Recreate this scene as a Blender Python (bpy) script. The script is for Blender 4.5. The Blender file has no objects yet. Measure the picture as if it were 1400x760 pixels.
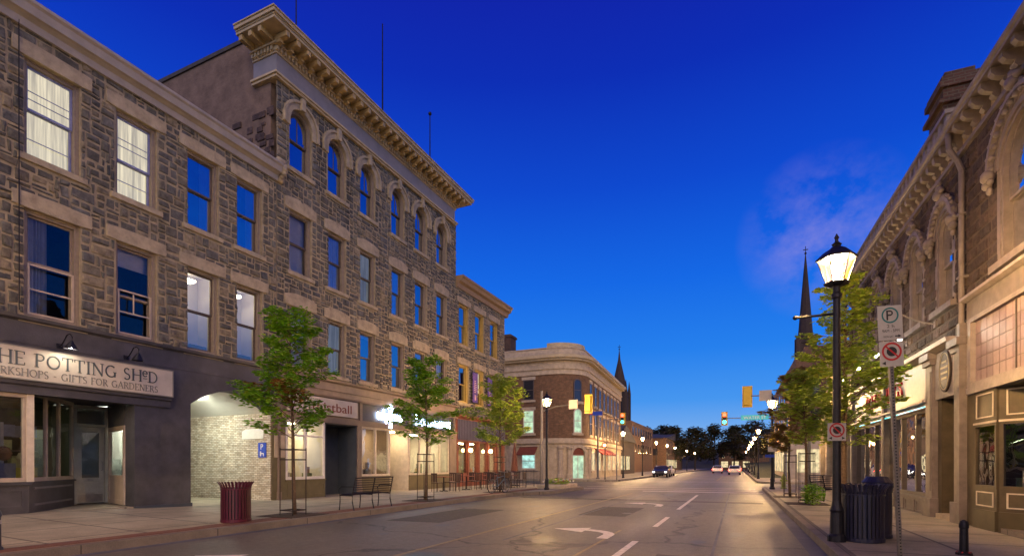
import bpy, bmesh, math, random
from mathutils import Vector, Matrix
sc = bpy.context.scene
R_ = math.radians
# ---------------------------------------------------------------- camera
F = 699.0
YAW = math.atan(308 / F)
cd = bpy.data.cameras.new('camera'); cam = bpy.data.objects.new('camera', cd); sc.collection.objects.link(cam)
cd.sensor_width = 36.0; cd.lens = 36.0 * F / 1400.0
cd.shift_x = 0.0; cd.shift_y = (636.0 - 380.0) / 1400.0
cd.clip_start = 0.1; cd.clip_end = 1500.0
cam.location = (0, 0, 1.45); cam.rotation_euler = (R_(90), 0, YAW)
sc.camera = cam
# ---------------------------------------------------------------- world: dusk sky
w = bpy.data.worlds.new('World'); sc.world = w; w.use_nodes = True
nt = w.node_tree; nt.nodes.clear()
out = nt.nodes.new('ShaderNodeOutputWorld'); bg = nt.nodes.new('ShaderNodeBackground')
tc = nt.nodes.new('ShaderNodeTexCoord'); sx = nt.nodes.new('ShaderNodeSeparateXYZ')
nt.links.new(tc.outputs['Generated'], sx.inputs[0])
ramp = nt.nodes.new('ShaderNodeValToRGB')
els = ramp.color_ramp.elements
stops = [(0.0, (0.36, 0.50, 0.78)), (0.05, (0.20, 0.43, 0.84)), (0.12, (0.055, 0.30, 0.86)), (0.21, (0.014, 0.21, 0.84)), (0.33, (0.004, 0.135, 0.78)),
         (0.47, (0.002, 0.064, 0.62)), (0.60, (0.002, 0.025, 0.46)), (0.72, (0.005, 0.010, 0.36)), (1.0, (0.004, 0.006, 0.24))]
els[0].position = 0.0; els[0].color = stops[0][1] + (1,)
els[1].position = 1.0; els[1].color = stops[-1][1] + (1,)
for p, c in stops[1:-1]:
    e = els.new(p); e.color = c + (1,)
nt.links.new(sx.outputs['Z'], ramp.inputs[0])
sky = nt.nodes.new('ShaderNodeTexSky'); sky.sky_type = 'NISHITA'; sky.sun_disc = False
sky.sun_elevation = R_(2.0); sky.sun_rotation = R_(150)
sk = nt.nodes.new('ShaderNodeMixRGB'); sk.blend_type = 'ADD'; sk.inputs[0].default_value = 0.004
nt.links.new(ramp.outputs[0], sk.inputs[1]); nt.links.new(sky.outputs[0], sk.inputs[2])
# thin wisps of lit cloud low over the right hand roofs
mp = nt.nodes.new('ShaderNodeMapping'); mp.inputs['Scale'].default_value = (9.0, 6.0, 12.0); mp.inputs['Rotation'].default_value = (0.3, -0.6, 0.2); mp.inputs['Location'].default_value = (2.3, 0.4, 1.7)
nz = nt.nodes.new('ShaderNodeTexNoise'); nz.inputs['Scale'].default_value = 1.6; nz.inputs['Detail'].default_value = 9; nz.inputs['Roughness'].default_value = 0.62
nt.links.new(tc.outputs['Generated'], mp.inputs[0]); nt.links.new(mp.outputs[0], nz.inputs['Vector'])
cr = nt.nodes.new('ShaderNodeMapRange'); cr.inputs[1].default_value = 0.38; cr.inputs[2].default_value = 0.80
nt.links.new(nz.outputs[0], cr.inputs[0])
dt = nt.nodes.new('ShaderNodeVectorMath'); dt.operation = 'DISTANCE'
cdv = Vector((0.125, 0.93, 0.36)).normalized(); dt.inputs[1].default_value = cdv
nrm = nt.nodes.new('ShaderNodeVectorMath'); nrm.operation = 'NORMALIZE'
nt.links.new(tc.outputs['Generated'], nrm.inputs[0]); nt.links.new(nrm.outputs[0], dt.inputs[0])
fo = nt.nodes.new('ShaderNodeMapRange'); fo.inputs[1].default_value = 0.0; fo.inputs[2].default_value = 0.13; fo.inputs[3].default_value = 0.7; fo.inputs[4].default_value = 0
nt.links.new(dt.outputs['Value'], fo.inputs[0])
mu = nt.nodes.new('ShaderNodeMath'); mu.operation = 'MULTIPLY'
nt.links.new(cr.outputs[0], mu.inputs[0]); nt.links.new(fo.outputs[0], mu.inputs[1])
mc = nt.nodes.new('ShaderNodeMixRGB'); mc.inputs[2].default_value = (0.42, 0.34, 0.70, 1)
nt.links.new(mu.outputs[0], mc.inputs[0]); nt.links.new(sk.outputs[0], mc.inputs[1])
nt.links.new(mc.outputs[0], bg.inputs[0]); bg.inputs[1].default_value = 1.0
nt.links.new(bg.outputs[0], out.inputs[0])
# ---------------------------------------------------------------- added fill standing in for street light (very soft sun)
sd = bpy.data.lights.new('fill_sun', 'SUN'); so = bpy.data.objects.new('fill_sun', sd); sc.collection.objects.link(so)
sd.energy = 1.9; sd.angle = R_(60); sd.color = (1.0, 0.76, 0.52)
so.rotation_euler = Vector((-0.42, 0.74, -0.52)).to_track_quat('-Z', 'Y').to_euler()
sc.view_settings.view_transform = 'Standard'; sc.view_settings.look = 'None'
sc.view_settings.exposure = 0.0; sc.view_settings.gamma = 1.0
sc.render.engine = 'CYCLES'
sc.cycles.use_denoising = True; sc.cycles.max_bounces = 5; sc.cycles.diffuse_bounces = 2; sc.cycles.glossy_bounces = 3
sc.cycles.transmission_bounces = 3; sc.cycles.transparent_max_bounces = 12; sc.cycles.sample_clamp_indirect = 4.0
sc.cycles.caustics_reflective = False; sc.cycles.caustics_refractive = False

# ================================================================ helpers
col = sc.collection
class Fr:
    """facade frame: s along the facade, d outward to the street, z up"""
    def __init__(self, P, vpu=None, th=None, sg=1):
        self.th = (math.atan((vpu - 700) / F) - YAW) if th is None else th
        self.P = P; self.sg = sg
        self.dx, self.dy = math.sin(self.th), math.cos(self.th)
    def world(self, s, d, z=0):
        nx, ny = self.dy * self.sg, -self.dx * self.sg
        return (self.P[0] + self.dx * s + nx * d, self.P[1] + self.dy * s + ny * d, z)
FL = Fr((-16.0, 0.0), 1017, sg=1)
FR = Fr((4.9, 0.0), 994, sg=-1)

class MB:
    def __init__(self, fr=None, s0=0.0):
        self.v = []; self.f = []; self.fr = fr; self.s0 = s0; self.smooth = False
    def T(self, p):
        if self.fr is None: return (p[0], p[1], p[2])
        return (self.fr.sg * p[1], p[0] - self.s0, p[2])
    def add(self, vs, fs):
        n = len(self.v); self.v += [self.T(p) for p in vs]; self.f += [tuple(i + n for i in f) for f in fs]; return self
    def box(self, a0, a1, b0, b1, c0, c1):
        vs = [(a, b, c) for a in (a0, a1) for b in (b0, b1) for c in (c0, c1)]
        return self.add(vs, [(0, 1, 3, 2), (4, 6, 7, 5), (0, 4, 5, 1), (2, 3, 7, 6), (0, 2, 6, 4), (1, 5, 7, 3)])
    def quad(self, *p): return self.add(list(p), [tuple(range(len(p)))])
    def prism(self, poly, d0, d1):            # poly of (s,z), extruded in d
        n = len(poly)
        vs = [(s, d0, z) for s, z in poly] + [(s, d1, z) for s, z in poly]
        fs = [tuple(range(n)), tuple(range(2 * n - 1, n - 1, -1))] + [(i, (i + 1) % n, (i + 1) % n + n, i + n) for i in range(n)]
        return self.add(vs, fs)
    def vprism(self, poly, z0, z1):           # poly of (x,y), extruded in z
        n = len(poly)
        vs = [(a, b, z0) for a, b in poly] + [(a, b, z1) for a, b in poly]
        fs = [tuple(range(n)), tuple(range(2 * n - 1, n - 1, -1))] + [(i, (i + 1) % n, (i + 1) % n + n, i + n) for i in range(n)]
        return self.add(vs, fs)
    def sprism(self, prof, s0, s1):           # profile of (d,z), extruded in s
        n = len(prof)
        vs = [(s0, d, z) for d, z in prof] + [(s1, d, z) for d, z in prof]
        fs = [tuple(range(n)), tuple(range(2 * n - 1, n - 1, -1))] + [(i, (i + 1) % n, (i + 1) % n + n, i + n) for i in range(n)]
        return self.add(vs, fs)
    def ring(self, outer, inner, d0, d1, closed=True):
        n = len(outer); vs = [(s, d0, z) for s, z in outer] + [(s, d0, z) for s, z in inner] + [(s, d1, z) for s, z in outer] + [(s, d1, z) for s, z in inner]
        fs = []
        m = n if closed else n - 1
        for i in range(m):
            j = (i + 1) % n
            fs += [(i, j, n + j, n + i), (2 * n + i, 3 * n + i, 3 * n + j, 2 * n + j), (i, 2 * n + i, 2 * n + j, j), (n + i, n + j, 3 * n + j, 3 * n + i)]
        if not closed:
            for i in (0, n - 1): fs.append((i, n + i, 3 * n + i, 2 * n + i))
        return self.add(vs, fs)
    def lathe(self, prof, c=(0, 0, 0), n=12):
        vs = []; fs = []
        for r, z in prof:
            for k in range(n):
                a = 2 * math.pi * k / n; vs.append((c[0] + r * math.cos(a), c[1] + r * math.sin(a), c[2] + z))
        for j in range(len(prof) - 1):
            for k in range(n):
                k2 = (k + 1) % n; fs.append((j * n + k, j * n + k2, (j + 1) * n + k2, (j + 1) * n + k))
        fs.append(tuple(range(n))); fs.append(tuple((len(prof) - 1) * n + k for k in range(n)))
        return self.add(vs, fs)
    def tube(self, pts, r, n=6, r1=None):
        pts = [Vector(p) for p in pts]; m = len(pts); vs = []; fs = []
        up = Vector((0, 0, 1))
        for i, p in enumerate(pts):
            t = (pts[min(i + 1, m - 1)] - pts[max(i - 1, 0)]).normalized()
            a = t.cross(up)
            if a.length < 0.05: a = t.cross(Vector((1, 0, 0)))
            a.normalize(); b = t.cross(a)
            rr = r if r1 is None else r + (r1 - r) * i / (m - 1)
            for k in range(n):
                an = 2 * math.pi * k / n; q = p + a * (rr * math.cos(an)) + b * (rr * math.sin(an)); vs.append(tuple(q))
        for i in range(m - 1):
            for k in range(n):
                k2 = (k + 1) % n; fs.append((i * n + k, i * n + k2, (i + 1) * n + k2, (i + 1) * n + k))
        fs.append(tuple(range(n))); fs.append(tuple((m - 1) * n + k for k in range(n)))
        return self.add(vs, fs)
    def ball(self, c, r, n=8, m=5, sz=1.0):
        prof = [(max(r * math.sin(math.pi * j / m), 0.001), -r * sz * math.cos(math.pi * j / m)) for j in range(m + 1)]
        vs = []; fs = []
        for rr, z in prof:
            for k in range(n):
                a = 2 * math.pi * k / n; vs.append((c[0] + rr * math.cos(a), c[1] + rr * math.sin(a), c[2] + z))
        for j in range(m):
            for k in range(n):
                k2 = (k + 1) % n; fs.append((j * n + k, j * n + k2, (j + 1) * n + k2, (j + 1) * n + k))
        return self.add(vs, fs)
    def build(self, name, mat, parent=None, smooth=False, bevel=0.0, recalc=True):
        me = bpy.data.meshes.new(name); me.from_pydata(self.v, [], self.f)
        if recalc:
            bm = bmesh.new(); bm.from_mesh(me); bmesh.ops.recalc_face_normals(bm, faces=bm.faces); bm.to_mesh(me); bm.free()
        if smooth:
            for p in me.polygons: p.use_smooth = True
        me.materials.append(M[mat] if isinstance(mat, str) else mat)
        o = bpy.data.objects.new(name, me); col.objects.link(o)
        if parent: o.parent = parent
        if bevel:
            b = o.modifiers.new('bevel', 'BEVEL'); b.width = bevel; b.segments = 2; b.limit_method = 'ANGLE'
        return o

def tag(o, label=None, cat=None, group=None, kind=None):
    if label: o['label'] = label
    if cat: o['category'] = cat
    if group: o['group'] = group
    if kind: o['kind'] = kind
    return o
def thing(name, label, cat, loc=(0, 0, 0), rz=0.0, group=None):
    o = bpy.data.objects.new(name, None); o.empty_display_size = 0.3; col.objects.link(o)
    o.location = loc; o.rotation_euler = (0, 0, rz)
    return tag(o, label, cat, group)
def fthing(name, label, cat, fr, s0, d0=0.0, z0=0.0, group=None):
    return thing(name, label, cat, fr.world(s0, d0, z0), -fr.th, group)
def dup(root, loc, rz=None, label=None, group=None):
    r = root.copy(); col.objects.link(r); r.location = loc
    if rz is not None: r.rotation_euler = (0, 0, rz)
    if label: r['label'] = label
    if group: r['group'] = group
    for ch in list(root.children):
        c = ch.copy(); col.objects.link(c); c.parent = r
        for g in ch.children:
            d = g.copy(); col.objects.link(d); d.parent = c
    return r

# ================================================================ materials
M = {}
def newmat(name):
    m = bpy.data.materials.new(name); m.use_nodes = True; M[name] = m
    return m, m.node_tree, m.node_tree.nodes['Principled BSDF']
def N(nt, t, **k):
    n = nt.nodes.new(t)
    for a, b in k.items():
        if a in n.inputs: n.inputs[a].default_value = b
        else: setattr(n, a, b)
    return n
def mat(name, c, rough=0.6, metal=0.0, var=0.25, scale=6.0, bump=0.0, bscale=40.0, emit=None, es=0.0, c2=None, spec=0.4):
    """base colour with dirt/wear variation"""
    m, nt, b = newmat(name)
    b.inputs['Roughness'].default_value = rough; b.inputs['Metallic'].default_value = metal
    b.inputs['Specular IOR Level'].default_value = spec
    tc = N(nt, 'ShaderNodeTexCoord')
    nz = N(nt, 'ShaderNodeTexNoise', Scale=scale, Detail=8, Roughness=0.65); nt.links.new(tc.outputs['Object'], nz.inputs['Vector'])
    r = N(nt, 'ShaderNodeValToRGB'); r.color_ramp.elements[0].position = 0.3; r.color_ramp.elements[1].position = 0.7
    lo = c2 or tuple(x * (1 - var) for x in c); hi = tuple(min(1, x * (1 + var * 0.6)) for x in c)
    r.color_ramp.elements[0].color = lo + (1,); r.color_ramp.elements[1].color = hi + (1,)
    nt.links.new(nz.outputs[0], r.inputs[0]); nt.links.new(r.outputs[0], b.inputs['Base Color'])
    if bump:
        n2 = N(nt, 'ShaderNodeTexNoise', Scale=bscale, Detail=6); nt.links.new(tc.outputs['Object'], n2.inputs['Vector'])
        bp = N(nt, 'ShaderNodeBump', Strength=bump, Distance=0.03); nt.links.new(n2.outputs[0], bp.inputs['Height']); nt.links.new(bp.outputs[0], b.inputs['Normal'])
    if emit:
        b.inputs['Emission Color'].default_value = emit + (1,); b.inputs['Emission Strength'].default_value = es
    return m
def island_mat(name, cols, rough=0.85, nscale=9.0, mixn=0.35, bump=0.5, bscale=14.0, trans=0.0, stain=0.0):
    m, nt, b = newmat(name); b.inputs['Roughness'].default_value = rough; b.inputs['Specular IOR Level'].default_value = 0.25
    g = N(nt, 'ShaderNodeNewGeometry'); r = N(nt, 'ShaderNodeValToRGB'); e = r.color_ramp.elements
    r.color_ramp.interpolation = 'LINEAR'
    n = len(cols)
    e[0].position = 0; e[0].color = cols[0] + (1,); e[1].position = 1; e[1].color = cols[-1] + (1,)
    for i in range(1, n - 1):
        x = e.new(i / (n - 1)); x.color = cols[i] + (1,)
    nt.links.new(g.outputs['Random Per Island'], r.inputs[0])
    tc = N(nt, 'ShaderNodeTexCoord'); nz = N(nt, 'ShaderNodeTexNoise', Scale=nscale, Detail=7, Roughness=0.7); nt.links.new(tc.outputs['Object'], nz.inputs['Vector'])
    mr = N(nt, 'ShaderNodeMapRange'); mr.inputs[1].default_value = 0.25; mr.inputs[2].default_value = 0.75; mr.inputs[3].default_value = 1 - mixn; mr.inputs[4].default_value = 1 + mixn
    nt.links.new(nz.outputs[0], mr.inputs[0])
    mx = N(nt, 'ShaderNodeVectorMath', operation='SCALE'); nt.links.new(r.outputs[0], mx.inputs[0]); nt.links.new(mr.outputs[0], mx.inputs['Scale'])
    if stain:
        mp = N(nt, 'ShaderNodeMapping'); mp.inputs['Scale'].default_value = (1.1, 1.1, 0.28); nt.links.new(tc.outputs['Object'], mp.inputs[0])
        ns_ = N(nt, 'ShaderNodeTexNoise', Scale=0.9, Detail=7, Roughness=0.68); nt.links.new(mp.outputs[0], ns_.inputs['Vector'])
        m2 = N(nt, 'ShaderNodeMapRange'); m2.inputs[1].default_value = 0.35; m2.inputs[2].default_value = 0.62; m2.inputs[3].default_value = 1 - stain; m2.inputs[4].default_value = 1.15; nt.links.new(ns_.outputs[0], m2.inputs[0])
        mz = N(nt, 'ShaderNodeVectorMath', operation='SCALE'); nt.links.new(mx.outputs[0], mz.inputs[0]); nt.links.new(m2.outputs[0], mz.inputs['Scale']); mx = mz
    nt.links.new(mx.outputs[0], b.inputs['Base Color'])
    if bump:
        n2 = N(nt, 'ShaderNodeTexNoise', Scale=bscale, Detail=6, Roughness=0.6); nt.links.new(tc.outputs['Object'], n2.inputs['Vector'])
        bp = N(nt, 'ShaderNodeBump', Strength=bump, Distance=0.05); nt.links.new(n2.outputs[0], bp.inputs['Height']); nt.links.new(bp.outputs[0], b.inputs['Normal'])
    if trans:
        tl = N(nt, 'ShaderNodeBsdfTranslucent'); nt.links.new(mx.outputs[0], tl.inputs[0])
        ms = N(nt, 'ShaderNodeMixShader'); ms.inputs[0].default_value = trans
        o = nt.nodes['Material Output']; nt.links.new(b.outputs[0], ms.inputs[1]); nt.links.new(tl.outputs[0], ms.inputs[2]); nt.links.new(ms.outputs[0], o.inputs[0])
    return m
def brick_mat(name, c1, c2, mortar, bw=0.22, bh=0.075, ms=0.012, rough=0.9, dist=0.0, patch=None, bump=0.6):
    m, nt, b = newmat(name); b.inputs['Roughness'].default_value = rough; b.inputs['Specular IOR Level'].default_value = 0.2
    tc = N(nt, 'ShaderNodeTexCoord'); sp = N(nt, 'ShaderNodeSeparateXYZ'); nt.links.new(tc.outputs['Object'], sp.inputs[0])
    sn = N(nt, 'ShaderNodeSeparateXYZ'); nt.links.new(tc.outputs['Normal'], sn.inputs[0])
    ax = N(nt, 'ShaderNodeMath', operation='ABSOLUTE'); nt.links.new(sn.outputs[0], ax.inputs[0])
    gt = N(nt, 'ShaderNodeMath', operation='GREATER_THAN'); gt.inputs[1].default_value = 0.7; nt.links.new(ax.outputs[0], gt.inputs[0])
    mx = N(nt, 'ShaderNodeMix'); nt.links.new(gt.outputs[0], mx.inputs[0]); nt.links.new(sp.outputs[0], mx.inputs[2]); nt.links.new(sp.outputs[1], mx.inputs[3])
    cb = N(nt, 'ShaderNodeCombineXYZ'); nt.links.new(mx.outputs[0], cb.inputs[0]); nt.links.new(sp.outputs[2], cb.inputs[1])
    vec = cb.outputs[0]
    nz = N(nt, 'ShaderNodeTexNoise', Scale=3.0, Detail=8, Roughness=0.7); nt.links.new(tc.outputs['Object'], nz.inputs['Vector'])
    if dist:
        sb = N(nt, 'ShaderNodeVectorMath', operation='MULTIPLY_ADD'); sb.inputs[1].default_value = (dist, dist, 0)
        nt.links.new(nz.outputs['Color'], sb.inputs[0]); nt.links.new(cb.outputs[0], sb.inputs[2]); vec = sb.outputs[0]
    br = N(nt, 'ShaderNodeTexBrick'); br.inputs['Scale'].default_value = 1.0
    br.inputs['Color1'].default_value = c1 + (1,); br.inputs['Color2'].default_value = c2 + (1,); br.inputs['Mortar'].default_value = mortar + (1,)
    br.inputs['Mortar Size'].default_value = ms; br.inputs['Brick Width'].default_value = bw; br.inputs['Row Height'].default_value = bh
    br.inputs['Mortar Smooth'].default_value = 0.2
    nt.links.new(vec, br.inputs['Vector'])
    mr = N(nt, 'ShaderNodeMapRange'); mr.inputs[1].default_value = 0.25; mr.inputs[2].default_value = 0.75; mr.inputs[3].default_value = 0.6; mr.inputs[4].default_value = 1.35
    nt.links.new(nz.outputs[0], mr.inputs[0])
    sc_ = N(nt, 'ShaderNodeVectorMath', operation='SCALE'); nt.links.new(br.outputs[0], sc_.inputs[0]); nt.links.new(mr.outputs[0], sc_.inputs['Scale'])
    colr = sc_.outputs[0]
    if patch:
        n3 = N(nt, 'ShaderNodeTexNoise', Scale=0.9, Detail=9, Roughness=0.75); nt.links.new(tc.outputs['Object'], n3.inputs['Vector'])
        m3 = N(nt, 'ShaderNodeMapRange'); m3.inputs[1].default_value = 0.50; m3.inputs[2].default_value = 0.58; nt.links.new(n3.outputs[0], m3.inputs[0])
        mm = N(nt, 'ShaderNodeMixRGB'); mm.inputs[2].default_value = patch + (1,); nt.links.new(m3.outputs[0], mm.inputs[0]); nt.links.new(colr, mm.inputs[1]); colr = mm.outputs[0]
    nt.links.new(colr, b.inputs['Base Color'])
    bp = N(nt, 'ShaderNodeBump', Strength=bump, Distance=0.01); bp.invert = True; nt.links.new(br.outputs['Fac'], bp.inputs['Height']); nt.links.new(bp.outputs[0], b.inputs['Normal'])
    return m
def glass_mat(name, refl=0.5, tint=(0.8, 0.85, 0.85), rough=0.0, rc=(0.95, 0.97, 1.0)):
    m = bpy.data.materials.new(name); m.use_nodes = True; M[name] = m; nt = m.node_tree; nt.nodes.clear()
    o = N(nt, 'ShaderNodeOutputMaterial'); ms = N(nt, 'ShaderNodeMixShader'); tr = N(nt, 'ShaderNodeBsdfTransparent'); gl = N(nt, 'ShaderNodeBsdfGlossy')
    tr.inputs[0].default_value = tint + (1,); gl.inputs[0].default_value = rc + (1,); gl.inputs['Roughness'].default_value = rough
    lw = N(nt, 'ShaderNodeLayerWeight', Blend=0.35)
    mr = N(nt, 'ShaderNodeMapRange'); mr.inputs[3].default_value = refl; mr.inputs[4].default_value = 1.0; nt.links.new(lw.outputs['Fresnel'], mr.inputs[0])
    tc = N(nt, 'ShaderNodeTexCoord'); nz = N(nt, 'ShaderNodeTexNoise', Scale=1.3, Detail=2); nt.links.new(tc.outputs['Object'], nz.inputs['Vector'])
    bp = N(nt, 'ShaderNodeBump', Strength=0.35, Distance=0.03); nt.links.new(nz.outputs[0], bp.inputs['Height']); nt.links.new(bp.outputs[0], gl.inputs['Normal'])
    nt.links.new(mr.outputs[0], ms.inputs[0]); nt.links.new(tr.outputs[0], ms.inputs[1]); nt.links.new(gl.outputs[0], ms.inputs[2]); nt.links.new(ms.outputs[0], o.inputs[0])
    return m
def emit_mat(name, c, s, var=0.0, scale=3.0):
    m = bpy.data.materials.new(name); m.use_nodes = True; M[name] = m; nt = m.node_tree; nt.nodes.clear()
    o = N(nt, 'ShaderNodeOutputMaterial'); e = N(nt, 'ShaderNodeEmission'); e.inputs[0].default_value = c + (1,); e.inputs[1].default_value = s
    if var:
        tc = N(nt, 'ShaderNodeTexCoord'); nz = N(nt, 'ShaderNodeTexNoise', Scale=scale, Detail=4); nt.links.new(tc.outputs['Object'], nz.inputs['Vector'])
        mr = N(nt, 'ShaderNodeMapRange'); mr.inputs[1].default_value = 0.3; mr.inputs[2].default_value = 0.7; mr.inputs[3].default_value = s * (1 - var); mr.inputs[4].default_value = s * (1 + var)
        nt.links.new(nz.outputs[0], mr.inputs[0]); nt.links.new(mr.outputs[0], e.inputs[1])
    nt.links.new(e.outputs[0], o.inputs[0]); return m

island_mat('rubble_stone', [(0.085, 0.083, 0.080), (0.13, 0.122, 0.105), (0.10, 0.10, 0.10), (0.15, 0.132, 0.10), (0.115, 0.112, 0.105), (0.24, 0.195, 0.13), (0.09, 0.088, 0.088), (0.14, 0.135, 0.125)], nscale=7, mixn=0.6, bump=1.0, bscale=9, stain=0.5)
island_mat('brown_stone', [(0.06, 0.04, 0.035), (0.09, 0.06, 0.05), (0.05, 0.038, 0.038), (0.11, 0.075, 0.055), (0.075, 0.052, 0.045)], nscale=9, mixn=0.55, bump=1.0, bscale=12, stain=.5)
mat('mortar', (0.30, 0.245, 0.165), 0.95, var=0.35, scale=4, bump=0.5, bscale=60)
mat('mortar_dark', (0.085, 0.062, 0.048), 0.95, var=0.3, scale=4, bump=0.4, bscale=60)
mat('lintel_stone', (0.34, 0.28, 0.195), 0.9, var=0.35, scale=3.5, bump=0.5, bscale=22)
mat('cream_stone', (0.46, 0.37, 0.26), 0.85, var=0.28, scale=2.5, bump=0.3, bscale=25)
mat('stucco', (0.17, 0.115, 0.085), 0.95, var=0.4, scale=1.6, bump=0.9, bscale=7)
mat('window_taupe', (0.23, 0.185, 0.15), 0.55, var=0.18, scale=8)
mat('window_dark', (0.10, 0.075, 0.06), 0.5, var=0.2, scale=8)
mat('window_ochre', (0.36, 0.25, 0.07), 0.55, var=0.2, scale=8)
mat('window_blue', (0.20, 0.22, 0.42), 0.5, var=0.15, scale=8)
mat('cream_paint', (0.58, 0.50, 0.40), 0.5, var=0.2, scale=5)
mat('trim_beige', (0.19, 0.155, 0.135), 0.55, var=0.3, scale=4)
mat('cornice_grey', (0.30, 0.265, 0.24), 0.6, var=0.2, scale=2.0)
mat('cornice_tan', (0.44, 0.35, 0.21), 0.6, var=0.22, scale=2.5)
mat('cornice_gold_uplight', (0.40, 0.29, 0.13), 0.6, var=0.25, scale=2.5)  # yellowed tone: street lamp uplight on the tall brackets put into the colour
mat('frieze_grey', (0.23, 0.215, 0.225), 0.65, var=0.15, scale=2.5)
mat('slate_paint', (0.062, 0.060, 0.070), 0.55, var=0.45, scale=1.3, bump=0.15, bscale=30)
mat('slate_paint_light', (0.16, 0.15, 0.17), 0.5, var=0.15, scale=3)
mat('taupe_paint', (0.23, 0.17, 0.125), 0.55, var=0.2, scale=2.5)
mat('olive_paint', (0.135, 0.11, 0.055), 0.5, var=0.2, scale=3)
mat('olive_deep', (0.085, 0.066, 0.038), 0.5, var=0.35, scale=3)
mat('trim_light', (0.30, 0.25, 0.225), 0.5, var=0.3, scale=4)
mat('olive_dark', (0.085, 0.068, 0.035), 0.5, var=0.25, scale=3)
mat('grey_green_paint', (0.33, 0.34, 0.30), 0.45, var=0.15, scale=4)
mat('beige_paint', (0.42, 0.34, 0.27), 0.5, var=0.15, scale=4)
mat('charcoal_blue', (0.055, 0.065, 0.08), 0.6, var=0.2, scale=3)
mat('sign_cream', (0.50, 0.44, 0.36), 0.6, var=0.16, scale=2.2)
mat('sign_ink', (0.075, 0.09, 0.095), 0.6, var=0.2, scale=5)
mat('sign_ink_soft', (0.20, 0.19, 0.17), 0.6, var=0.15, scale=5)
mat('sign_brown', (0.20, 0.045, 0.02), 0.6, var=0.2)
mat('navy_panel', (0.05, 0.045, 0.09), 0.6, var=0.2)
mat('iron', (0.022, 0.022, 0.028), 0.45, 0.6, var=0.3, scale=9, bump=0.1, bscale=60)
mat('iron_brown', (0.05, 0.035, 0.03), 0.5, 0.4, var=0.3, scale=9)
mat('galv', (0.20, 0.18, 0.17), 0.45, 0.7, var=0.3, scale=14)
mat('maroon_paint', (0.06, 0.004, 0.016), 0.4, var=0.3, scale=3)
mat('blue_black_paint', (0.022, 0.022, 0.042), 0.4, var=0.3, scale=3)
mat('white_paint', (0.72, 0.68, 0.62), 0.5, var=0.12, scale=6)
mat('sign_white', (0.42, 0.39, 0.34), 0.45, var=0.12, scale=7)
mat('black_ink', (0.02, 0.02, 0.02), 0.5, var=0.1)
mat('green_ink', (0.01, 0.14, 0.14), 0.5, var=0.1)
mat('red_ink', (0.42, 0.02, 0.02), 0.5, var=0.1)
mat('blue_sign', (0.02, 0.06, 0.42), 0.4, var=0.1)
mat('yellow_signal', (0.62, 0.42, 0.03), 0.45, var=0.15)
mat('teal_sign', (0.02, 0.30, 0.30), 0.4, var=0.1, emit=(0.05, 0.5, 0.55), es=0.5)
mat('bark', (0.14, 0.09, 0.055), 0.95, var=0.45, scale=14, bump=0.9, bscale=30)
mat('bark_dark', (0.05, 0.035, 0.03), 0.95, var=0.45, scale=8)
mat('soil', (0.05, 0.03, 0.02), 0.95, var=0.4, scale=12, bump=0.6)
mat('brick_red_paver', (0.17, 0.07, 0.045), 0.9, var=0.4, scale=12, bump=0.5)
mat('roofing', (0.06, 0.055, 0.055), 0.9, var=0.3)
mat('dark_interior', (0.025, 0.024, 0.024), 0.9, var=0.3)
mat('interior_wall', (0.30, 0.22, 0.15), 0.9, var=0.2, scale=1.0)
mat('shop_dark_wall', (0.09, 0.08, 0.05), 0.9, var=0.5, scale=3.0)
mat('interior_white', (0.75, 0.70, 0.62), 0.9, var=0.1, scale=1.0)
mat('curtain_grey', (0.42, 0.42, 0.44), 0.9, var=0.15)
mat('blind_white', (0.62, 0.60, 0.60), 0.8, var=0.1)
mat('copper_red', (0.26, 0.17, 0.10), 0.6, var=0.2)
mat('rust_wood', (0.20, 0.055, 0.03), 0.6, var=0.3)
mat('canvas_brown', (0.10, 0.035, 0.025), 0.9, var=0.2)
mat('bike_paint', (0.10, 0.16, 0.22), 0.4, 0.3, var=0.2)
mat('rubber', (0.02, 0.02, 0.02), 0.8, var=0.2)
mat('hydrant_green', (0.25, 0.30, 0.04), 0.5, var=0.2)
mat('car_white', (0.55, 0.55, 0.56), 0.25, 0.1, var=0.05)
mat('car_dark', (0.03, 0.03, 0.045), 0.25, 0.3, var=0.1)
mat('car_glass', (0.02, 0.02, 0.025), 0.1, var=0.1)
mat('vent_steel', (0.3, 0.3, 0.3), 0.4, 0.8, var=0.2)
mat('banner_violet', (0.10, 0.055, 0.24), 0.8, var=0.35, scale=3.0)
mat('banner_text', (0.50, 0.30, 0.36), 0.8, var=0.2)
mat('yellow_line', (0.24, 0.18, 0.09), 0.7, var=0.5, scale=8)
mat('line_white', (0.62, 0.55, 0.50), 0.7, var=0.35, scale=9)
mat('awning_red', (0.30, 0.05, 0.04), 0.8, var=0.25)
mat('teal_trim', (0.02, 0.25, 0.30), 0.4, var=0.1, emit=(0.05, 0.75, 0.9), es=1.3)
island_mat('leaf_green', [(0.10, 0.28, 0.012), (0.17, 0.38, 0.018), (0.26, 0.48, 0.03), (0.13, 0.32, 0.012), (0.36, 0.44, 0.03)], rough=0.55, mixn=0.15, bump=0, trans=0.42)
island_mat('leaf_rust', [(0.20, 0.12, 0.02), (0.26, 0.12, 0.03), (0.16, 0.18, 0.02)], rough=0.6, mixn=0.15, bump=0, trans=0.42)
island_mat('leaf_lit', [(0.17, 0.28, 0.02), (0.30, 0.42, 0.04), (0.44, 0.54, 0.09), (0.22, 0.34, 0.03), (0.40, 0.42, 0.05)], rough=0.55, mixn=0.15, bump=0, trans=0.45)
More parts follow.
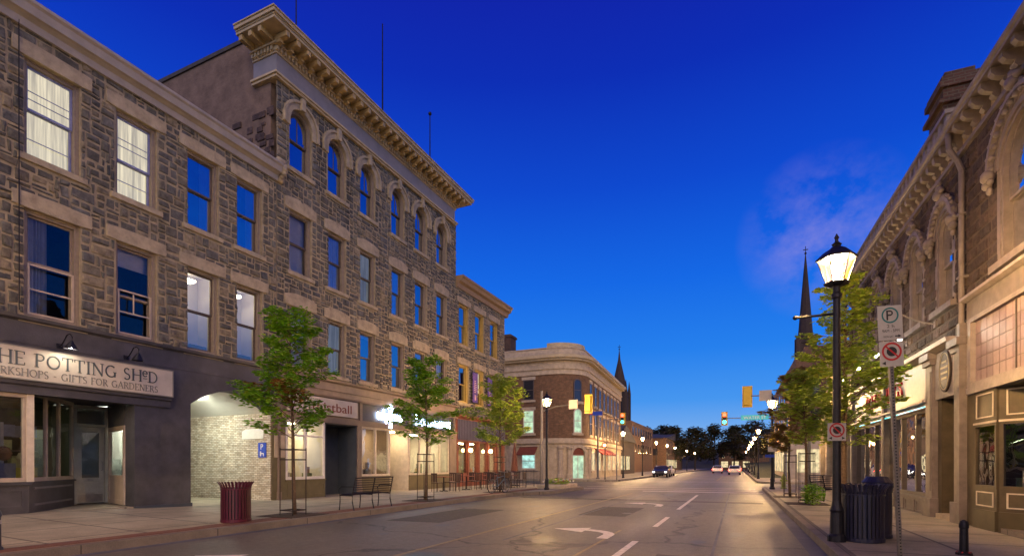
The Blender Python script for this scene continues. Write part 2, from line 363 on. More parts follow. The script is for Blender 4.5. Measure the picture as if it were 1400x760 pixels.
island_mat('leaf_brown', [(0.18, 0.17, 0.04), (0.26, 0.15, 0.05), (0.22, 0.20, 0.05), (0.28, 0.12, 0.04)], rough=0.6, mixn=0.15, bump=0, trans=0.42)
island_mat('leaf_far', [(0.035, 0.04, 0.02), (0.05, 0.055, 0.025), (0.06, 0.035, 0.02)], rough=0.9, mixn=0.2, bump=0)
island_mat('goods', [(0.5, 0.1, 0.05), (0.1, 0.25, 0.1), (0.6, 0.5, 0.3), (0.1, 0.15, 0.3), (0.7, 0.65, 0.6), (0.3, 0.15, 0.08), (0.08, 0.2, 0.06), (0.5, 0.35, 0.05)], rough=0.7, mixn=0.2, bump=0)
island_mat('goods_dark', [(0.10, 0.03, 0.02), (0.03, 0.06, 0.03), (0.12, 0.10, 0.06), (0.03, 0.04, 0.07), (0.16, 0.15, 0.13), (0.06, 0.03, 0.02)], rough=0.7, mixn=0.2, bump=0)
brick_mat('painted_brick', (0.66, 0.58, 0.48), (0.42, 0.33, 0.25), (0.24, 0.19, 0.14), 0.20, 0.068, 0.010, patch=None, dist=0.004)
brick_mat('dark_brick', (0.19, 0.10, 0.055), (0.13, 0.07, 0.042), (0.15, 0.11, 0.07), 0.3, 0.11, 0.015, dist=0.01)
brick_mat('chimney_brick', (0.10, 0.05, 0.035), (0.07, 0.04, 0.03), (0.10, 0.08, 0.06), 0.22, 0.08, 0.012, dist=0.01)
glass_mat('glass_sky', 0.44, (0.55, 0.6, 0.65))
glass_mat('glass_dark', 0.10, (0.9, 0.9, 0.9), rc=(0.35, 0.38, 0.42))
glass_mat('glass_lit', 0.10, (0.95, 0.95, 0.92))
glass_mat('glass_half', 0.20, (0.85, 0.87, 0.88))
glass_mat('glass_shop', 0.10, (0.85, 0.88, 0.86))
emit_mat('lamp_glow', (1.0, 0.60, 0.24), 6800.0)
m = bpy.data.materials.new('lantern_glass'); m.use_nodes = True; M['lantern_glass'] = m; nt = m.node_tree; nt.nodes.clear()
o_ = N(nt, 'ShaderNodeOutputMaterial'); ad_ = N(nt, 'ShaderNodeAddShader'); tr_ = N(nt, 'ShaderNodeBsdfTransparent'); em_ = N(nt, 'ShaderNodeEmission'); em_.inputs[0].default_value = (1.0, 0.48, 0.11, 1); em_.inputs[1].default_value = 1.0; tr_.inputs[0].default_value = (.8, .8, .8, 1)
nt.links.new(tr_.outputs[0], ad_.inputs[0]); nt.links.new(em_.outputs[0], ad_.inputs[1]); nt.links.new(ad_.outputs[0], o_.inputs[0])
emit_mat('lamp_glow_far', (1.0, 0.70, 0.30), 30.0)
emit_mat('room_light', (1.0, 0.78, 0.46), 75.0)
emit_mat('room_light_cool', (0.92, 1.0, 0.84), 170.0)
emit_mat('room_soft', (1.0, 0.82, 0.55), 26.0)
emit_mat('room_dim', (0.9, 1.0, 0.6), 12.0)
emit_mat('tube_white', (0.55, 0.72, 1.0), 30.0)
emit_mat('signal_green', (0.05, 0.62, 0.60), 7.0)
emit_mat('signal_red_lens', (1.0, 0.04, 0.02), 14.0)
emit_mat('signal_red', (1.0, 0.12, 0.05), 60.0)
emit_mat('signal_amber', (1.0, 0.35, 0.05), 50.0)
emit_mat('tail_red', (1.0, 0.04, 0.02), 30.0)
emit_mat('head_white', (1.0, 0.92, 0.8), 7.0)
emit_mat('spot_bulb', (1.0, 0.9, 0.70), 420.0)
# curtain cloth with lamp glow and fold shading put into its emission
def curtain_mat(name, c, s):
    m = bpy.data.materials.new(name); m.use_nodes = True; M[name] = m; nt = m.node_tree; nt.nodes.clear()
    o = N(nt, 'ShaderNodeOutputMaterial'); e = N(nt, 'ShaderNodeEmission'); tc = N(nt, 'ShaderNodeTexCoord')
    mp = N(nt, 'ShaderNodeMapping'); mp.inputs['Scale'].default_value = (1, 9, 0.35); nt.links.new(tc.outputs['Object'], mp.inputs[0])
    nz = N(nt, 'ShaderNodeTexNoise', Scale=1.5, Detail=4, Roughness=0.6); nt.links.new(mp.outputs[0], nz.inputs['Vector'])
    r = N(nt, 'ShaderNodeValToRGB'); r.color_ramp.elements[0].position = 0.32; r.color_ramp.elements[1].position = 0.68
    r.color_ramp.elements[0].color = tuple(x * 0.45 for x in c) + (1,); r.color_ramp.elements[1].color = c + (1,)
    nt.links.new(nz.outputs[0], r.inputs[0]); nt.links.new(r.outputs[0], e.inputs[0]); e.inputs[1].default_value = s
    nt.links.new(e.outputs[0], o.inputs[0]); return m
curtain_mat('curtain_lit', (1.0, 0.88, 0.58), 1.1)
curtain_mat('curtain_faint_glow', (0.50, 0.55, 0.62), 0.35)  # pale curtain brightened by a faint glow of its own, no lamp behind
# asphalt
def asphalt():
    m, nt, b = newmat('asphalt'); tc = N(nt, 'ShaderNodeTexCoord'); L = nt.links
    b.inputs['Specular IOR Level'].default_value = 0.3
    big = N(nt, 'ShaderNodeTexNoise', Scale=0.22, Detail=6, Roughness=0.6); L.new(tc.outputs['Object'], big.inputs['Vector'])
    fine = N(nt, 'ShaderNodeTexNoise', Scale=55.0, Detail=4, Roughness=0.8); L.new(tc.outputs['Object'], fine.inputs['Vector'])
    mp = N(nt, 'ShaderNodeMapping'); mp.inputs['Scale'].default_value = (1.3, 0.05, 1); L.new(tc.outputs['Object'], mp.inputs[0])
    st = N(nt, 'ShaderNodeTexNoise', Scale=1.0, Detail=6, Roughness=0.7); L.new(mp.outputs[0], st.inputs['Vector'])
    a1 = N(nt, 'ShaderNodeMath', operation='ADD'); L.new(big.outputs[0], a1.inputs[0]); L.new(st.outputs[0], a1.inputs[1])
    r = N(nt, 'ShaderNodeValToRGB'); L.new(a1.outputs[0], r.inputs[0])
    mr0 = N(nt, 'ShaderNodeMapRange'); mr0.inputs[1].default_value = 0.7; mr0.inputs[2].default_value = 1.3; L.new(a1.outputs[0], mr0.inputs[0]); L.new(mr0.outputs[0], r.inputs[0])
    r.color_ramp.elements[0].color = (0.058, 0.050, 0.042, 1); r.color_ramp.elements[1].color = (0.150, 0.125, 0.100, 1)
    mf = N(nt, 'ShaderNodeMapRange'); mf.inputs[1].default_value = 0.3; mf.inputs[2].default_value = 0.7; mf.inputs[3].default_value = 0.45; mf.inputs[4].default_value = 1.6; L.new(fine.outputs[0], mf.inputs[0])
    # cracks
    wn = N(nt, 'ShaderNodeTexNoise', Scale=0.9, Detail=5); L.new(tc.outputs['Object'], wn.inputs['Vector'])
    ad = N(nt, 'ShaderNodeVectorMath', operation='MULTIPLY_ADD'); ad.inputs[1].default_value = (1.6, 1.6, 0); L.new(wn.outputs['Color'], ad.inputs[0]); L.new(tc.outputs['Object'], ad.inputs[2])
    vo = N(nt, 'ShaderNodeTexVoronoi', feature='DISTANCE_TO_EDGE'); vo.inputs['Scale'].default_value = 0.16; L.new(ad.outputs[0], vo.inputs['Vector'])
    cm = N(nt, 'ShaderNodeMapRange'); cm.inputs[1].default_value = 0.0; cm.inputs[2].default_value = 0.010; cm.inputs[3].default_value = 0.25; cm.inputs[4].default_value = 1.0; L.new(vo.outputs['Distance'], cm.inputs[0])
    md = N(nt, 'ShaderNodeTexNoise', Scale=7.0, Detail=10, Roughness=0.85); L.new(tc.outputs['Object'], md.inputs['Vector'])
    m5 = N(nt, 'ShaderNodeMapRange'); m5.inputs[1].default_value = 0.35; m5.inputs[2].default_value = 0.65; m5.inputs[3].default_value = 0.62; m5.inputs[4].default_value = 1.35; L.new(md.outputs[0], m5.inputs[0])
    p0 = N(nt, 'ShaderNodeMath', operation='MULTIPLY'); L.new(mf.outputs[0], p0.inputs[0]); L.new(m5.outputs[0], p0.inputs[1])
    pm = N(nt, 'ShaderNodeMath', operation='MULTIPLY'); L.new(p0.outputs[0], pm.inputs[0]); L.new(cm.outputs[0], pm.inputs[1])
    s = N(nt, 'ShaderNodeVectorMath', operation='SCALE'); L.new(r.outputs[0], s.inputs[0]); L.new(pm.outputs[0], s.inputs['Scale']); L.new(s.outputs[0], b.inputs['Base Color'])
    rr = N(nt, 'ShaderNodeMapRange'); rr.inputs[1].default_value = 0.3; rr.inputs[2].default_value = 0.7; rr.inputs[3].default_value = 0.48; rr.inputs[4].default_value = 0.7; L.new(st.outputs[0], rr.inputs[0]); L.new(rr.outputs[0], b.inputs['Roughness'])
    bp = N(nt, 'ShaderNodeBump', Strength=0.45, Distance=0.012); L.new(fine.outputs[0], bp.inputs['Height']); L.new(bp.outputs[0], b.inputs['Normal'])
asphalt()
def concrete(name, c, sx_, sy_, joint=0.012):
    m, nt, b = newmat(name); tc = N(nt, 'ShaderNodeTexCoord'); L = nt.links; b.inputs['Roughness'].default_value = 0.8
    br = N(nt, 'ShaderNodeTexBrick'); br.inputs['Scale'].default_value = 1; br.offset = 0.0
    br.inputs['Color1'].default_value = c + (1,); br.inputs['Color2'].default_value = tuple(x * 0.84 for x in c) + (1,); br.inputs['Mortar'].default_value = tuple(x * 0.35 for x in c) + (1,)
    br.inputs['Mortar Size'].default_value = joint; br.inputs['Brick Width'].default_value = sx_; br.inputs['Row Height'].default_value = sy_
    L.new(tc.outputs['Object'], br.inputs['Vector'])
    n1 = N(nt, 'ShaderNodeTexNoise', Scale=0.7, Detail=9, Roughness=0.7); L.new(tc.outputs['Object'], n1.inputs['Vector'])
    n2 = N(nt, 'ShaderNodeTexNoise', Scale=45, Detail=3); L.new(tc.outputs['Object'], n2.inputs['Vector'])
    mr = N(nt, 'ShaderNodeMapRange'); mr.inputs[1].default_value = 0.3; mr.inputs[2].default_value = 0.7; mr.inputs[3].default_value = 0.55; mr.inputs[4].default_value = 1.25; L.new(n1.outputs[0], mr.inputs[0])
    m2 = N(nt, 'ShaderNodeMapRange'); m2.inputs[1].default_value = 0.3; m2.inputs[2].default_value = 0.7; m2.inputs[3].default_value = 0.85; m2.inputs[4].default_value = 1.12; L.new(n2.outputs[0], m2.inputs[0])
    mm = N(nt, 'ShaderNodeMath', operation='MULTIPLY'); L.new(mr.outputs[0], mm.inputs[0]); L.new(m2.outputs[0], mm.inputs[1])
    s = N(nt, 'ShaderNodeVectorMath', operation='SCALE'); L.new(br.outputs[0], s.inputs[0]); L.new(mm.outputs[0], s.inputs['Scale']); L.new(s.outputs[0], b.inputs['Base Color'])
    bp = N(nt, 'ShaderNodeBump', Strength=0.25, Distance=0.01); L.new(n2.outputs[0], bp.inputs['Height']); L.new(bp.outputs[0], b.inputs['Normal'])
concrete('sidewalk_concrete', (0.36, 0.30, 0.21), 1.55, 1.55, 0.03)
concrete('curb_concrete', (0.20, 0.16, 0.125), 0.5, 2.4)
concrete('gutter_concrete', (0.10, 0.095, 0.12), 0.5, 3.0, 0.008)
mat('grass_ground', (0.05, 0.06, 0.018), 0.95, var=0.5, scale=2, bump=0.8, bscale=30)
mat('ground_dark', (0.05, 0.045, 0.035), 0.95, var=0.4, scale=0.2)
# ================================================================ shared builders
def arch_pts(s0, s1, z0, z1, arched, n=10, grow=0.0, rise=None):
    """outline of an opening; arched: semicircle whose crown is at z1 ; rise: lower segmental arch"""
    a, b = s0 - grow, s1 + grow
    if not arched: return [(a, z0 - grow), (b, z0 - grow), (b, z1 + grow), (a, z1 + grow)]
    r = (s1 - s0) / 2; c = (s0 + s1) / 2
    k = (rise if rise else r)
    zs = z1 - k
    pts = [(a, z0 - grow), (b, z0 - grow)]
    for i in range(n + 1):
        t = math.pi * i / n; pts.append((c + (r + grow) * math.cos(t), zs + (k + grow) * math.sin(t)))
    return pts
def window(bld, fr, o, s0, s1, z0, z1, frame='window_taupe', glass='glass_sky', room='dark', curtain=None, arched=False, bars=0, sash_mat=None, depth=0.16, split=0.5, cas=0.09, blind=0.0):
    outer = arch_pts(s0, s1, z0, z1, arched); inn = arch_pts(s0 + cas, s1 - cas, z0 + cas, z1 - cas, arched)
    m = MB(fr, o); m.ring(outer, inn, -depth - 0.10, -depth + 0.06)
    if cas > 0.08: m.ring(arch_pts(s0, s1, z0, z1, arched, grow=-0.003), arch_pts(s0 + 0.035, s1 - 0.035, z0 + 0.035, z1 - 0.035, arched), -depth + 0.06, -depth + 0.09)
    wn = m.build('window', frame, bld)
    sm = sash_mat or frame
    zm = z0 + (z1 - z0) * split
    i0 = cas + 0.003
    up = arch_pts(s0 + i0, s1 - i0, zm - 0.03, z1 - i0, arched); upi = arch_pts(s0 + i0 + 0.05, s1 - i0 - 0.05, zm + 0.025, z1 - i0 - 0.05, arched)
    m = MB(fr, o); m.ring(up, upi, -depth - 0.075, -depth - 0.025)
    lo = arch_pts(s0 + i0, s1 - i0, z0 + i0, zm, False); loi = arch_pts(s0 + i0 + 0.05, s1 - i0 - 0.05, z0 + i0 + 0.06, zm - 0.045, False)
    m.ring(lo, loi, -depth - 0.13, -depth - 0.08)
    if bars:
        c = (s0 + s1) / 2
        m.box(c - 0.014, c + 0.014, -depth - 0.065, -depth - 0.035, zm, z1 - i0 - 0.03)
    m.build('sash', sm, wn)
    m = MB(fr, o)
    pu = arch_pts(s0 + i0 + 0.03, s1 - i0 - 0.03, zm, z1 - i0 - 0.03, arched); m.add([(s, -depth - 0.05, z) for s, z in pu], [tuple(range(len(pu)))])
    m.quad(*[(s, -depth - 0.105, z) for s, z in arch_pts(s0 + i0 + 0.03, s1 - i0 - 0.03, z0 + i0 + 0.03, zm - 0.02, False)])
    m.build('pane', glass, wn, recalc=False)
    a, b = s0 + 0.02, s1 - 0.02; zt = z1 - 0.02; D = -depth - 0.11; E = -depth - 1.3
    m = MB(fr, o)
    m.quad((a - .3, E, z0 - .2), (b + .3, E, z0 - .2), (b + .3, E, zt + .2), (a - .3, E, zt + .2))
    for q in (a - .3, b + .3): m.quad((q, D, z0 - .2), (q, E, z0 - .2), (q, E, zt + .2), (q, D, zt + .2))
    m.quad((a - .3, D, z0 - .2), (b + .3, D, z0 - .2), (b + .3, E, z0 - .2), (a - .3, E, z0 - .2))
    m.quad((a - .3, D, zt + .2), (b + .3, D, zt + .2), (b + .3, E, zt + .2), (a - .3, E, zt + .2))
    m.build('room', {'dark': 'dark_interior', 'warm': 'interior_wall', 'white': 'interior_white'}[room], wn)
    if curtain:
        m = MB(fr, o); n = 26; vs = []; fs = []
        rr = random.Random(int(s0 * 100 + z0 * 10)); ph = rr.random() * 6
        zz0 = z0 + 0.05 if not blind else z1 - (z1 - z0) * blind
        if curtain[1] == 'half': c0, c1 = a + (b - a) * 0.62, b
        elif curtain[1] == 'left': c0, c1 = a, a + (b - a) * 0.5
        else: c0, c1 = a, b
        fl = 0.0 if blind else 0.035
        for i in range(n + 1):
            x = c0 + (c1 - c0) * i / n; y = -depth - 0.22 + fl * math.sin(i * 1.9 + ph) + fl * 0.5 * math.sin(i * 0.8)
            vs += [(x, y, zz0), (x, y, zt)]
        for i in range(n): fs.append((2 * i, 2 * i + 2, 2 * i + 3, 2 * i + 1))
        m.add(vs, fs); m.build('blind' if blind else 'curtain', curtain[0], wn, recalc=False)
    return wn
def wall_panels(m, holes, s0, s1, z0, z1, d=0.0, thick=0.3):
    """slab with rectangular holes"""
    S = sorted(set([s0, s1] + [h[0] for h in holes if s0 < h[0] < s1] + [h[1] for h in holes if s0 < h[1] < s1]))
    Z = sorted(set([z0, z1] + [h[2] for h in holes if z0 < h[2] < z1] + [h[3] for h in holes if z0 < h[3] < z1]))
    for i in range(len(S) - 1):
        for j in range(len(Z) - 1):
            cs, cz = (S[i] + S[i + 1]) / 2, (Z[j] + Z[j + 1]) / 2
            if any(h[0] < cs < h[1] and h[2] < cz < h[3] for h in holes): continue
            m.quad((S[i], d, Z[j]), (S[i + 1], d, Z[j]), (S[i + 1], d, Z[j + 1]), (S[i], d, Z[j + 1]))
    for h in holes:
        a, b, c, e = max(h[0], s0), min(h[1], s1), max(h[2], z0), min(h[3], z1); t = d - thick
        m.quad((a, d, c), (a, t, c), (a, t, e), (a, d, e)); m.quad((b, d, c), (b, t, c), (b, t, e), (b, d, e))
        m.quad((a, d, c), (b, d, c), (b, t, c), (a, t, c)); m.quad((a, d, e), (b, d, e), (b, t, e), (a, t, e))
def stones(m, s0, s1, z0, z1, blocked, seed=1, cw=0.115, chh=0.10, gap=0.013, prow=0.035, regular=False, back=-0.02):
    rr = random.Random(seed); nx = int((s1 - s0) / cw); nz_ = int((z1 - z0) / chh); cw = (s1 - s0) / nx; chh = (z1 - z0) / nz_
    occ = [[blocked(s0 + (i + .5) * cw, z0 + (j + .5) * chh) for i in range(nx)] for j in range(nz_)]
    for j in range(nz_):
        for i in range(nx):
            if occ[j][i]: continue
            if regular: h = 2 if j % 2 == 0 else 1; wd = rr.choice((3, 4, 4, 5))
            else: wd = rr.choice((2, 2, 3, 3, 3, 4, 4, 5)); h = rr.choice((1, 2, 2, 2, 3, 3)) if wd < 5 else rr.choice((2, 3))
            ww = 0
            while ww < wd and i + ww < nx and not occ[j][i + ww]: ww += 1
            hh = 1
            while hh < h and j + hh < nz_ and all(not occ[j + hh][i + k] for k in range(ww)): hh += 1
            for b in range(hh):
                for a in range(ww): occ[j + b][i + a] = True
            a0, a1 = s0 + i * cw + gap, s0 + (i + ww) * cw - gap; c0, c1 = z0 + j * chh + gap, z0 + (j + hh) * chh - gap
            jt = lambda k=(0.011 if regular else 0.02): rr.uniform(-k, k)
            P = [(a0 + jt(), c0 + jt()), (a1 + jt(), c0 + jt()), (a1 + jt(), c1 + jt()), (a0 + jt(), c1 + jt())]
            pr = prow * rr.uniform(0.35, 1.25); ins = min(0.03, (c1 - c0) * 0.25, (a1 - a0) * 0.25)
            cx, cz = (a0 + a1) / 2, (c0 + c1) / 2
            Q = [(p + ins * (1 if p < cx else -1) + jt(.006), q + ins * (1 if q < cz else -1) + jt(.006)) for p, q in P]
            vs = [(p, back, q) for p, q in P] + [(p, pr + jt(.008), q) for p, q in Q] + [(cx + jt(.02), pr * 1.35, cz + jt(.02))]
            m.add(vs, [(0, 1, 5, 4), (1, 2, 6, 5), (2, 3, 7, 6), (3, 0, 4, 7), (4, 5, 8), (5, 6, 8), (6, 7, 8), (7, 4, 8)])
def text(name, body, mt, parent, fr, o, s, z, d, width, height=None, ext=0.01, face=1, z_up=(0, 0, 1)):
    """lettering on a facade: starts at s, runs `width` metres; face: direction of s it runs"""
    cu = bpy.data.curves.new(name, 'FONT'); cu.body = body; cu.extrude = 0.5; tmp = bpy.data.objects.new('t', cu); col.objects.link(tmp)
    dg = bpy.context.evaluated_depsgraph_get(); dg.update(); me = bpy.data.meshes.new_from_object(tmp.evaluated_get(dg))
    vs = [v.co.copy() for v in me.vertices]; fs = [tuple(p.vertices) for p in me.polygons]
    bpy.data.objects.remove(tmp); bpy.data.curves.remove(cu); bpy.data.meshes.remove(me)
    x0, x1 = min(v.x for v in vs), max(v.x for v in vs); y0, y1 = min(v.y for v in vs), max(v.y for v in vs)
    kx = width / (x1 - x0); ky = (height / (y1 - y0)) if height else kx
    m = MB(fr, o); m.add([(s + face * (v.x - x0) * kx, d + (v.z + 0.5) * ext, z + (v.y - y0) * ky) for v in vs], fs)
    return m.build(name, mt, parent)
# a small serif alphabet drawn with thick and thin strokes (unit height 1)
def _arc(cx, cy, rx, ry, a0, a1, n=10): return [(cx + rx * math.cos(R_(a0 + (a1 - a0) * i / n)), cy + ry * math.sin(R_(a0 + (a1 - a0) * i / n))) for i in range(n + 1)]
K, k_ = 0.125, 0.055
SERIF = {
 'T': (0.78, [([(.39, 0), (.39, 1)], K), ([(.03, .97), (.75, .97)], k_)], [(.39, 0), (.05, .86, 'v'), (.73, .86, 'v')]),
 'H': (0.92, [([(.15, 0), (.15, 1)], K), ([(.77, 0), (.77, 1)], K), ([(.15, .52), (.77, .52)], k_)], [(.15, 0), (.15, 1), (.77, 0), (.77, 1)]),
 'E': (0.70, [([(.15, 0), (.15, 1)], K), ([(.1, .97), (.62, .97)], k_), ([(.1, .03), (.64, .03)], k_), ([(.15, .52), (.5, .52)], k_)], [(.15, 0), (.15, 1), (.62, .88, 'v'), (.64, .12, 'v')]),
 'P': (0.68, [([(.15, 0), (.15, 1)], K), ([(.15, .96)] + _arc(.36, .73, .24, .23, 90, -90) + [(.15, .5)], .08)], [(.15, 0), (.1, .98)]),
 'O': (0.98, [(_arc(.49, .5, .39, .46, 0, 360, 22), .1)], []),
 'I': (0.36, [([(.18, 0), (.18, 1)], K)], [(.18, 0), (.18, 1)]),
 'N': (0.92, [([(.14, 0), (.14, 1)], k_), ([(.14, .98), (.78, .02)], K), ([(.78, 0), (.78, 1)], k_)], [(.14, 0), (.1, 1), (.78, 1)]),
 'G': (0.92, [(_arc(.49, .5, .39, .46, 50, 335, 18), .1), ([(.79, .06), (.79, .4)], K)], [(.79, .42)]),
 'S': (0.62, [(_arc(.31, .74, .2, .22, 35, 270, 10) + _arc(.31, .26, .22, .24, 90, -145, 10), .09)], []),
 'D': (0.90, [([(.15, 0), (.15, 1)], K), ([(.15, .96), (.35, .96)] + _arc(.38, .5, .40, .46, 90, -90, 12) + [(.15, .04)], .085)], [(.1, .02), (.1, .98)]),
 'W': (1.15, [([(.08, 1), (.34, .02)], K), ([(.34, .02), (.58, .98)], k_), ([(.58, .98), (.82, .02)], K), ([(.82, .02), (1.07, 1)], k_)], [(.08, 1), (.58, 1), (1.07, 1)]),
 'R': (0.78, [([(.15, 0), (.15, 1)], K), ([(.15, .96)] + _arc(.36, .74, .23, .22, 90, -90) + [(.15, .52)], .08), ([(.38, .52), (.74, 0)], .11)], [(.15, 0), (.1, .98)]),
 'K': (0.82, [([(.15, 0), (.15, 1)], K), ([(.7, 1), (.18, .42)], k_), ([(.32, .58), (.76, 0)], .11)], [(.15, 0), (.15, 1), (.68, 1)]),
 'F': (0.62, [([(.15, 0), (.15, 1)], K), ([(.1, .97), (.58, .97)], k_), ([(.15, .52), (.46, .52)], k_)], [(.15, 0), (.58, .88, 'v')]),
 'A': (0.88, [([(.1, 0), (.44, 1)], k_), ([(.44, 1), (.8, 0)], K), ([(.2, .34), (.66, .34)], k_)], [(.1, 0), (.8, 0)]),
 'L': (0.66, [([(.15, 0), (.15, 1)], K), ([(.1, .03), (.6, .03)], k_)], [(.15, 0), (.15, 1), (.6, .12, 'v')]),
 '-': (0.5, [([(.12, .42), (.38, .42)], .07)], []), ' ': (0.42, [], []),
}
def serif_text(name, body, mt, parent, fr, o, s, z, d, width, h, face=1, th=0.012):
    total = sum((SERIF[c][0] * (1 if c.isupper() or c in ' -' else 1) + 0.06) if c != 'e' else 0.45 for c in body)
    kx = width / total; x = 0; m = MB(fr, o)
    def stroke(pts, wd, x, sc_=1.0, zo=0.0):
        for (p, q) in zip(pts[:-1], pts[1:]):
            dx_, dz_ = q[0] - p[0], q[1] - p[1]; L = math.hypot(dx_, dz_) or 1; ex = wd * 0.12
            nx, nz = -dz_ / L * wd / 2, dx_ / L * wd / 2; tx, tz = dx_ / L * ex, dz_ / L * ex
            P = [(p[0] - tx + nx, p[1] - tz + nz), (p[0] - tx - nx, p[1] - tz - nz), (q[0] + tx - nx, q[1] + tz - nz), (q[0] + tx + nx, q[1] + tz + nz)]
            dd = d + th * (1 + 0.03 * random.random())
            P = [(s + face * (x + a * sc_) * kx, z + (b * sc_ + zo) * h) for a, b in P]
            m.add([(a, d, b) for a, b in P] + [(a, dd, b) for a, b in P], [(4, 5, 6, 7), (0, 1, 5, 4), (1, 2, 6, 5), (2, 3, 7, 6), (3, 0, 4, 7)])
    for c in body:
        if c == 'e':
            stroke(_arc(.3, .5, .3, .4, -40, -360, 14) + [(.02, .5)], .12, x, 0.62, 0.42); stroke([(0.04, .3), (.36, .3)], .05, x); x += 0.45; continue
        adv, st, sf = SERIF[c]
        for pts, wd in st: stroke(pts, wd, x)
        for q in sf:
            if len(q) == 3: stroke([(q[0], q[1] - .09), (q[0], q[1] + .09)], .045, x)
            else: stroke([(q[0] - .13, q[1] + (.02 if q[1] < .5 else -.02)), (q[0] + .13, q[1] + (.02 if q[1] < .5 else -.02))], .045, x)
        x += adv + 0.06
    return m.build(name, mt, parent)
def frame_ring(m, s0, s1, z0, z1, wd, d0, d1):
    m.box(s0, s1, d0, d1, z0, z0 + wd); m.box(s0, s1, d0, d1, z1 - wd, z1)
    m.box(s0, s0 + wd, d0, d1, z0 + wd, z1 - wd); m.box(s1 - wd, s1, d0, d1, z0 + wd, z1 - wd)
def panelled(m, s0, s1, z0, z1, d, wd=0.05, pr=0.02):
    """raised moulding rectangle on a board"""
    frame_ring(m, s0, s1, z0, z1, wd, d, d + pr)
def shop_room(bld, fr, o, s0, s1, z0, z1, d0, depth, wall, light, seed, goods='goods', lstr=True, nshelf=3):
    """shop interior seen through the display window: shell, lit ceiling panel, shelves of goods"""
    m = MB(fr, o); E = d0 - depth
    m.quad((s0, E, z0), (s1, E, z0), (s1, E, z1), (s0, E, z1))
    for q in (s0, s1): m.quad((q, d0, z0), (q, E, z0), (q, E, z1), (q, d0, z1))
    m.quad((s0, d0, z0), (s1, d0, z0), (s1, E, z0), (s0, E, z0)); m.quad((s0, d0, z1), (s1, d0, z1), (s1, E, z1), (s0, E, z1))
    rm = m.build('shop_interior', wall, bld, recalc=False)
    m = MB(fr, o); c = (s0 + s1) / 2; hw = (s1 - s0) * 0.28
    m.box(c - hw, c + hw, d0 - depth * 0.55, d0 - depth * 0.45, z1 - 0.06, z1 - 0.02); m.build('ceiling_light', light, rm)
    rr = random.Random(seed); m = MB(fr, o); mg = MB(fr, o)
    n = nshelf
    for i in range(n):
        zz = z0 + 0.35 + i * (z1 - z0 - 0.8) / max(1, n - 1) * 0.8; m.box(s0 + 0.1, s1 - 0.1, E + 0.02, E + 0.4, zz, zz + 0.04)
        x = s0 + 0.12
        while x < s1 - 0.3:
            wd = rr.uniform(0.07, 0.28); hh = rr.uniform(0.1, 0.42)
            if rr.random() < 0.8: mg.box(x, x + wd, E + 0.05, E + 0.05 + rr.uniform(.1, .3), zz + 0.04, zz + 0.04 + hh)
            x += wd + rr.uniform(0.02, 0.12)
    x = s0 + 0.15
    while x < s1 - 0.35:                              # things standing in the window
        wd = rr.uniform(0.1, 0.35); hh = rr.uniform(0.15, 0.75); yy = d0 - rr.uniform(0.35, 0.9)
        k = rr.random()
        if k < 0.35: mg.lathe([(wd * .25, 0), (wd * .4, hh * .3), (wd * .2, hh * .7), (wd * .3, hh)], (0, 0, 0), 8) if False else mg.box(x, x + wd * .5, yy - .2, yy, z0, z0 + hh)
        elif k < 0.8: mg.box(x, x + wd, yy - wd, yy, z0, z0 + hh * .5); mg.box(x + wd * .2, x + wd * .7, yy - wd * .8, yy - .05, z0 + hh * .5, z0 + hh)
        x += wd + rr.uniform(0.05, 0.4)
    m.build('shelf', 'taupe_paint', rm); mg.build('goods', goods, rm)
    return rm
def display_window(bld, fr, o, s0, s1, z0, z1, d, frame, glass='glass_shop', mull=1, wd=0.08, transom=None):
    m = MB(fr, o); frame_ring(m, s0, s1, z0, z1, wd, d - 0.06, d + 0.05)
    for i in range(1, mull + 1):
        c = s0 + (s1 - s0) * i / (mull + 1); m.box(c - wd / 2, c + wd / 2, d - 0.055, d + 0.045, z0 + wd, z1 - wd)
    if transom: m.box(s0 + wd, s1 - wd, d - 0.05, d + 0.035, transom, transom + 0.07)
    wn = m.build('display_window', frame, bld, bevel=0.006)
    m = MB(fr, o); m.quad((s0 + .02, d - .02, z0 + .02), (s1 - .02, d - .02, z0 + .02), (s1 - .02, d - .02, z1 - .02), (s0 + .02, d - .02, z1 - .02))
    m.build('pane', glass, wn, recalc=False); return wn
def plane_window(bld, pa, pb, z0, z1, frame, glass, fr, o, wd=0.08, mull=(), name='display_window', panel_below=None, thick=0.07):
    """glazed frame between two plan points (s,d)"""
    L = math.hypot(pb[0] - pa[0], pb[1] - pa[1]); ux, uy = (pb[0] - pa[0]) / L, (pb[1] - pa[1]) / L; nx, ny = -uy, ux
    def Bx(m, t0, t1, z0_, z1_, w0=-thick / 2, w1=thick / 2):
        P = [(pa[0] + ux * t + nx * q, pa[1] + uy * t + ny * q) for t, q in ((t0, w0), (t1, w0), (t1, w1), (t0, w1))]
        m.vprism(P, z0_, z1_)
    m = MB(fr, o)
    Bx(m, 0, L, z0, z0 + wd); Bx(m, 0, L, z1 - wd, z1); Bx(m, 0, wd, z0 + wd, z1 - wd); Bx(m, L - wd, L, z0 + wd, z1 - wd)
    for c in mull: Bx(m, c - wd / 2, c + wd / 2, z0 + wd, z1 - wd)
    if panel_below: Bx(m, wd, L - wd, z0 + wd, panel_below, -0.02, 0.02); Bx(m, wd, L - wd, panel_below, panel_below + 0.06)
    wn = m.build(name, frame, bld)
    m = MB(fr, o); a = (pa[0] + ux * .02, pa[1] + uy * .02); b = (pb[0] - ux * .02, pb[1] - uy * .02); zb = (panel_below or z0) + 0.02
    m.quad((a[0], a[1], zb), (b[0], b[1], zb), (b[0], b[1], z1 - .02), (a[0], a[1], z1 - .02)); m.build('pane', glass, wn, recalc=False)
    return wn

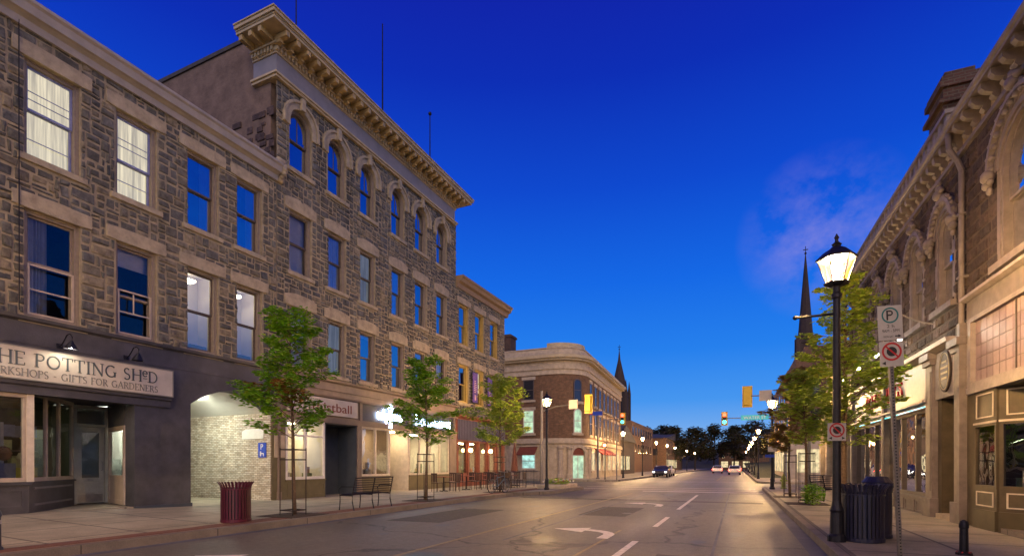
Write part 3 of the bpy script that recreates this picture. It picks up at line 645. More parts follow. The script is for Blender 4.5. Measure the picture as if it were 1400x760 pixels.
def leafmass(m, rr, c, r, n, size, flat=1.0, droop=.5):
    for _ in range(n):
        while True:
            p = Vector((rr.uniform(-1, 1), rr.uniform(-1, 1), rr.uniform(-1, 1)))
            if p.length <= 1: break
        q = Vector((c[0] + p.x * r, c[1] + p.y * r, c[2] + p.z * r * flat)); s = size * rr.uniform(.6, 1.3)
        a = rr.uniform(0, 2 * math.pi); t = Vector((math.cos(a), math.sin(a), rr.uniform(-droop, .25))).normalized()
        b = t.cross(Vector((rr.uniform(-.5, .5), rr.uniform(-.5, .5), 1))).normalized(); nrm_ = t.cross(b)
        # pointed leaf folded along its midrib
        P = [q - t * s * .5, q + b * s * .42 + nrm_ * s * .12, q + t * s * .2 + b * s * .30 + nrm_ * s * .08, q + t * s * .65, q + t * s * .2 - b * s * .30 + nrm_ * s * .08, q - b * s * .42 + nrm_ * s * .12]
        n0 = len(m.v); m.v += [tuple(v) for v in P]; m.f += [(n0, n0 + 1, n0 + 2, n0 + 3), (n0, n0 + 3, n0 + 4, n0 + 5)]
# ================================================================ setting
def sheet(name, poly, z, mt, kind='structure'):
    m = MB(); m.add([(x, y, z) for x, y in poly], [tuple(range(len(poly)))]); o = m.build(name, mt, recalc=False)
    return tag(o, kind=kind)
sheet('ground', [(-400, -120), (400, -120), (400, 700), (-400, 700)], -0.02, 'ground_dark')
sheet('road', [(-9.8, -40), (1.34, -40), (1.34, 260), (-9.8, 260)], 0.0, 'asphalt')
sheet('cross_street', [(-90, 34.8), (-9.8, 34.8), (-9.8, 45.5), (-90, 45.5)], 0.0, 'asphalt')
sheet('cross_street', [(1.34, 34.8), (80, 34.8), (80, 45.5), (1.34, 45.5)], 0.0, 'asphalt')
# left pavement: gently rising to the shop fronts towards the near end
def walk_h(x, y):
    k = max(0, min(1, (-10.2 - x) / 5.0)); q = max(0, min(1, (11.5 - y) / 4.5)); q = q * q * (3 - 2 * q)
    return 0.15 + 0.13 * k * q
m = MB(); xs = [-9.98, -10.2, -11.2, -12.2, -13.2, -14.2, -15.2, -15.98, -17, -18.6]; ys = [-20 + i * 1.5 for i in range(37)]
ys = [y for y in ys if y < 32] + [32.0]
idx = {}
for i, x in enumerate(xs):
    for j, y in enumerate(ys): idx[i, j] = len(m.v); m.v.append((x, y, walk_h(x, y)))
for i in range(len(xs) - 1):
    for j in range(len(ys) - 1): m.f.append((idx[i, j], idx[i + 1, j], idx[i + 1, j + 1], idx[i, j + 1]))
tag(m.build('pavement', 'sidewalk_concrete', recalc=False), kind='structure')
def corner_poly(xc, yc, r, a0, a1, n=8): return [(xc + r * math.cos(R_(a0 + (a1 - a0) * i / n)), yc + r * math.sin(R_(a0 + (a1 - a0) * i / n))) for i in range(n + 1)]
def walkblock(poly, z=0.15, mt='sidewalk_concrete'):
    m = MB(); m.vprism(poly, -0.01, z); tag(m.build('pavement', mt), kind='structure')
walkblock([(-40, 32.0), (-9.98, 32.0)] + corner_poly(-11.6, 33.2, 1.62, 0, 90) + [(-40, 34.82)])
walkblock([(-60, 45.5)] + corner_poly(-11.9, 47.1, 1.9, -90, 0) + [(-10.0, 250), (-60, 250)])
walkblock([(1.52, -20), (14, -20), (14, 32), (1.52, 32)])
walkblock([(1.52, 32), (40, 32), (40, 34.82)] + corner_poly(3.14, 33.2, 1.62, 90, 180))
walkblock([(40, 45.5), (40, 52), (1.52, 250), (1.52, 47)] + corner_poly(3.14, 47.1, 1.62, 180, 270)[1:])
walkblock([(-9.98, 22.5), (-8.95, 24.3), (-8.75, 25), (-8.75, 30.2), (-8.95, 30.9), (-9.98, 32.2)], .153)
kerb_bulb = [(-9.8, 22.35), (-8.8, 24.15), (-8.57, 24.9), (-8.57, 30.3), (-8.8, 31.05), (-9.8, 32.4)]
# kerbs
def kerb(poly_in, w_, z, mt, name='kerb', z0=-0.01):
    m = MB()
    for (p, q, pn, qn) in zip(poly_in[:-1], poly_in[1:], w_[:-1], w_[1:]): m.vprism([p, q, qn, pn], z0, z)
    tag(m.build(name, mt), kind='structure')
ci = [(-9.98, -20), (-9.98, 33.2)] + corner_poly(-11.6, 33.2, 1.62, 0, 90)[1:] + [(-40, 34.82)]
co = [(-9.8, -20), (-9.8, 33.2)] + corner_poly(-11.6, 33.2, 1.80, 0, 90)[1:] + [(-40, 35.0)]
kerb(ci, co, 0.153, 'curb_concrete')
ci = [(1.52, -20), (1.52, 33.2)] + corner_poly(3.14, 33.2, 1.62, 180, 90)[1:] + [(40, 34.82)]
co = [(1.34, -20), (1.34, 33.2)] + corner_poly(3.14, 33.2, 1.80, 180, 90)[1:] + [(40, 35.0)]
kerb(ci, co, 0.153, 'curb_concrete')
kerb([(-10.0, 250), (-10.0, 47.1), (-11.9, 45.2)], [(-9.85, 250), (-9.85, 47.1), (-11.9, 45.35)], 0.153, 'curb_concrete')
kerb([(-9.98, 22.4), (-8.95, 24.3), (-8.75, 25), (-8.75, 30.2), (-8.95, 30.9), (-9.98, 32.3)], kerb_bulb, 0.158, 'curb_concrete')
sheet('road_gutter', [(1.08, -20), (1.34, -20), (1.34, 33), (1.08, 33)], 0.004, 'gutter_concrete')
sheet('road_gutter', [(-9.8, -20), (-9.56, -20), (-9.56, 33), (-9.8, 33)], 0.004, 'gutter_concrete')
m = MB()                                    # band of red pavers along the left kerb
m.add([(-10.0, -20, .157), (-10.62, -20, .157), (-10.62, 32, .157), (-10.0, 32, .157)], [(0, 1, 2, 3)])
brick_mat('paver', (0.20, 0.085, 0.055), (0.13, 0.06, 0.045), (0.10, 0.08, 0.06), 0.22, 0.11, 0.01)
nt = M['paver'].node_tree
tag(m.build('pavement_band', 'brick_red_paver', recalc=False), kind='structure')
# painted markings
def marking(name, polys, mt='line_white', z=0.008):
    m = MB()
    for p in polys: m.add([(x, y, z) for x, y in p], [tuple(range(len(p)))])
    tag(m.build(name, mt, recalc=False), kind='structure')
rect = lambda x0, x1, y0, y1: [(x0, y0), (x1, y0), (x1, y1), (x0, y1)]
marking('road_marking', [rect(-1.84, -1.72, a, b) for a, b in ((3.0, 5.2), (7.6, 9.9), (12.4, 14.9), (17.6, 26.5))])
marking('road_marking', [rect(-5.06, -4.96, -10, 27.0)], 'yellow_line')
marking('road_marking', [rect(-2.42, -2.36, 3, 11.5)], 'yellow_line', 0.006)
marking('road_marking', [rect(-4.2, -4.14, 9, 30), rect(-0.4, -0.35, -5, 30)], 'gutter_concrete', 0.005)
def turn_arrow(cx, cy, s=1.0):
    # a curved stem that bends to the left and ends in a broad head
    st = [(0.52, -0.85), (0.74, -0.85)]; pts_o = []; pts_i = []
    for i in range(9):
        t = R_(i * 90 / 8); pts_o.append((-0.10 + 0.84 * math.cos(t), -0.35 + 0.80 * math.sin(t))); pts_i.append((-0.10 + 0.60 * math.cos(t), -0.35 + 0.52 * math.sin(t)))
    P = [(0.50, -0.95), (0.74, -0.95)]
    out_ = [[(0.50, -0.95), (0.74, -0.95), pts_o[0], pts_i[0]]]
    for i in range(8): out_.append([pts_i[i], pts_o[i], pts_o[i + 1], pts_i[i + 1]])
    out_.append([(-0.05, 0.75), (-0.85, 0.28), (-0.05, -0.15)])
    return [[(cx + x * s, cy + y * s * 1.0) for x, y in p] for p in out_]
marking('road_marking', turn_arrow(-3.05, 10.9, 0.95)); marking('road_marking', turn_arrow(-3.2, 19.6, 1.0)); marking('road_marking', turn_arrow(-7.2, 5.2, 0.9))
marking('road_marking', [rect(-9.5, 1.0, 31.6, 31.85), rect(-9.5, 1.0, 34.3, 34.55), rect(-9.5, 1.0, 46.4, 46.65), rect(-9.5, 1.0, 49.0, 49.2), rect(-4.9, 1.2, 29.3, 29.75)])
marking('road_marking', [rect(-1.84, -1.7, 52, 75), rect(-5.1, -4.95, 52, 120)], 'yellow_line')
mat('asphalt_patch', (0.055, 0.046, 0.040), 0.75, var=0.45, scale=5, bump=0.5, bscale=70)
mat('oil_stain', (0.035, 0.030, 0.028), 0.5, var=0.4, scale=6)
marking('road_patch', [rect(-1.2, 0.3, 5.5, 8.6), [(-8.5, 11), (-6.9, 11.1), (-6.95, 15.2), (-8.45, 15.0)], rect(-4.3, -2.9, 14.5, 17.8), rect(-9.0, 0.9, 21.3, 22.0)], 'asphalt_patch', 0.0035)
rr = random.Random(12)
def blob(x, y, r, el): return [(x + r * (1 + .3 * rr.uniform(-1, 1)) * math.cos(2 * math.pi * i / 16), y + el * r * (1 + .3 * rr.uniform(-1, 1)) * math.sin(2 * math.pi * i / 16)) for i in range(16)]
marking('oil_stain', [blob(rr.choice((-.3, -3.4, -6.8, -8.2)) + rr.uniform(-.4, .4), rr.uniform(5, 32), rr.uniform(.06, .22), rr.uniform(1, 2.6)) for _ in range(34)], 'oil_stain', 0.0055)
m = MB(); m.lathe([(0.0, 0), (0.36, 0), (0.36, 0.004), (0.33, 0.006), (0.3, 0.004), (0.0, 0.004)], (-4.6, 6.9, 0.004), 20)
tag(m.build('manhole_cover', 'iron'), 'round cast iron manhole cover in the near carriageway', 'manhole cover')
# lawn and rising ground past the junction on the right
m = MB(); m.add([(1.7, 60, .17), (30, 60, .17), (40, 85, 1.6), (40, 170, 4), (1.7, 170, 2.2), (1.7, 90, 0.6)], [(0, 1, 2, 3, 4, 5)])
tag(m.build('lawn', 'grass_ground', recalc=False), kind='structure')
m = MB(); vs = []; 
for i in range(25):
    x = -160 + i * 13; vs += [(x, 225 + 10 * math.sin(i), -1), (x, 260, 9 + 4 * math.sin(i * .8) + 2 * math.sin(i * 2.1)), (x, 420, 13 + 5 * math.sin(i * .5))]
fs = [(3 * i + k, 3 * i + 3 + k, 3 * i + 4 + k, 3 * i + 1 + k) for i in range(24) for k in (0, 1)]
m.add(vs, fs); tag(m.build('hill', 'ground_dark', recalc=False), kind='structure')
# ================================================================ LEFT: near stone building
NB0 = -2.0
nb = fthing('stone_shop_building', 'dark rubble stone three storey building with garden shop and arched passage below', 'building', FL, NB0)
nearW3 = [(-0.9, 0.1), (1.1, 2.1), (2.9, 3.9), (4.75, 5.8), (6.62, 7.78), (8.62, 9.72), (10.62, 11.68), (12.36, 13.38)]
holes = [(a, b, 9.05, 11.45) for a, b in nearW3] + [(a, b, 5.1, 7.75) for a, b in nearW3]
def stone_wall(bld, fr, o, s0, s1, z0, z1, holes, lint=0.36, lover=0.25, sill=True, mort='mortar', stone='rubble_stone', seed=1, arched_h=(), surround=0.34, regular=False, camber=0.0, cw=0.115, chh=0.10):
    m = MB(fr, o); wall_panels(m, holes, s0, s1, z0, z1, 0.0, 0.3); m.build('wall', mort, bld)
    allh = [h for h in holes]
    def blocked(s, z):
        for i, h in enumerate(allh):
            if i in arched_h:
                r = (h[1] - h[0]) / 2; c = (h[0] + h[1]) / 2; zs = h[3] - r
                if h[0] - 0.02 < s < h[1] + 0.02 and h[2] - 0.17 < z < zs: return True
                if abs(s - c) < r + surround - 0.05 and zs - .25 < z <= zs: return True
                if z > zs and math.hypot(s - c, z - zs) < r + surround - 0.02: return True
                if h[0] - 0.15 < s < h[1] + 0.15 and h[2] - 0.17 < z < h[2]: return True
            else:
                if h[0] - 0.0 < s < h[1] + 0.0 and h[2] < z < h[3]: return True
                if h[0] - lover + 0.03 < s < h[1] + lover - 0.03 and h[3] <= z < h[3] + lint - 0.03: return True
                if h[0] - 0.15 < s < h[1] + 0.15 and h[2] - 0.17 < z <= h[2]: return True
        return False
    m = MB(fr, o); stones(m, s0, s1, z0, z1, blocked, seed, regular=regular, cw=cw, chh=chh); m.build('stone_facing', stone, bld)
def lintels(bld, fr, o, holes, mt='lintel_stone', lint=0.36, lover=0.25, camber=0.0, seed=3):
    rr = random.Random(seed)
    for h in holes:
        a, b = h[0] - lover, h[1] + lover; zt = h[3] + lint; c = (a + b) / 2
        n = 8; top = [(a + (b - a) * i / n, zt + camber * (1 - ((i / n - .5) * 2) ** 2) + rr.uniform(-.01, .01)) for i in range(n + 1)]
        bot = [(h[1], h[3] - 0.001), (h[0], h[3] - 0.001)]
        m = MB(fr, o); m.prism([(a, h[3] + .02)] + [(a, zt - .0)] + top[1:-1] + [(b, zt), (b, h[3] + .02)] + bot, -0.02, 0.045 + rr.uniform(0, .015)); m.build('lintel', mt, bld, bevel=0.012)
        m = MB(fr, o); m.box(h[0] - .14, h[1] + .14, -0.16, 0.075, h[2] - .15, h[2] + .004); m.build('sill', mt, bld, bevel=0.01)
stone_wall(nb, FL, NB0, NB0, 14.0, 5.05, 12.15, holes, seed=11)
lintels(nb, FL, NB0, holes, camber=0.03)
for i, (a, b) in enumerate(nearW3):
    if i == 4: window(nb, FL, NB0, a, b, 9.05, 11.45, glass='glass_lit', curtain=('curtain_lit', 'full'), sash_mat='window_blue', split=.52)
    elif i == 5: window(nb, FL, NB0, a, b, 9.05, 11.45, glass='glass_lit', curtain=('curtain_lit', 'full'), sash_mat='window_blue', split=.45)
    elif i in (6,): window(nb, FL, NB0, a, b, 9.05, 11.45, glass='glass_sky', curtain=('curtain_grey', 'half'), sash_mat='window_dark', split=.52)
    else: window(nb, FL, NB0, a, b, 9.05, 11.45, glass='glass_sky', curtain=('curtain_grey', 'half') if i % 2 else None, sash_mat='window_dark', split=.52)
    if i == 4: window(nb, FL, NB0, a, b, 5.1, 7.75, glass='glass_dark', curtain=('curtain_grey', 'left'), sash_mat='window_taupe', split=.53)
    elif i == 5:
        window(nb, FL, NB0, a, b, 5.1, 7.75, glass='glass_dark', curtain=('blind_white', 'full'), blind=0.22, sash_mat='window_taupe', split=.45)
    if i in (4, 5):
        m = MB(FL, NB0); frame_ring(m, a + .10, b - .10, 5.2, 6.45, .045, -.13, -.095); m.box(a + .14, b - .14, -.125, -.1, 5.80, 5.84)
        if i == 5: m.box((a + b) / 2 - .05, (a + b) / 2 - .02, -.124, -.101, 5.84, 6.4)
        m.build('storm_sash', 'beige_paint', nb)
    if i in (6, 7):
        wn = window(nb, FL, NB0, a, b, 5.1, 7.75, glass='glass_half', room='white', sash_mat='window_dark', split=.5)
        m = MB(FL, NB0); m.box(a + .3, b - .3, -1.0, -0.7, 7.55, 7.62); m.build('ceiling_light', 'room_soft', wn)
        m = MB(FL, NB0); m.box(a + .05, b - .45, -1.44, -1.40, 5.0, 5.9); m.box(a + .15, a + .5, -1.44, -1.39, 6.1, 6.6); m.box(a - .2, a + .25, -1.2, -.9, 5.1, 6.3); m.box(a + .5, b, -1.1, -.6, 5.1, 5.45); m.build('bookcase', 'goods', wn)
        m = MB(FL, NB0); m.box(a + .1, a + .35, -1.3, -1.1, 5.2, 5.9); m.box(a + .4, b - .1, -1.25, -1.0, 5.2, 5.5); m.ball((a + .6, -1.1, 5.6), .14)
        m.build('furniture', 'goods', wn)
    elif i < 4: window(nb, FL, NB0, a, b, 5.1, 7.75, glass='glass_half', sash_mat='window_taupe')
    if i in (4, 5):
        m = MB(FL, NB0)
        for z in (9.55, 10.55, 10.75): m.box(a + .12, b - .12, -.215, -.20, z, z + .018)
        m.build('glazing_bar', 'window_blue', nb)
# roof cornice: plain boxed gutter
m = MB(FL, NB0); m.sprism([(-0.3, 12.1), (0.10, 12.1), (0.12, 12.28), (0.22, 12.34), (0.30, 12.36), (0.34, 12.55), (0.40, 12.6), (0.40, 12.68), (-0.3, 12.68)], NB0 - .2, 13.99); m.build('cornice', 'cornice_grey', nb)
m = MB(FL, NB0); m.box(NB0, 13.98, -12, -.29, 12.0, 12.5); m.build('roof', 'roofing', nb)
m = MB(FL, NB0); m.box(NB0, 13.98, -12, -11.7, 0, 12.0); m.box(NB0, NB0 + .3, -11.7, -.31, 0, 12.0); m.build('rear_wall', 'stucco', nb)
m = MB(FL, NB0); m.box(NB0 + .3, 13.95, -1.6, -1.5, 5.0, 12.0); m.box(NB0 + .3, 13.95, -11.5, -0.32, 4.6, 4.9); m.build('floor', 'dark_interior', nb)
# ground floor fascia and mouldings (slate grey)
m = MB(FL, NB0)
m.sprism([(-.3, 4.95), (.04, 4.95), (.14, 5.0), (.16, 5.08), (.02, 5.1), (-.3, 5.1)], NB0, 14.0)
m.box(NB0, 10.72, -.3, .04, 3.5, 4.95); m.box(NB0, 14.0, -.3, .055, 4.42, 4.5)
m.sprism([(-.3, 3.2), (.10, 3.2), (.10, 3.38), (.16, 3.42), (.16, 3.5), (-.3, 3.5)], NB0, 10.05)
m.box(10.05, 10.72, -.3, .04, 3.2, 3.5); m.box(10.72, 14.0, -.3, .04, 4.1, 4.95)
m.build('fascia', 'slate_paint', nb)
# arched passage: spandrels, walls, vault
A0, A1 = 10.72, 13.76
seg = [(A0 + (A1 - A0) * i / 14, 3.28 + 0.78 * math.sin(math.pi * (0.06 + 0.88 * i / 14)) ** 0.8 - 0.08) for i in range(15)]
m = MB(FL, NB0)
for (p, q) in zip(seg[:-1], seg[1:]):
    m.add([(p[0], .04, p[1]), (q[0], .04, q[1]), (q[0], .04, 4.11), (p[0], .04, 4.11), (p[0], -.4, p[1]), (q[0], -.4, q[1]), (q[0], -.4, 4.11), (p[0], -.4, 4.11)], [(0, 1, 2, 3), (4, 5, 6, 7), (0, 1, 5, 4)])
m.build('arch_spandrel', 'slate_paint', nb)
m = MB(FL, NB0)
for (p, q) in zip(seg[:-1], seg[1:]): m.quad((p[0], -.4, p[1]), (q[0], -.4, q[1]), (q[0], -9, q[1]), (p[0], -9, p[1]))
m.build('passage_vault', 'interior_white', nb, recalc=False)
m = MB(FL, NB0); m.box(A1, A1 + .22, -9, -.02, 0, 4.1); m.box(A0 - .25, A0 - .003, -9, -.42, 0, 4.1); m.box(A0 - .25, A1 + .2, -9.2, -9.003, 0, 4.1); m.build('passage_wall', 'painted_brick', nb)
sheet('passage_path', [FL.world(A0, 0.2)[:2], FL.world(A1, 0.2)[:2], FL.world(A1, -9)[:2], FL.world(A0, -9)[:2]], 0.162, 'sidewalk_concrete')
m = MB(FL, NB0); m.box(A0 + .03, A0 + .1, -1.6, -1.45, 3.3, 3.4); m.box(A0 + 1.2, A0 + 1.7, -2.6, -2.1, 3.86, 3.9); m.build('passage_lamp', 'room_light_cool', nb)
# blank grey wall between shop and arch, foot
m = MB(FL, NB0); m.box(9.08, A0, -.4, .04, 0, 3.2); m.box(9.14, A0 - .04, .04, .055, .3, 3.12) if False else None
m.build('grey_pier', 'slate_paint', nb)
m = MB(FL, NB0); m.box(9.05, A0 + .02, .04, .09, 0, .28); m.build('plinth', 'charcoal_blue', nb)
# ---- garden shop front
m = MB(FL, NB0); m.box(4.0, 6.7, -.25, .03, .1, .98); m.box(4.0, 6.74, -.28, .10, .98, 1.05)
panelled(m, 4.3, 5.35, .42, .88, .03); panelled(m, 5.5, 6.6, .42, .88, .03)
m.build('stall_riser', 'slate_paint', nb)
display_window(nb, FL, NB0, 2.2, 6.7, 1.05, 3.2, -.05, 'beige_paint', mull=2, wd=.1)
plane_window(nb, (6.72, -.06), (8.55, -2.05), 1.05, 3.3, 'beige_paint', 'glass_shop', FL, NB0, wd=.1, mull=(0.95, 1.75))
m = MB(FL, NB0); m.vprism([(6.7, .03), (8.58, -2.0), (8.5, -2.12), (6.62, -.1)], .1, 1.0); m.vprism([(6.66, .10), (8.62, -1.98), (8.55, -2.08), (6.56, -.0)], 1.0, 1.05)
m.build('stall_riser', 'slate_paint', nb)
m = MB(FL, NB0); m.vprism([(6.86, -.08), (8.44, -1.79), (8.425, -1.805), (6.845, -.095)], .45, .5); m.vprism([(6.86, -.08), (8.44, -1.79), (8.425, -1.805), (6.845, -.095)], .86, .91); m.build('riser_moulding', 'slate_paint_light', nb)
m = MB(FL, NB0); m.vprism([(6.66, .035), (6.80, .035), (6.80, -.10), (6.66, -.10)], 1.05, 3.2); m.build('corner_post', 'cream_paint', nb)
# shop door, its frame and transom
def door_unit(bld, fr, o, s0, s1, z0, zh, zt, d, mt, glass, name='door', kick=True, handle=1):
    m = MB(fr, o); w_ = .09
    m.box(s0 - w_, s0, d - .08, d + .05, z0, zt); m.box(s1, s1 + w_, d - .08, d + .05, z0, zt); m.box(s0, s1, d - .08, d + .05, zt - w_, zt); m.box(s0, s1, d - .08, d + .05, zh, zh + .08)
    fm = m.build('door_frame', mt, bld)
    m = MB(fr, o); m.quad((s0, d - .02, zh + .08), (s1, d - .02, zh + .08), (s1, d - .02, zt - w_), (s0, d - .02, zt - w_)); m.build('transom_pane', glass, fm, recalc=False)
    m = MB(fr, o); q = .14; gz = z0 + .78
    m.box(s0 + .01, s0 + q, d - .05, d, z0 + .02, zh - .01); m.box(s1 - q, s1 - .01, d - .05, d, z0 + .02, zh - .01)
    m.box(s0 + q, s1 - q, d - .05, d, zh - .16, zh - .01); m.box(s0 + q, s1 - q, d - .045, d - .005, z0 + .02, gz)
    frame_ring(m, s0 + q + .03, s1 - q - .03, z0 + .33, gz - .14, .03, d - .005, d + .012)
    dr = m.build(name, mt, bld, bevel=.004)
    m = MB(fr, o); m.quad((s0 + q, d - .025, gz), (s1 - q, d - .025, gz), (s1 - q, d - .025, zh - .16), (s0 + q, d - .025, zh - .16)); m.build('pane', glass, dr, recalc=False)
    m = MB(fr, o); hs = s1 - .08 if handle > 0 else s0 + .08
    m.tube([(hs, d + .0, z0 + 1.0), (hs, d + .06, z0 + 1.02), (hs, d + .06, z0 + 1.26), (hs, d, z0 + 1.28)], .012); m.build('handle', 'vent_steel', dr)
    if kick:
        m = MB(fr, o); m.box(s0 + .05, s1 - .05, d + .001, d + .008, z0 + .05, z0 + .28); m.build('kick_plate', 'vent_steel', dr); m = MB(fr, o); m.box(s0 + .3, s1 - .3, d + .001, d + .012, gz - .1, gz - .04); m.build('letter_slot', 'vent_steel', dr)
    return dr
door_unit(nb, FL, NB0, 8.68, 9.42, .3, 2.62, 3.25, -2.12, 'grey_green_paint', 'glass_shop')
m = MB(FL, NB0); m.box(8.70, 9.40, -2.2, -2.14, .32, .98) if False else None
m = MB(FL, NB0); m.vprism([(6.4, .03), (6.4, -2.3), (9.6, -2.3), (9.08, .03)], 0.0, .27); tag(m.build('entry_step', 'sidewalk_concrete', nb))
m = MB(FL, NB0); m.box(6.0, 9.7, -2.5, .0, 3.3, 3.4); m.build('entry_soffit', 'slate_paint', nb)
plane_window(nb, (9.52, -2.04), (9.10, -.45), .3, 2.62, 'beige_paint', 'glass_shop', FL, NB0, wd=.13, name='side_door', panel_below=1.1)
m = MB(FL, NB0); m.vprism([(9.60, -2.12), (9.09, -.41), (9.06, -.41), (9.5, -2.12)], 2.62, 3.3); m.build('transom_board', 'slate_paint', nb)
# recess return and stair hall behind the side door
m = MB(FL, NB0); E_ = -4.2
m.box(9.10, 10.6, E_, E_ + .05, .2, 3.2); m.box(10.4, 10.45, E_, -.45, .2, 3.2); m.box(9.55, 9.6, E_, -2.15, .2, 3.2); st = m.build('stair_hall', 'interior_white', nb)
m = MB(FL, NB0); m.box(9.7, 10.1, -2.6, -2.2, 3.0, 3.04); m.build('ceiling_light', 'room_light_cool', st)
m = MB(FL, NB0)
for k in range(8): m.box(9.7, 10.4, -1.4 - .28 * k, -1.12 - .28 * k, .2, .4 + .18 * k)
m.build('stair', 'grey_green_paint', st)
shop_room(nb, FL, NB0, 2.0, 8.6, .95, 3.19, -.12 - 2.05, 2.0, 'shop_dark_wall', 'room_dim', 5, goods='goods')
m = MB(FL, NB0); m.quad((2.0, -.12, .95), (6.65, -.12, .95), (8.5, -2.17, .95), (2.0, -2.17, .95)); m.quad((2.0, -.12, 3.19), (6.65, -.12, 3.19), (8.5, -2.17, 3.19), (2.0, -2.17, 3.19)); m.quad((2.0, -.12, .95), (2.0, -2.17, .95), (2.0, -2.17, 3.19), (2.0, -.12, 3.19)); m.build('display_floor', 'dark_interior', nb, recalc=False)
m = MB(FL, NB0); rr = random.Random(9)
for x in (4.4, 5.0, 5.5, 6.1, 6.5, 7.1, 7.6):
    yy = -.5 - rr.random() * .5 - max(0, x - 6.3) * 1.05; k = rr.random()
    m.box(x, x + .35, yy - .3, yy, .96, 1.2 + k * .5); m.ball((x + .15, yy - .15, 1.45 + k * .5), .2, 6, 4); m.box(x + .1, x + .16, yy - .2, yy - .12, 1.2, 2.3 + .4 * k); m.box(x - .1, x + .4, yy - .22, yy - .16, 2.2, 2.5)
m.build('shop_display', 'goods', nb)
m = MB(FL, NB0); rr = random.Random(19)
for x in (4.3, 5.2, 5.8, 6.3, 6.9, 7.4, 7.9, 8.2):
    yy = -.45 - rr.random() * .4 - max(0, x - 6.3) * 1.05
    for zz in (1.35, 2.7): leafmass(m, rr, (x, yy, zz + rr.uniform(-.1, .3)), rr.uniform(.16, .32), 110, .12, 1.3)
m.build('potted_plants', 'leaf_lit', nb, recalc=False)
for a, b in ((NB0, 2.2),):
    m = MB(FL, NB0); m.box(a, b, -.3, .03, 0, 3.2); m.box(3.9, 4.0, -.2, .06, 0, 1.0); m.build('grey_pier', 'slate_paint', nb)
# drain pipe wire on the facade at far left
m = MB(FL, NB0); m.tube([(6.48, .1, 12.3), (6.5, .07, 5.2)], .012, 5); m.build('cable', 'iron', nb)
# ---- shop sign board
sg = fthing('shop_sign', 'long cream board with dark serif capitals above the garden shop', 'sign', FL, 3.4, 0.06, 0)
m = MB(FL, 3.4); m.T = lambda p: (p[1] - .06, p[0] - 3.4, p[2])
m.box(3.4, 10.05, .17, .21, 3.53, 4.30); m.build('board', 'sign_cream', sg, bevel=.006)
m = MB(FL, 3.4); m.T = lambda p: (p[1] - .06, p[0] - 3.4, p[2]); frame_ring(m, 3.37, 10.08, 3.51, 4.32, .03, .16, .215); m.build('rim', 'sign_ink_soft', sg)
class ShiftFr:
    def __init__(s, fr, dz=0, dd=0): s.sg = fr.sg; s.dd = dd
serif_text('lettering', 'THE POTTING SHeD', 'sign_ink', sg, FL, 3.4, 5.78, 3.86, .152, 3.86, .33)
serif_text('lettering', 'FLOWERS - WORKSHOPS - GIFTS FOR GARDENERS', 'sign_ink_soft', sg, FL, 3.4, 4.55, 3.60, .152, 5.08, .185)
# gooseneck sign lamps
def gooseneck(fr, s, z, label, group, mt='iron', lit=True, size=1.0, drop=.1):
    g = fthing('gooseneck_lamp', label, 'wall lamp', fr, s, .05, 0, group)
    m = MB(fr, s); m.lathe  # wall plate
    m.box(s - .06, s + .06, .0, .03, z - .06, z + .06); m.tube([(s, .02, z), (s, .12, z + .02), (s, .24, z + .12), (s, .36, z + .24), (s, .5, z + .26), (s, .6, z + .18), (s, .58, z + .06)], .016)
    m.build('arm', mt, g)
    m = MB(fr, s); n = 14; vs = []; fs = []
    for j, (r, dz, dy) in enumerate([(.03, .08, .58), (.05, .04, .57), (.10, -.04, .55), (.145, -.12, .53), (.15, -.13, .53)]):
        for k in range(n): a = 2 * math.pi * k / n; vs.append((s + r * math.cos(a), dy + r * math.sin(a) * .9, z + dz))
    for j in range(4):
        for k in range(n): fs.append((j * n + k, j * n + (k + 1) % n, (j + 1) * n + (k + 1) % n, (j + 1) * n + k))
    m.add(vs, fs); m.build('shade', mt, g, smooth=True)
    if lit:
        m = MB(fr, s); m.ball((s, .54, z - .07), .045); m.build('bulb', 'spot_bulb', g)
    return g
gooseneck(FL, 7.3, 4.5, 'black gooseneck lamp over the middle of the cream garden shop sign', 'gooseneck lamps over the garden shop sign')
gooseneck(FL, 8.85, 4.5, 'unlit black gooseneck lamp near the right end of the cream garden shop sign', 'gooseneck lamps over the garden shop sign', lit=False)
gooseneck(FL, 5.5, 4.5, 'black gooseneck lamp over the left end of the cream garden shop sign', 'gooseneck lamps over the garden shop sign')

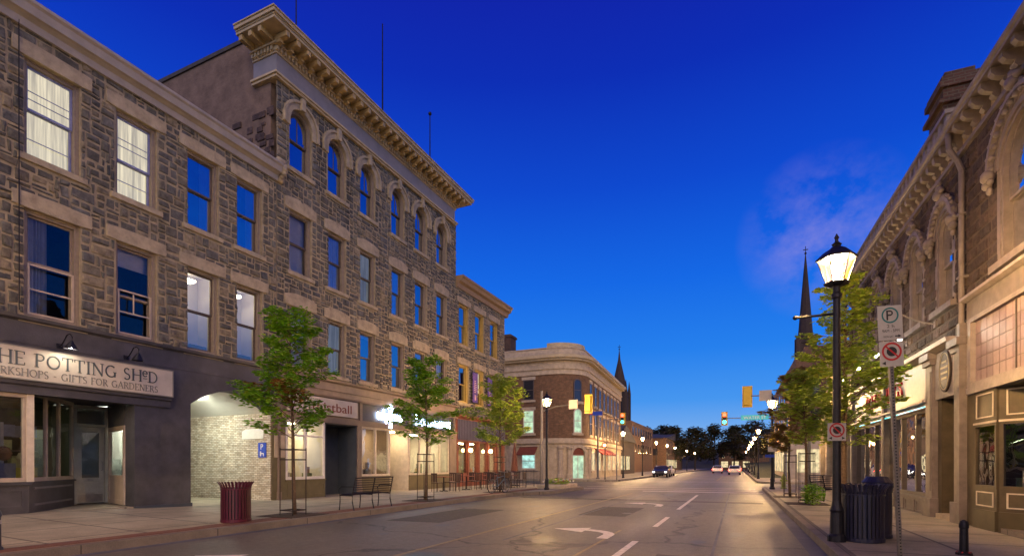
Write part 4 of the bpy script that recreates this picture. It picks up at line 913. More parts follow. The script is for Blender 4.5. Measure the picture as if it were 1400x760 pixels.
# ================================================================ LEFT: tall stone building
TB0 = 14.02; TB1 = 27.15
tb = fthing('tall_stone_building', 'tall four storey rubble stone building with arched top windows and bracketed cornice', 'building', FL, TB0)
tw = [(14.62, 15.72), (16.62, 17.68), (18.62, 19.66), (20.88, 21.96), (22.9, 24.0), (24.98, 26.08)]
h4 = [(a, b, 13.0, 15.42) for a, b in tw]; h3 = [(a, b, 8.98, 11.38) for a, b in tw]; h2 = [(a, b, 5.3, 7.65) for a, b in tw]
hs = h4 + h3 + h2
stone_wall(tb, FL, TB0, TB0, TB1, 5.05, 16.0, hs, lint=.46, lover=.24, arched_h=set(range(6)), seed=23)
lintels(tb, FL, TB0, h3 + h2, lint=.40, camber=.12, lover=.24)
for h in h4:
    r = (h[1] - h[0]) / 2; c = (h[0] + h[1]) / 2; zs = h[3] - r; S_ = .34
    m = MB(FL, TB0); o_ = [(c - r - S_, zs - .28), (c - r - S_, zs)] + [(c - (r + S_) * math.cos(math.pi * i / 16), zs + (r + S_) * math.sin(math.pi * i / 16)) for i in range(1, 16)] + [(c + r + S_, zs), (c + r + S_, zs - .28)]
    i_ = [(c - r - .0, zs - .28), (c - r, zs)] + [(c - r * math.cos(math.pi * i / 16), zs + r * math.sin(math.pi * i / 16)) for i in range(1, 16)] + [(c + r, zs), (c + r, zs - .28)]
    m.ring(o_, i_, -.18, .07, closed=False)
    o2 = [(c + (p - c) * 1.0, q) for p, q in o_]; i2 = [(c + (p - c) * .87, q - .0 if k in (0, len(o_) - 1) else zs + (q - zs) * .89) for k, (p, q) in enumerate(o_)]
    m.ring(o2, i2, .07, .13, closed=False)
    m.box(c - .10, c + .10, .065, .20, h[3] - .02, h[3] + .46)
    m.build('arch_surround', 'lintel_stone', tb, bevel=.012)
    m = MB(FL, TB0); m.box(h[0] - .14, h[1] + .14, -.16, .09, h[2] - .16, h[2] + .004); m.build('sill', 'lintel_stone', tb, bevel=.01)
    window(tb, FL, TB0, h[0], h[1], h[2], h[3], arched=True, bars=1, sash_mat='window_dark', frame='window_taupe', split=.5, room='dark')
styles3 = [dict(glass='glass_dark', curtain=('blind_white', 'full'), blind=.999), dict(glass='glass_half', curtain=('curtain_grey', 'full')), dict(glass='glass_dark', curtain=('curtain_faint_glow', 'full')), dict(glass='glass_sky', curtain=('blind_white', 'full'), blind=.9), dict(), dict(curtain=('curtain_grey', 'left'))]
styles2 = [dict(glass='glass_dark', curtain=('blind_white', 'full'), blind=.999), dict(glass='glass_dark', curtain=('curtain_faint_glow', 'full')), dict(curtain=('blind_white', 'full'), blind=.1), dict(curtain=('curtain_grey', 'left')), dict(curtain=('curtain_grey', 'full')), dict(glass='glass_half', curtain=('curtain_grey', 'full'))]
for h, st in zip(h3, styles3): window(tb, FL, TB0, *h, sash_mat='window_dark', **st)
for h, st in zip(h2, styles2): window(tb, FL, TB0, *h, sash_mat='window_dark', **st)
# entablature, with a short return round the near corner
def slab(m, d, z0, z1, back=-1.15, a=TB0, b=TB1 - .3): m.box(a - d, b + d, back, d, z0, z1)
m = MB(FL, TB0); slab(m, .16, 15.95, 16.04); slab(m, .22, 16.04, 16.12); m.build('architrave', 'cornice_tan', tb, bevel=.008)
m = MB(FL, TB0); slab(m, .07, 16.12, 16.86); m.build('frieze', 'frieze_grey', tb)
m = MB(FL, TB0); slab(m, .12, 16.86, 16.92); x = TB0 - .15
while x < TB1 - .2: m.box(x, x + .09, .07, .22, 16.93, 17.08); x += .17
y = -1.1
while y < 0: m.box(TB0 - .22, TB0 - .07, y, y + .09, 16.93, 17.08); y += .17
slab(m, .14, 16.921, 17.085); slab(m, .27, 17.085, 17.15); m.build('dentil_course', 'cornice_tan', tb)
x = TB0 - .25
while x < TB1 - .1: m = MB(FL, TB0); m.box(x, x + .17, .2, .78, 17.17, 17.36); m.box(x + .01, x + .16, .2, .45, 17.06, 17.17); m.build('bracket', 'cornice_gold_uplight', tb, bevel=.006); x += .50
y = -1.05
while y < .1: m = MB(FL, TB0); m.box(TB0 - .78, TB0 - .2, y, y + .17, 17.17, 17.36); m.build('bracket', 'cornice_gold_uplight', tb, bevel=.006); y += .50
m = MB(FL, TB0); slab(m, .20, 17.15, 17.37); m.build('bracket_course', 'cornice_gold_uplight', tb)
m = MB(FL, TB0); slab(m, .82, 17.37, 17.47); slab(m, .85, 17.47, 17.52); slab(m, .91, 17.52, 17.64); slab(m, .95, 17.64, 17.69); m.build('cornice', 'cornice_tan', tb, bevel=.01)
# gable side wall of render over rubble, roof
m = MB(FL, TB0); m.box(TB0 - .0, TB0 + .35, -13, -.31, 0, 17.9); m.build('side_wall', 'stucco', tb)
m = MB(FL, TB0); m.box(TB0 - .06, TB0 + .4, -13, -1.1, 17.9, 18.06); m.build('parapet_coping', 'roofing', tb); m = MB(FL, TB0); m.box(TB1 - .3, TB1 + .05, -13, -1.6, 17.5, 17.9); m.build('parapet_coping', 'roofing', tb)
m = MB(FL, TB0); m.box(TB1 - .35, TB1, -13, -.31, 0, 17.5); m.box(TB0 + .35, TB1 - .35, -13, -12.7, 0, 17.5); m.build('rear_wall', 'stucco', tb)
m = MB(FL, TB0); m.box(TB0 + .35, TB1 - .35, -12.7, -.0, 17.3, 17.6); m.box(TB0 + .35, TB1 - .35, -1.7, -1.6, 5, 17); m.box(TB0 + .35, TB1 - .35, -12.6, -.31, 4.7, 4.95); m.build('roof', 'roofing', tb)
# exposed stones low on the side wall near the corner
m = MB(); rr = random.Random(4)
ms = MB(FL, TB0)
for k in range(34):
    y = -rr.random() ** 1.6 * 3.2 - .1; z = 12.7 + rr.random() ** 1.5 * 2.3; wd = rr.uniform(.2, .5); hh = rr.uniform(.12, .26)
    ms = MB(FL, TB0); ms.box(TB0 - rr.uniform(.02, .05), TB0 + .01, y - wd, y, z, z + hh); ms.build('exposed_stone', 'brown_stone', tb, bevel=.02)
# carved corbel head between the two buildings
m = MB(FL, TB0); m.box(TB0 - .08, TB0 + .25, -.02, .22, 12.75, 12.95); m.box(TB0 - .02, TB0 + .2, -.02, .16, 12.1, 12.25)
m.ball((TB0 + .08, .2, 12.55), .2, 10, 7); m.ball((TB0 + .08, .36, 12.5), .08, 8, 5); m.ball((TB0 + .2, .24, 12.72), .07); m.ball((TB0 - .05, .24, 12.72), .07); m.ball((TB0 + .08, .3, 12.38), .1); m.ball((TB0 + .08, .18, 12.28), .09)
m.build('carved_corbel', 'lintel_stone', tb, smooth=True)
# ground floor: taupe fascia
m = MB(FL, TB0)
m.sprism([(-.3, 4.95), (.04, 4.95), (.14, 5.0), (.16, 5.08), (.02, 5.1), (-.3, 5.1)], TB0, TB1)
m.box(TB0, TB1, -.3, .03, 4.38, 4.95); m.box(TB0, TB1, -.3, .08, 4.62, 4.68)
m.sprism([(-.3, 4.30), (.12, 4.30), (.16, 4.38), (-.3, 4.38)], TB0, TB1)
m.box(TB0, TB1, -.3, -.03, 3.5, 4.30); m.sprism([(-.3, 3.25), (.07, 3.25), (.10, 3.5), (-.3, 3.5)], TB0, TB1)
for a in (14.02, 18.55, 22.3, 26.85): m.box(a, a + .16, -.3, .06, 3.5, 4.3)
m.build('fascia', 'taupe_paint', tb)
m = MB(FL, TB0); m.box(18.71, 22.3, -.029, -.01, 3.51, 4.29); m.box(22.46, 26.85, -.029, -.01, 3.51, 4.29); m.build('sign_field', 'slate_paint', tb)
# pilasters
m = MB(FL, TB0)
for a, b in ((14.02, 14.16), (18.40, 18.66), (26.35, 27.13)): m = MB(FL, TB0); m.box(a, b, -.3, .06, .1, 3.25); m.box(a - .02, b + .02, -.3, .09, .1, .45); m.build('pilaster', 'taupe_paint', tb)
m = MB(FL, TB0); m.box(13.80, 14.42, -.25, .02, .1, 3.25); m.build('notice_pier', 'olive_paint', tb)
m = MB(FL, TB0); m.box(13.88, 14.36, .021, .06, 1.75, 2.6); m.build('notice_board', 'cream_stone', tb, bevel=.01)
# shop 2: white framed bay and recessed door
m = MB(FL, TB0); m.box(14.42, 16.45, -.25, .02, .1, .85); m.box(14.4, 16.47, -.25, .07, .85, .9); panelled(m, 14.5, 15.4, .25, .75, .02); panelled(m, 15.5, 16.38, .25, .75, .02); m.build('stall_riser', 'olive_paint', tb)
display_window(tb, FL, TB0, 14.42, 16.45, .9, 3.25, -.04, 'white_paint', mull=1, wd=.11, transom=2.6)
shop_room(tb, FL, TB0, 14.3, 16.42, .88, 3.24, -.1, 2.4, 'interior_white', 'room_light', 8)
m = MB(FL, TB0); m.box(18.34, 18.398, -1.1, .0, .1, 3.25); m.build('recess_wall', 'charcoal_blue', tb); m = MB(FL, TB0); m.box(16.45, 16.5, -1.1, -.0, .1, 3.25); m.build('recess_wall', 'charcoal_blue', tb)
m = MB(FL, TB0); m.box(17.45, 18.34, -1.1, -1.05, .1, 3.25); m.box(16.5, 18.34, -1.1, .0, 3.2, 3.25); m.build('recess_back', 'charcoal_blue', tb)
door_unit(tb, FL, TB0, 16.6, 17.36, .16, 2.45, 3.2, -1.0, 'olive_paint', 'glass_half', kick=False)
# shop 3
m = MB(FL, TB0); m.box(18.66, 20.75, -.25, .02, .1, .9); m.box(18.64, 20.78, -.25, .07, .9, .95); m.box(22.35, 26.35, -.25, .02, .1, .9); m.box(22.33, 26.37, -.25, .07, .9, .95); m.build('stall_riser', 'olive_paint', tb)
display_window(tb, FL, TB0, 18.66, 20.75, .95, 3.25, -.04, 'cream_paint', mull=1, wd=.1, glass='glass_half')
shop_room(tb, FL, TB0, 18.5, 20.7, .9, 3.24, -.1, 3.4, 'interior_wall', 'room_light', 18, goods='goods_dark')
display_window(tb, FL, TB0, 22.35, 26.35, .95, 3.25, -.04, 'cream_paint', mull=3, wd=.1)
shop_room(tb, FL, TB0, 22.3, 26.3, .9, 3.24, -.1, 3.0, 'interior_white', 'room_light', 28)
m = MB(FL, TB0); m.box(20.75, 20.8, -1.3, .0, .1, 3.25); m.box(22.28, 22.33, -1.3, .0, .1, 3.25); m.box(20.8, 22.28, -1.3, .0, 3.2, 3.25); m.box(20.8, 21.1, -1.3, -1.25, .1, 3.2); m.box(21.95, 22.28, -1.3, -1.25, .1, 3.2)
en = m.build('entry', 'cream_paint', tb)
m = MB(FL, TB0); m.box(21.3, 21.8, -.8, -.5, 3.14, 3.19); m.build('ceiling_light', 'room_light', en)
door_unit(tb, FL, TB0, 21.15, 21.9, .16, 2.45, 3.2, -1.2, 'cream_paint', 'glass_shop', kick=False)
shop_room(tb, FL, TB0, 20.82, 22.25, .1, 3.19, -1.4, 2.0, 'interior_white', 'room_light', 38)
# back walls of the ground floor
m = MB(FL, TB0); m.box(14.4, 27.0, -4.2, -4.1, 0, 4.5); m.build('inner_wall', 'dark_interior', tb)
# signs on the fascia
sg = fthing('shop_sign', 'cream sign board with small brown letters above the white framed shop window', 'sign', FL, 14.4)
m = MB(FL, 14.4); m.box(14.4, 18.3, .10, .14, 3.56, 4.26); m.build('board', 'sign_cream', sg, bevel=.006)
text('lettering', 'thistball', 'sign_brown', sg, FL, 14.4, 15.6, 3.72, .14, 2.3, .36)
sg = fthing('lit_sign', 'glowing white letters crossed by a tall pin shape on the dark fascia', 'sign', FL, 19.7)
text('letter_tubes', 'ulpius', 'tube_white', sg, FL, 19.7, 19.75, 3.50, .04, 1.95, .68, ext=.03)
m = MB(FL, 19.7); m.prism([(20.62, 3.30), (20.82, 3.30), (20.80, 3.62), (20.84, 4.1), (20.92, 4.25), (20.84, 4.44), (20.6, 4.44), (20.52, 4.25), (20.60, 4.1), (20.64, 3.62)], .07, .11); m.build('pin', 'tube_white', sg)
m = MB(FL, 19.7); m.box(19.8, 21.6, -.02, .04, 3.72, 3.78); m.box(20.68, 20.76, -.02, .07, 3.5, 4.2); m.build('bracket', 'iron', sg)
sg = fthing('lit_sign', 'glowing white script lettering behind the second street tree', 'sign', FL, 22.9)
text('letter_tubes', 'Lounuous', 'tube_white', sg, FL, 22.9, 22.9, 3.62, .04, 3.5, .58, ext=.03)
m = MB(FL, 22.9); m.box(23.0, 26.2, -.02, .04, 3.78, 3.84); m.build('bracket', 'iron', sg)
# fittings in the passage
sg = fthing('parking_sign', 'small blue sign with white letter P on the pale brick passage wall', 'sign', FL, 13.72, -.5)
m = MB(); m.box(-.0, .25, .0, .03, 0, 0) if False else None
def wallplate(name, label, mt, s, y0, y1, z0, z1, arch=False):
    o = fthing(name, label, 'sign', FL, s, y0, 0); m = MB(); w_ = y1 - y0
    m.box(0, w_, -.03, 0, z0, z1)
    if arch:
        n = 10; vs = [(w_ / 2 + w_ / 2 * math.cos(math.pi * i / n), -.03 * k, z1 + .12 * math.sin(math.pi * i / n)) for k in (0, 1) for i in range(n + 1)]
        m.add(vs, [tuple(range(n + 1)), tuple(range(2 * n + 1, n, -1))] + [(i, i + 1, n + 2 + i, n + 1 + i) for i in range(n)])
    m.build('plate', mt, o); return o
bpy.data.objects.remove(sg)
o = wallplate('parking_sign', 'small blue sign with white letter P on the pale brick passage wall', 'blue_sign', 13.755, -.62, -.22, 1.75, 2.3)
m = MB(); 
def glyphP(m, x0, z0, h, y):
    for i in range(8):
        a0, a1 = R_(90 - 180 * i / 8), R_(90 - 180 * (i + 1) / 8); c = (x0 + .35 * h, z0 + .72 * h)
        m.quad((c[0] + .28 * h * math.cos(a0), y, c[1] + .28 * h * math.sin(a0)), (c[0] + .28 * h * math.cos(a1), y, c[1] + .28 * h * math.sin(a1)), (c[0] + .14 * h * math.cos(a1), y, c[1] + .14 * h * math.sin(a1)), (c[0] + .14 * h * math.cos(a0), y, c[1] + .14 * h * math.sin(a0)))
    m.box(x0, x0 + .14 * h, y - .004, y, z0, z0 + h); m.box(x0 + .14 * h, x0 + .35 * h, y - .004, y, z0 + .86 * h, z0 + h); m.box(x0 + .14 * h, x0 + .35 * h, y - .004, y, z0 + .44 * h, z0 + .58 * h)
glyphP(m, .14, 2.05, .2, -.034); m.box(.1, .16, -.036, -.03, 1.8, 1.98); m.box(.16, .28, -.036, -.03, 1.88, 1.92); m.box(.26, .3, -.036, -.03, 1.8, 1.9); m.build('letter', 'white_paint', o, recalc=False)
wallplate('passage_sign', 'white arched sign plate on the pale brick passage wall', 'white_paint', 13.755, -1.5, -.35, 2.45, 2.72, True)
# ================================================================ LEFT: end building with restaurant
EB0 = 27.18; EB1 = 34.1
eb = fthing('corner_stone_building', 'lower three storey stone building with ochre windows and restaurant at street level', 'building', FL, EB0)
ew = [(27.5, 28.75), (29.6, 30.85), (31.75, 33.0)]
e3 = [(a, b, 8.95, 11.5) for a, b in ew]; e2 = [(a, b, 5.35, 7.75) for a, b in ew]
stone_wall(eb, FL, EB0, EB0, EB1, 4.6, 12.4, e3 + e2, seed=31)
lintels(eb, FL, EB0, e3 + e2, camber=.03)
for h in e3: window(eb, FL, EB0, *h, frame='window_ochre', sash_mat='window_ochre', cas=.13)
for i, h in enumerate(e2):
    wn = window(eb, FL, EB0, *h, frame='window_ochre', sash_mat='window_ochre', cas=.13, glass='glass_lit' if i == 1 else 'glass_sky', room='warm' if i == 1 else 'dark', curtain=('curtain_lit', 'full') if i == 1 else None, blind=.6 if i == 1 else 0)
m = MB(FL, EB0); m.sprism([(-.3, 12.35), (.1, 12.35), (.16, 12.6), (.35, 12.68), (.42, 12.85), (.52, 12.92), (.52, 13.02), (-.3, 13.02)], EB0, EB1 + .4); m.box(EB1, EB1 + .4, -12, -.3, 12.7, 13.02); m.build('cornice', 'copper_red', eb)
m = MB(FL, EB0); m.box(EB0, EB1, -12, -.3, 12.3, 12.7); m.build('roof', 'roofing', eb)
m = MB(FL, EB0); m.box(EB1 - .3, EB1, -12, -.31, 0, 12.3); m.box(EB0, EB1 - .3, -12, -11.7, 0, 12.3); m.build('side_wall', 'mortar_dark', eb)
m = MB(FL, EB0); m.box(EB0, EB1 - .3, -1.8, -1.7, 4.5, 12.2); m.box(EB0, EB1 - .3, -11, -.3, 4.45, 4.6); m.build('inner_wall', 'dark_interior', eb)
m = MB(FL, EB0); m.sprism([(-.3, 4.35), (.06, 4.35), (.25, 4.5), (.25, 4.6), (-.3, 4.6)], EB0, EB1); m.box(EB0, EB1, -.3, .02, 3.0, 4.35)
m.build('fascia', 'rust_wood', eb)
m = MB(FL, EB0)
for k in range(34): m.box(EB0 + .15 + k * .2, EB0 + .31 + k * .2, .021, .06, 3.05, 4.3)
m.build('panel_slats', 'navy_panel', eb)
m = MB(FL, EB0)
for a in (27.2, 28.6, 30.0, 31.4, 32.8, 33.85): m.box(a, a + .22, -.3, .04, .1, 3.0)
m.box(EB0, EB1, -.25, .0, .1, .9); m.build('timber_front', 'rust_wood', eb)
for k, a in enumerate((27.42, 28.82, 30.22, 31.62, 33.02)):
    b = a + (1.18 if k < 4 else .83)
    display_window(eb, FL, EB0, a, b, .9, 3.0, -.08, 'rust_wood', mull=0, wd=.07)
shop_room(eb, FL, EB0, EB0 + .1, EB1 - .35, .85, 2.99, -.15, 3.2, 'interior_wall', 'room_light', 47, goods='goods', nshelf=3)
for a in (28.7, 31.5): 
    g = fthing('wall_sconce', 'lit white globe sconce on the restaurant front, ' + ('nearer of two' if a < 30 else 'farther of two'), 'wall lamp', FL, a, .04, 0, 'globe sconces on the restaurant front')
    m = MB(FL, a); m.box(a - .03, a + .03, 0, .1, 2.2, 2.26); m.build('bracket', 'iron', g); m = MB(FL, a); m.ball((a, .14, 2.42), .13, 10, 7); m.build('globe', 'lamp_glow_far', g, smooth=True)
# banners
for i, (a, b, lab) in enumerate(((28.85, 29.5, 'violet banner left of the lit window over the restaurant'), (30.95, 31.65, 'violet banner right of the lit window over the restaurant'))):
    g = fthing('banner', lab, 'banner', FL, a, .05, 0, 'violet banners over the restaurant')
    m = MB(FL, a); m.box(a, b, .18, .20, 5.5, 7.4); m.build('cloth', 'banner_violet', g)
    m = MB(FL, a); m.tube([(a - .05, .19, 7.42), (b + .05, .19, 7.42)], .02); m.tube([((a + b) / 2, .0, 7.42), ((a + b) / 2, .19, 7.42)], .02); m.tube([((a + b) / 2, .0, 5.48), ((a + b) / 2, .19, 5.48)], .02); m.tube([(a - .05, .19, 5.48), (b + .05, .19, 5.48)], .02); m.build('rod', 'iron', g)
    m = MB(FL, a); rr = random.Random(i)
    for k in range(7): z = 6.85 - k * .12; q = rr.uniform(.02, .15); m.box(a + .08 + q, b - .08 - q, .201, .206, z, z + .05)
    m.box((a + b) / 2 - .08, (a + b) / 2 + .1, .201, .206, 5.65, 5.98); m.build('print', 'banner_text', g)
# antennas on the tall roof
def roofmast(s, z1, r, label, ball=False):
    g = fthing('roof_mast', label, 'mast', FL, s, -1.5, 17.55, 'thin masts on the tall stone roof')
    m = MB(); m.lathe([(.12, 0), (.12, .1), (r, .12), (r * .6, z1 - 17.55)], n=6)
    if ball: m.ball((0, 0, z1 - 17.5), .11)
    m.build('pole', 'iron', g)
roofmast(16.33, 23.4, .035, 'thin dark mast above the near corner of the tall stone roof'); roofmast(22.09, 24.9, .05, 'tallest dark mast in the middle of the tall stone roof'); roofmast(26.6, 22.9, .05, 'ball topped mast at the far end of the tall stone roof', True)
# ================================================================ RIGHT: long arcaded block and nearer shop
RB0 = 14.4; RB1 = 25.8
def hood(bld, fr, o, s0, s1, z0, zs, frame='trim_beige'):
    """round arched window with ornate bead moulded hood, finial and drop corbels"""
    r = (s1 - s0) / 2; c = (s0 + s1) / 2; z1 = zs + r
    window(bld, fr, o, s0, s1, z0, z1, frame=frame, sash_mat=frame, arched=True, cas=.07, depth=.05, split=.45)
    m = MB(fr, o)
    def arc(R, a0=0, a1=180, n=16): return [(c - R * math.cos(R_(a0 + (a1 - a0) * i / n)), zs + R * math.sin(R_(a0 + (a1 - a0) * i / n))) for i in range(n + 1)]
    m.ring(arc(r + .12), arc(r + .0), -.1, .05, closed=False); m.ring(arc(r + .30), arc(r + .22), .0, .16, closed=False); m.ring(arc(r + .22), arc(r + .12), .0, .07, closed=False)
    m.box(s0 - .12, s0 + .001, -.1, .03, z0, zs); m.box(s1 - .001, s1 + .12, -.1, .03, z0, zs); m.box(s0 - .2, s1 + .2, -.1, .14, z0 - .14, z0)
    m.build('arch_surround', frame, bld)
    m = MB(fr, o); n = 15
    for i in range(n):
        a = math.pi * (i + .5) / n; R = r + .19; m.ball((c - R * math.cos(a), .10, zs + R * math.sin(a)), .062, 7, 4)
        R = r + .33; m.ball((c - R * math.cos(a), .12, zs + R * math.sin(a)), .045, 6, 4)
    m.build('bead_moulding', 'trim_beige', bld, smooth=True); m = MB(fr, o)
    m.ball((c, .16, zs + r + .40), .12, 8, 5); m.ball((c, .14, zs + r + .56), .085, 8, 5); m.ball((c, .13, zs + r + .70), .06, 7, 4); m.ball((c - .13, .14, zs + r + .48), .07); m.ball((c + .13, .14, zs + r + .48), .07)
    m.build('finial', 'trim_beige', bld, smooth=True)
    for q in (-1, 1):
        m = MB(fr, o)
        x = c + q * (r + .24)
        m.ball((x, .13, zs - .02), .13, 8, 5); m.ball((x + .05 * q, .12, zs - .17), .095, 8, 5); m.ball((x - .07 * q, .12, zs - .15), .07); m.ball((x, .1, zs - .30), .06, 7, 4, 1.5); m.ball((x + .12 * q, .12, zs + .02), .06)
        m.build('ornament', 'trim_beige', bld, smooth=True)
def right_cornice(bld, a, b, trim=8.5, proj=.36, pitch=.42):
    m = MB(FR, a); m.box(a, b, -.2, .09, trim - .07, trim + .03); m.build('trim_moulding', 'trim_beige', bld); m = MB(FR, a); m.box(a, b, -.2, .05, trim + .03, trim + .36); m.build('frieze', 'cornice_gold_uplight', bld)
    x = a + .1
    while x < b - .1:
        m = MB(FR, a)
        # scrolled bracket profile
        pr = [(.05, trim + .03), (.14, trim + .04), (.19, trim + .10), (.17, trim + .16), (.22, trim + .17), (.30, trim + .20), (proj - .04, trim + .27), (proj - .04, trim + .36), (.05, trim + .36)]
        m.sprism(pr, x, x + .13); m.build('bracket', 'trim_beige', bld); x += pitch
    m = MB(FR, a); m.sprism([(-.3, trim + .36), (proj, trim + .36), (proj, trim + .42), (proj + .04, trim + .44), (proj + .06, trim + .50), (-.3, trim + .50)], a, b); m.build('cornice', 'trim_beige', bld)
ab = fthing('arcaded_stone_building', 'brown stone row with ornate arched windows and bracketed cornice beyond the downpipe', 'building', FR, RB0)
cs = [15.6, 17.6, 19.5, 21.4, 23.2, 24.8]
hw = [(c - .48, c + .48, 5.3, 7.61) for c in cs]
stone_wall(ab, FR, RB0, RB0, RB1, 4.4, 8.45, hw, arched_h=set(range(6)), surround=.12, mort='mortar_dark', stone='brown_stone', regular=True, seed=41, cw=.12, chh=.125)
for h in hw: hood(ab, FR, RB0, h[0], h[1], h[2], h[3] - .48)
right_cornice(ab, RB0, RB1)
m = MB(FR, RB0); m.box(RB0, RB1, .24, .38, 9.0, 9.09); m.box(RB0, RB1, .22, .40, 9.33, 9.42); x = RB0 + .05
while x < RB1 - .1: m.box(x, x + .16, .27, .36, 9.09, 9.33); x += .34
m.build('parapet_balustrade', 'trim_beige', ab)
m = MB(FR, RB0); m.box(RB0, RB1, -10, -.2, 8.6, 9.0); m.build('roof', 'roofing', ab)
m = MB(FR, RB0); m.box(RB1 - .3, RB1, -10, -.31, 0, 8.6); m.box(RB0, RB1 - .3, -10, -9.7, 0, 8.6); m.build('side_wall', 'brown_stone', ab)
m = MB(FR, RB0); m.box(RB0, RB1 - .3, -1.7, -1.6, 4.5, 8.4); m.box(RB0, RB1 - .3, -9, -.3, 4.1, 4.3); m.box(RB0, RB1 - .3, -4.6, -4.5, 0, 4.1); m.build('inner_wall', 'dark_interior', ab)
# shop front: cornice, sign field, pilasters, windows, door
m = MB(FR, RB0); m.sprism([(-.3, 4.25), (.08, 4.25), (.22, 4.34), (.24, 4.44), (-.3, 4.44)], 14.9, RB1); m.box(16.7, RB1, -.3, .06, 2.98, 3.1); m.sprism([(-.3, 3.1), (.16, 3.1), (.16, 3.16), (-.3, 3.2)], 16.7, RB1)
m.box(14.85, 16.2, -.3, .03, 3.1, 4.25); m.build('shop_cornice', 'trim_light', ab)
m = MB(FR, RB0); m.box(16.7, RB1, -.3, .0, 3.2, 4.25); m.build('sign_fascia', 'sign_white', ab)
def pilaster(m, a, b, z1=4.25):
    m.box(a, b, -.3, .10, .1, z1); m.box(a - .06, b + .06, -.3, .16, .1, .62); m.box(a - .05, b + .05, -.3, .16, z1 - .25, z1 - .12); m.box(a - .09, b + .09, -.3, .22, z1 - .12, z1 + .05)
    m.box(a + .08, b - .08, .10, .115, .8, z1 - .4)
m = MB(FR, RB0)
for a, b in ((14.42, 14.84), (16.2, 16.66), (20.55, 20.85), (25.2, 25.6)): m = MB(FR, RB0); pilaster(m, a, b); m.build('pilaster', 'trim_beige', ab, bevel=.01)
for a, b in ((16.7, 20.5), (20.9, 25.15)):
    display_window(ab, FR, RB0, a, b, .62, 2.98, -.10, 'window_dark', mull=2, wd=.09)
    m = MB(FR, RB0); m.box(a, b, -.15, .03, .1, .55); m.box(a, b, -.15, .07, .55, .62); k = a + .1
    while k < b - .8: panelled(m, k, k + .8, .18, .5, .03, .04); k += .95
    m.build('stall_riser', 'trim_beige', ab)
shop_room(ab, FR, RB0, 16.6, 25.3, .5, 2.97, -.2, 3.6, 'interior_wall', 'room_light', 55, goods='goods_dark')
m = MB(FR, RB0); m.box(17.0, 17.7, -.5, -.45, .7, 2.8); m.box(19.6, 20.2, -.6, -.55, .7, 2.8); m.box(21.3, 22.2, -.7, -.62, 1.0, 2.7); m.build('window_drape', 'curtain_grey', ab)
m = MB(FR, RB0); m.ball((17.4, -.9, 2.5), .14, 10, 7); m.build('pendant_lamp', 'lamp_glow_far', ab, smooth=True)
m = MB(FR, RB0); m.box(16.7, 25.1, .062, .075, 2.985, 3.02); m.build('trim_strip', 'teal_trim', ab)
# door bay
m = MB(FR, RB0); m.box(14.86, 15.1, -.3, -.02, .1, 3.1); m.box(15.95, 16.18, -.3, -.02, .1, 3.1); m.build('door_pier', 'olive_deep', ab)
door_unit(ab, FR, RB0, 15.2, 15.85, .28, 2.6, 3.0, -.35, 'window_dark', 'glass_half', kick=False, handle=-1)
m = MB(FR, RB0); m.box(15.1, 15.95, -.9, .1, .1, .27); m.build('door_step', 'cream_stone', ab)
g = fthing('oval_sign', 'dark oval plaque with gilt lines above the narrow shop door', 'sign', FR, 15.5)
m = MB(FR, 15.5); n = 22; ov = [(15.5 + .36 * math.cos(2 * math.pi * i / n), 3.72 + .50 * math.sin(2 * math.pi * i / n)) for i in range(n)]; m.prism(ov, .03, .07); m.build('board', 'iron_brown', g)
m = MB(FR, 15.5); ovi = [(15.5 + .31 * math.cos(2 * math.pi * i / n), 3.72 + .45 * math.sin(2 * math.pi * i / n)) for i in range(n)]; ovj = [(15.5 + .29 * math.cos(2 * math.pi * i / n), 3.72 + .43 * math.sin(2 * math.pi * i / n)) for i in range(n)]; m.ring(ovi, ovj, .07, .078)
for k, q in enumerate((.14, .22, .2, .16)): m.box(15.5 - q, 15.5 + q, .071, .077, 3.92 - k * .13, 3.97 - k * .13)
m.build('gilt_lines', 'cornice_tan', g)
g = fthing('shop_sign', 'red block letters on the pale spotlit fascia of the right hand shops', 'sign', FR, 19.0)
text('lettering', 'ROYAL RUGS', 'red_ink', g, FR, 19.0, 23.2, 3.48, .0, 4.3, .52, ext=.05, face=-1)
text('small_lettering', 'flooring centre', 'sign_ink_soft', g, FR, 19.0, 23.0, 3.24, .0, 2.8, .13, ext=.02, face=-1)
# loop armed spot lamps above the sign
def loop_lamp(fr, s, z, label):
    g = fthing('loop_arm_lamp', label, 'wall lamp', fr, s, .05, 0, 'loop armed lamps over the right hand shop sign')
    m = MB(fr, s); pts = [(s, .0, z), (s, .25, z + .08), (s, .55, z + .22), (s, .85, z + .42)]
    for k in range(9): a = R_(100 - k * 38); pts.append((s, .98 + .26 * math.cos(a) - .0, z + .22 + .26 * math.sin(a)))
    pts = pts[:4] + [(s, .95, z + .50), (s, 1.14, z + .46), (s, 1.24, z + .28), (s, 1.20, z + .08), (s, 1.05, z - .06), (s, .92, z - .12)]
    m.tube(pts, .018, 6); m.box(s - .06, s + .06, -.05, .03, z - .08, z + .08); m.build('arm', 'trim_beige', g)
    m = MB(fr, s); m.tube([(s, .97, z - .08), (s, .84, z - .20), (s, .76, z - .27)], .04, 10, .10); m.build('shade', 'trim_beige', g)
    m = MB(fr, s); m.ball((s, .745, z - .285), .055); m.build('bulb', 'spot_bulb', g)
for i, s in enumerate((16.1, 18.3, 20.6, 22.9)):
    loop_lamp(FR, s, 5.0, ['loop armed lamp nearest the downpipe', 'second loop armed lamp from the downpipe', 'third loop armed lamp from the downpipe', 'farthest loop armed lamp from the downpipe'][i] + ' on the brown stone wall')
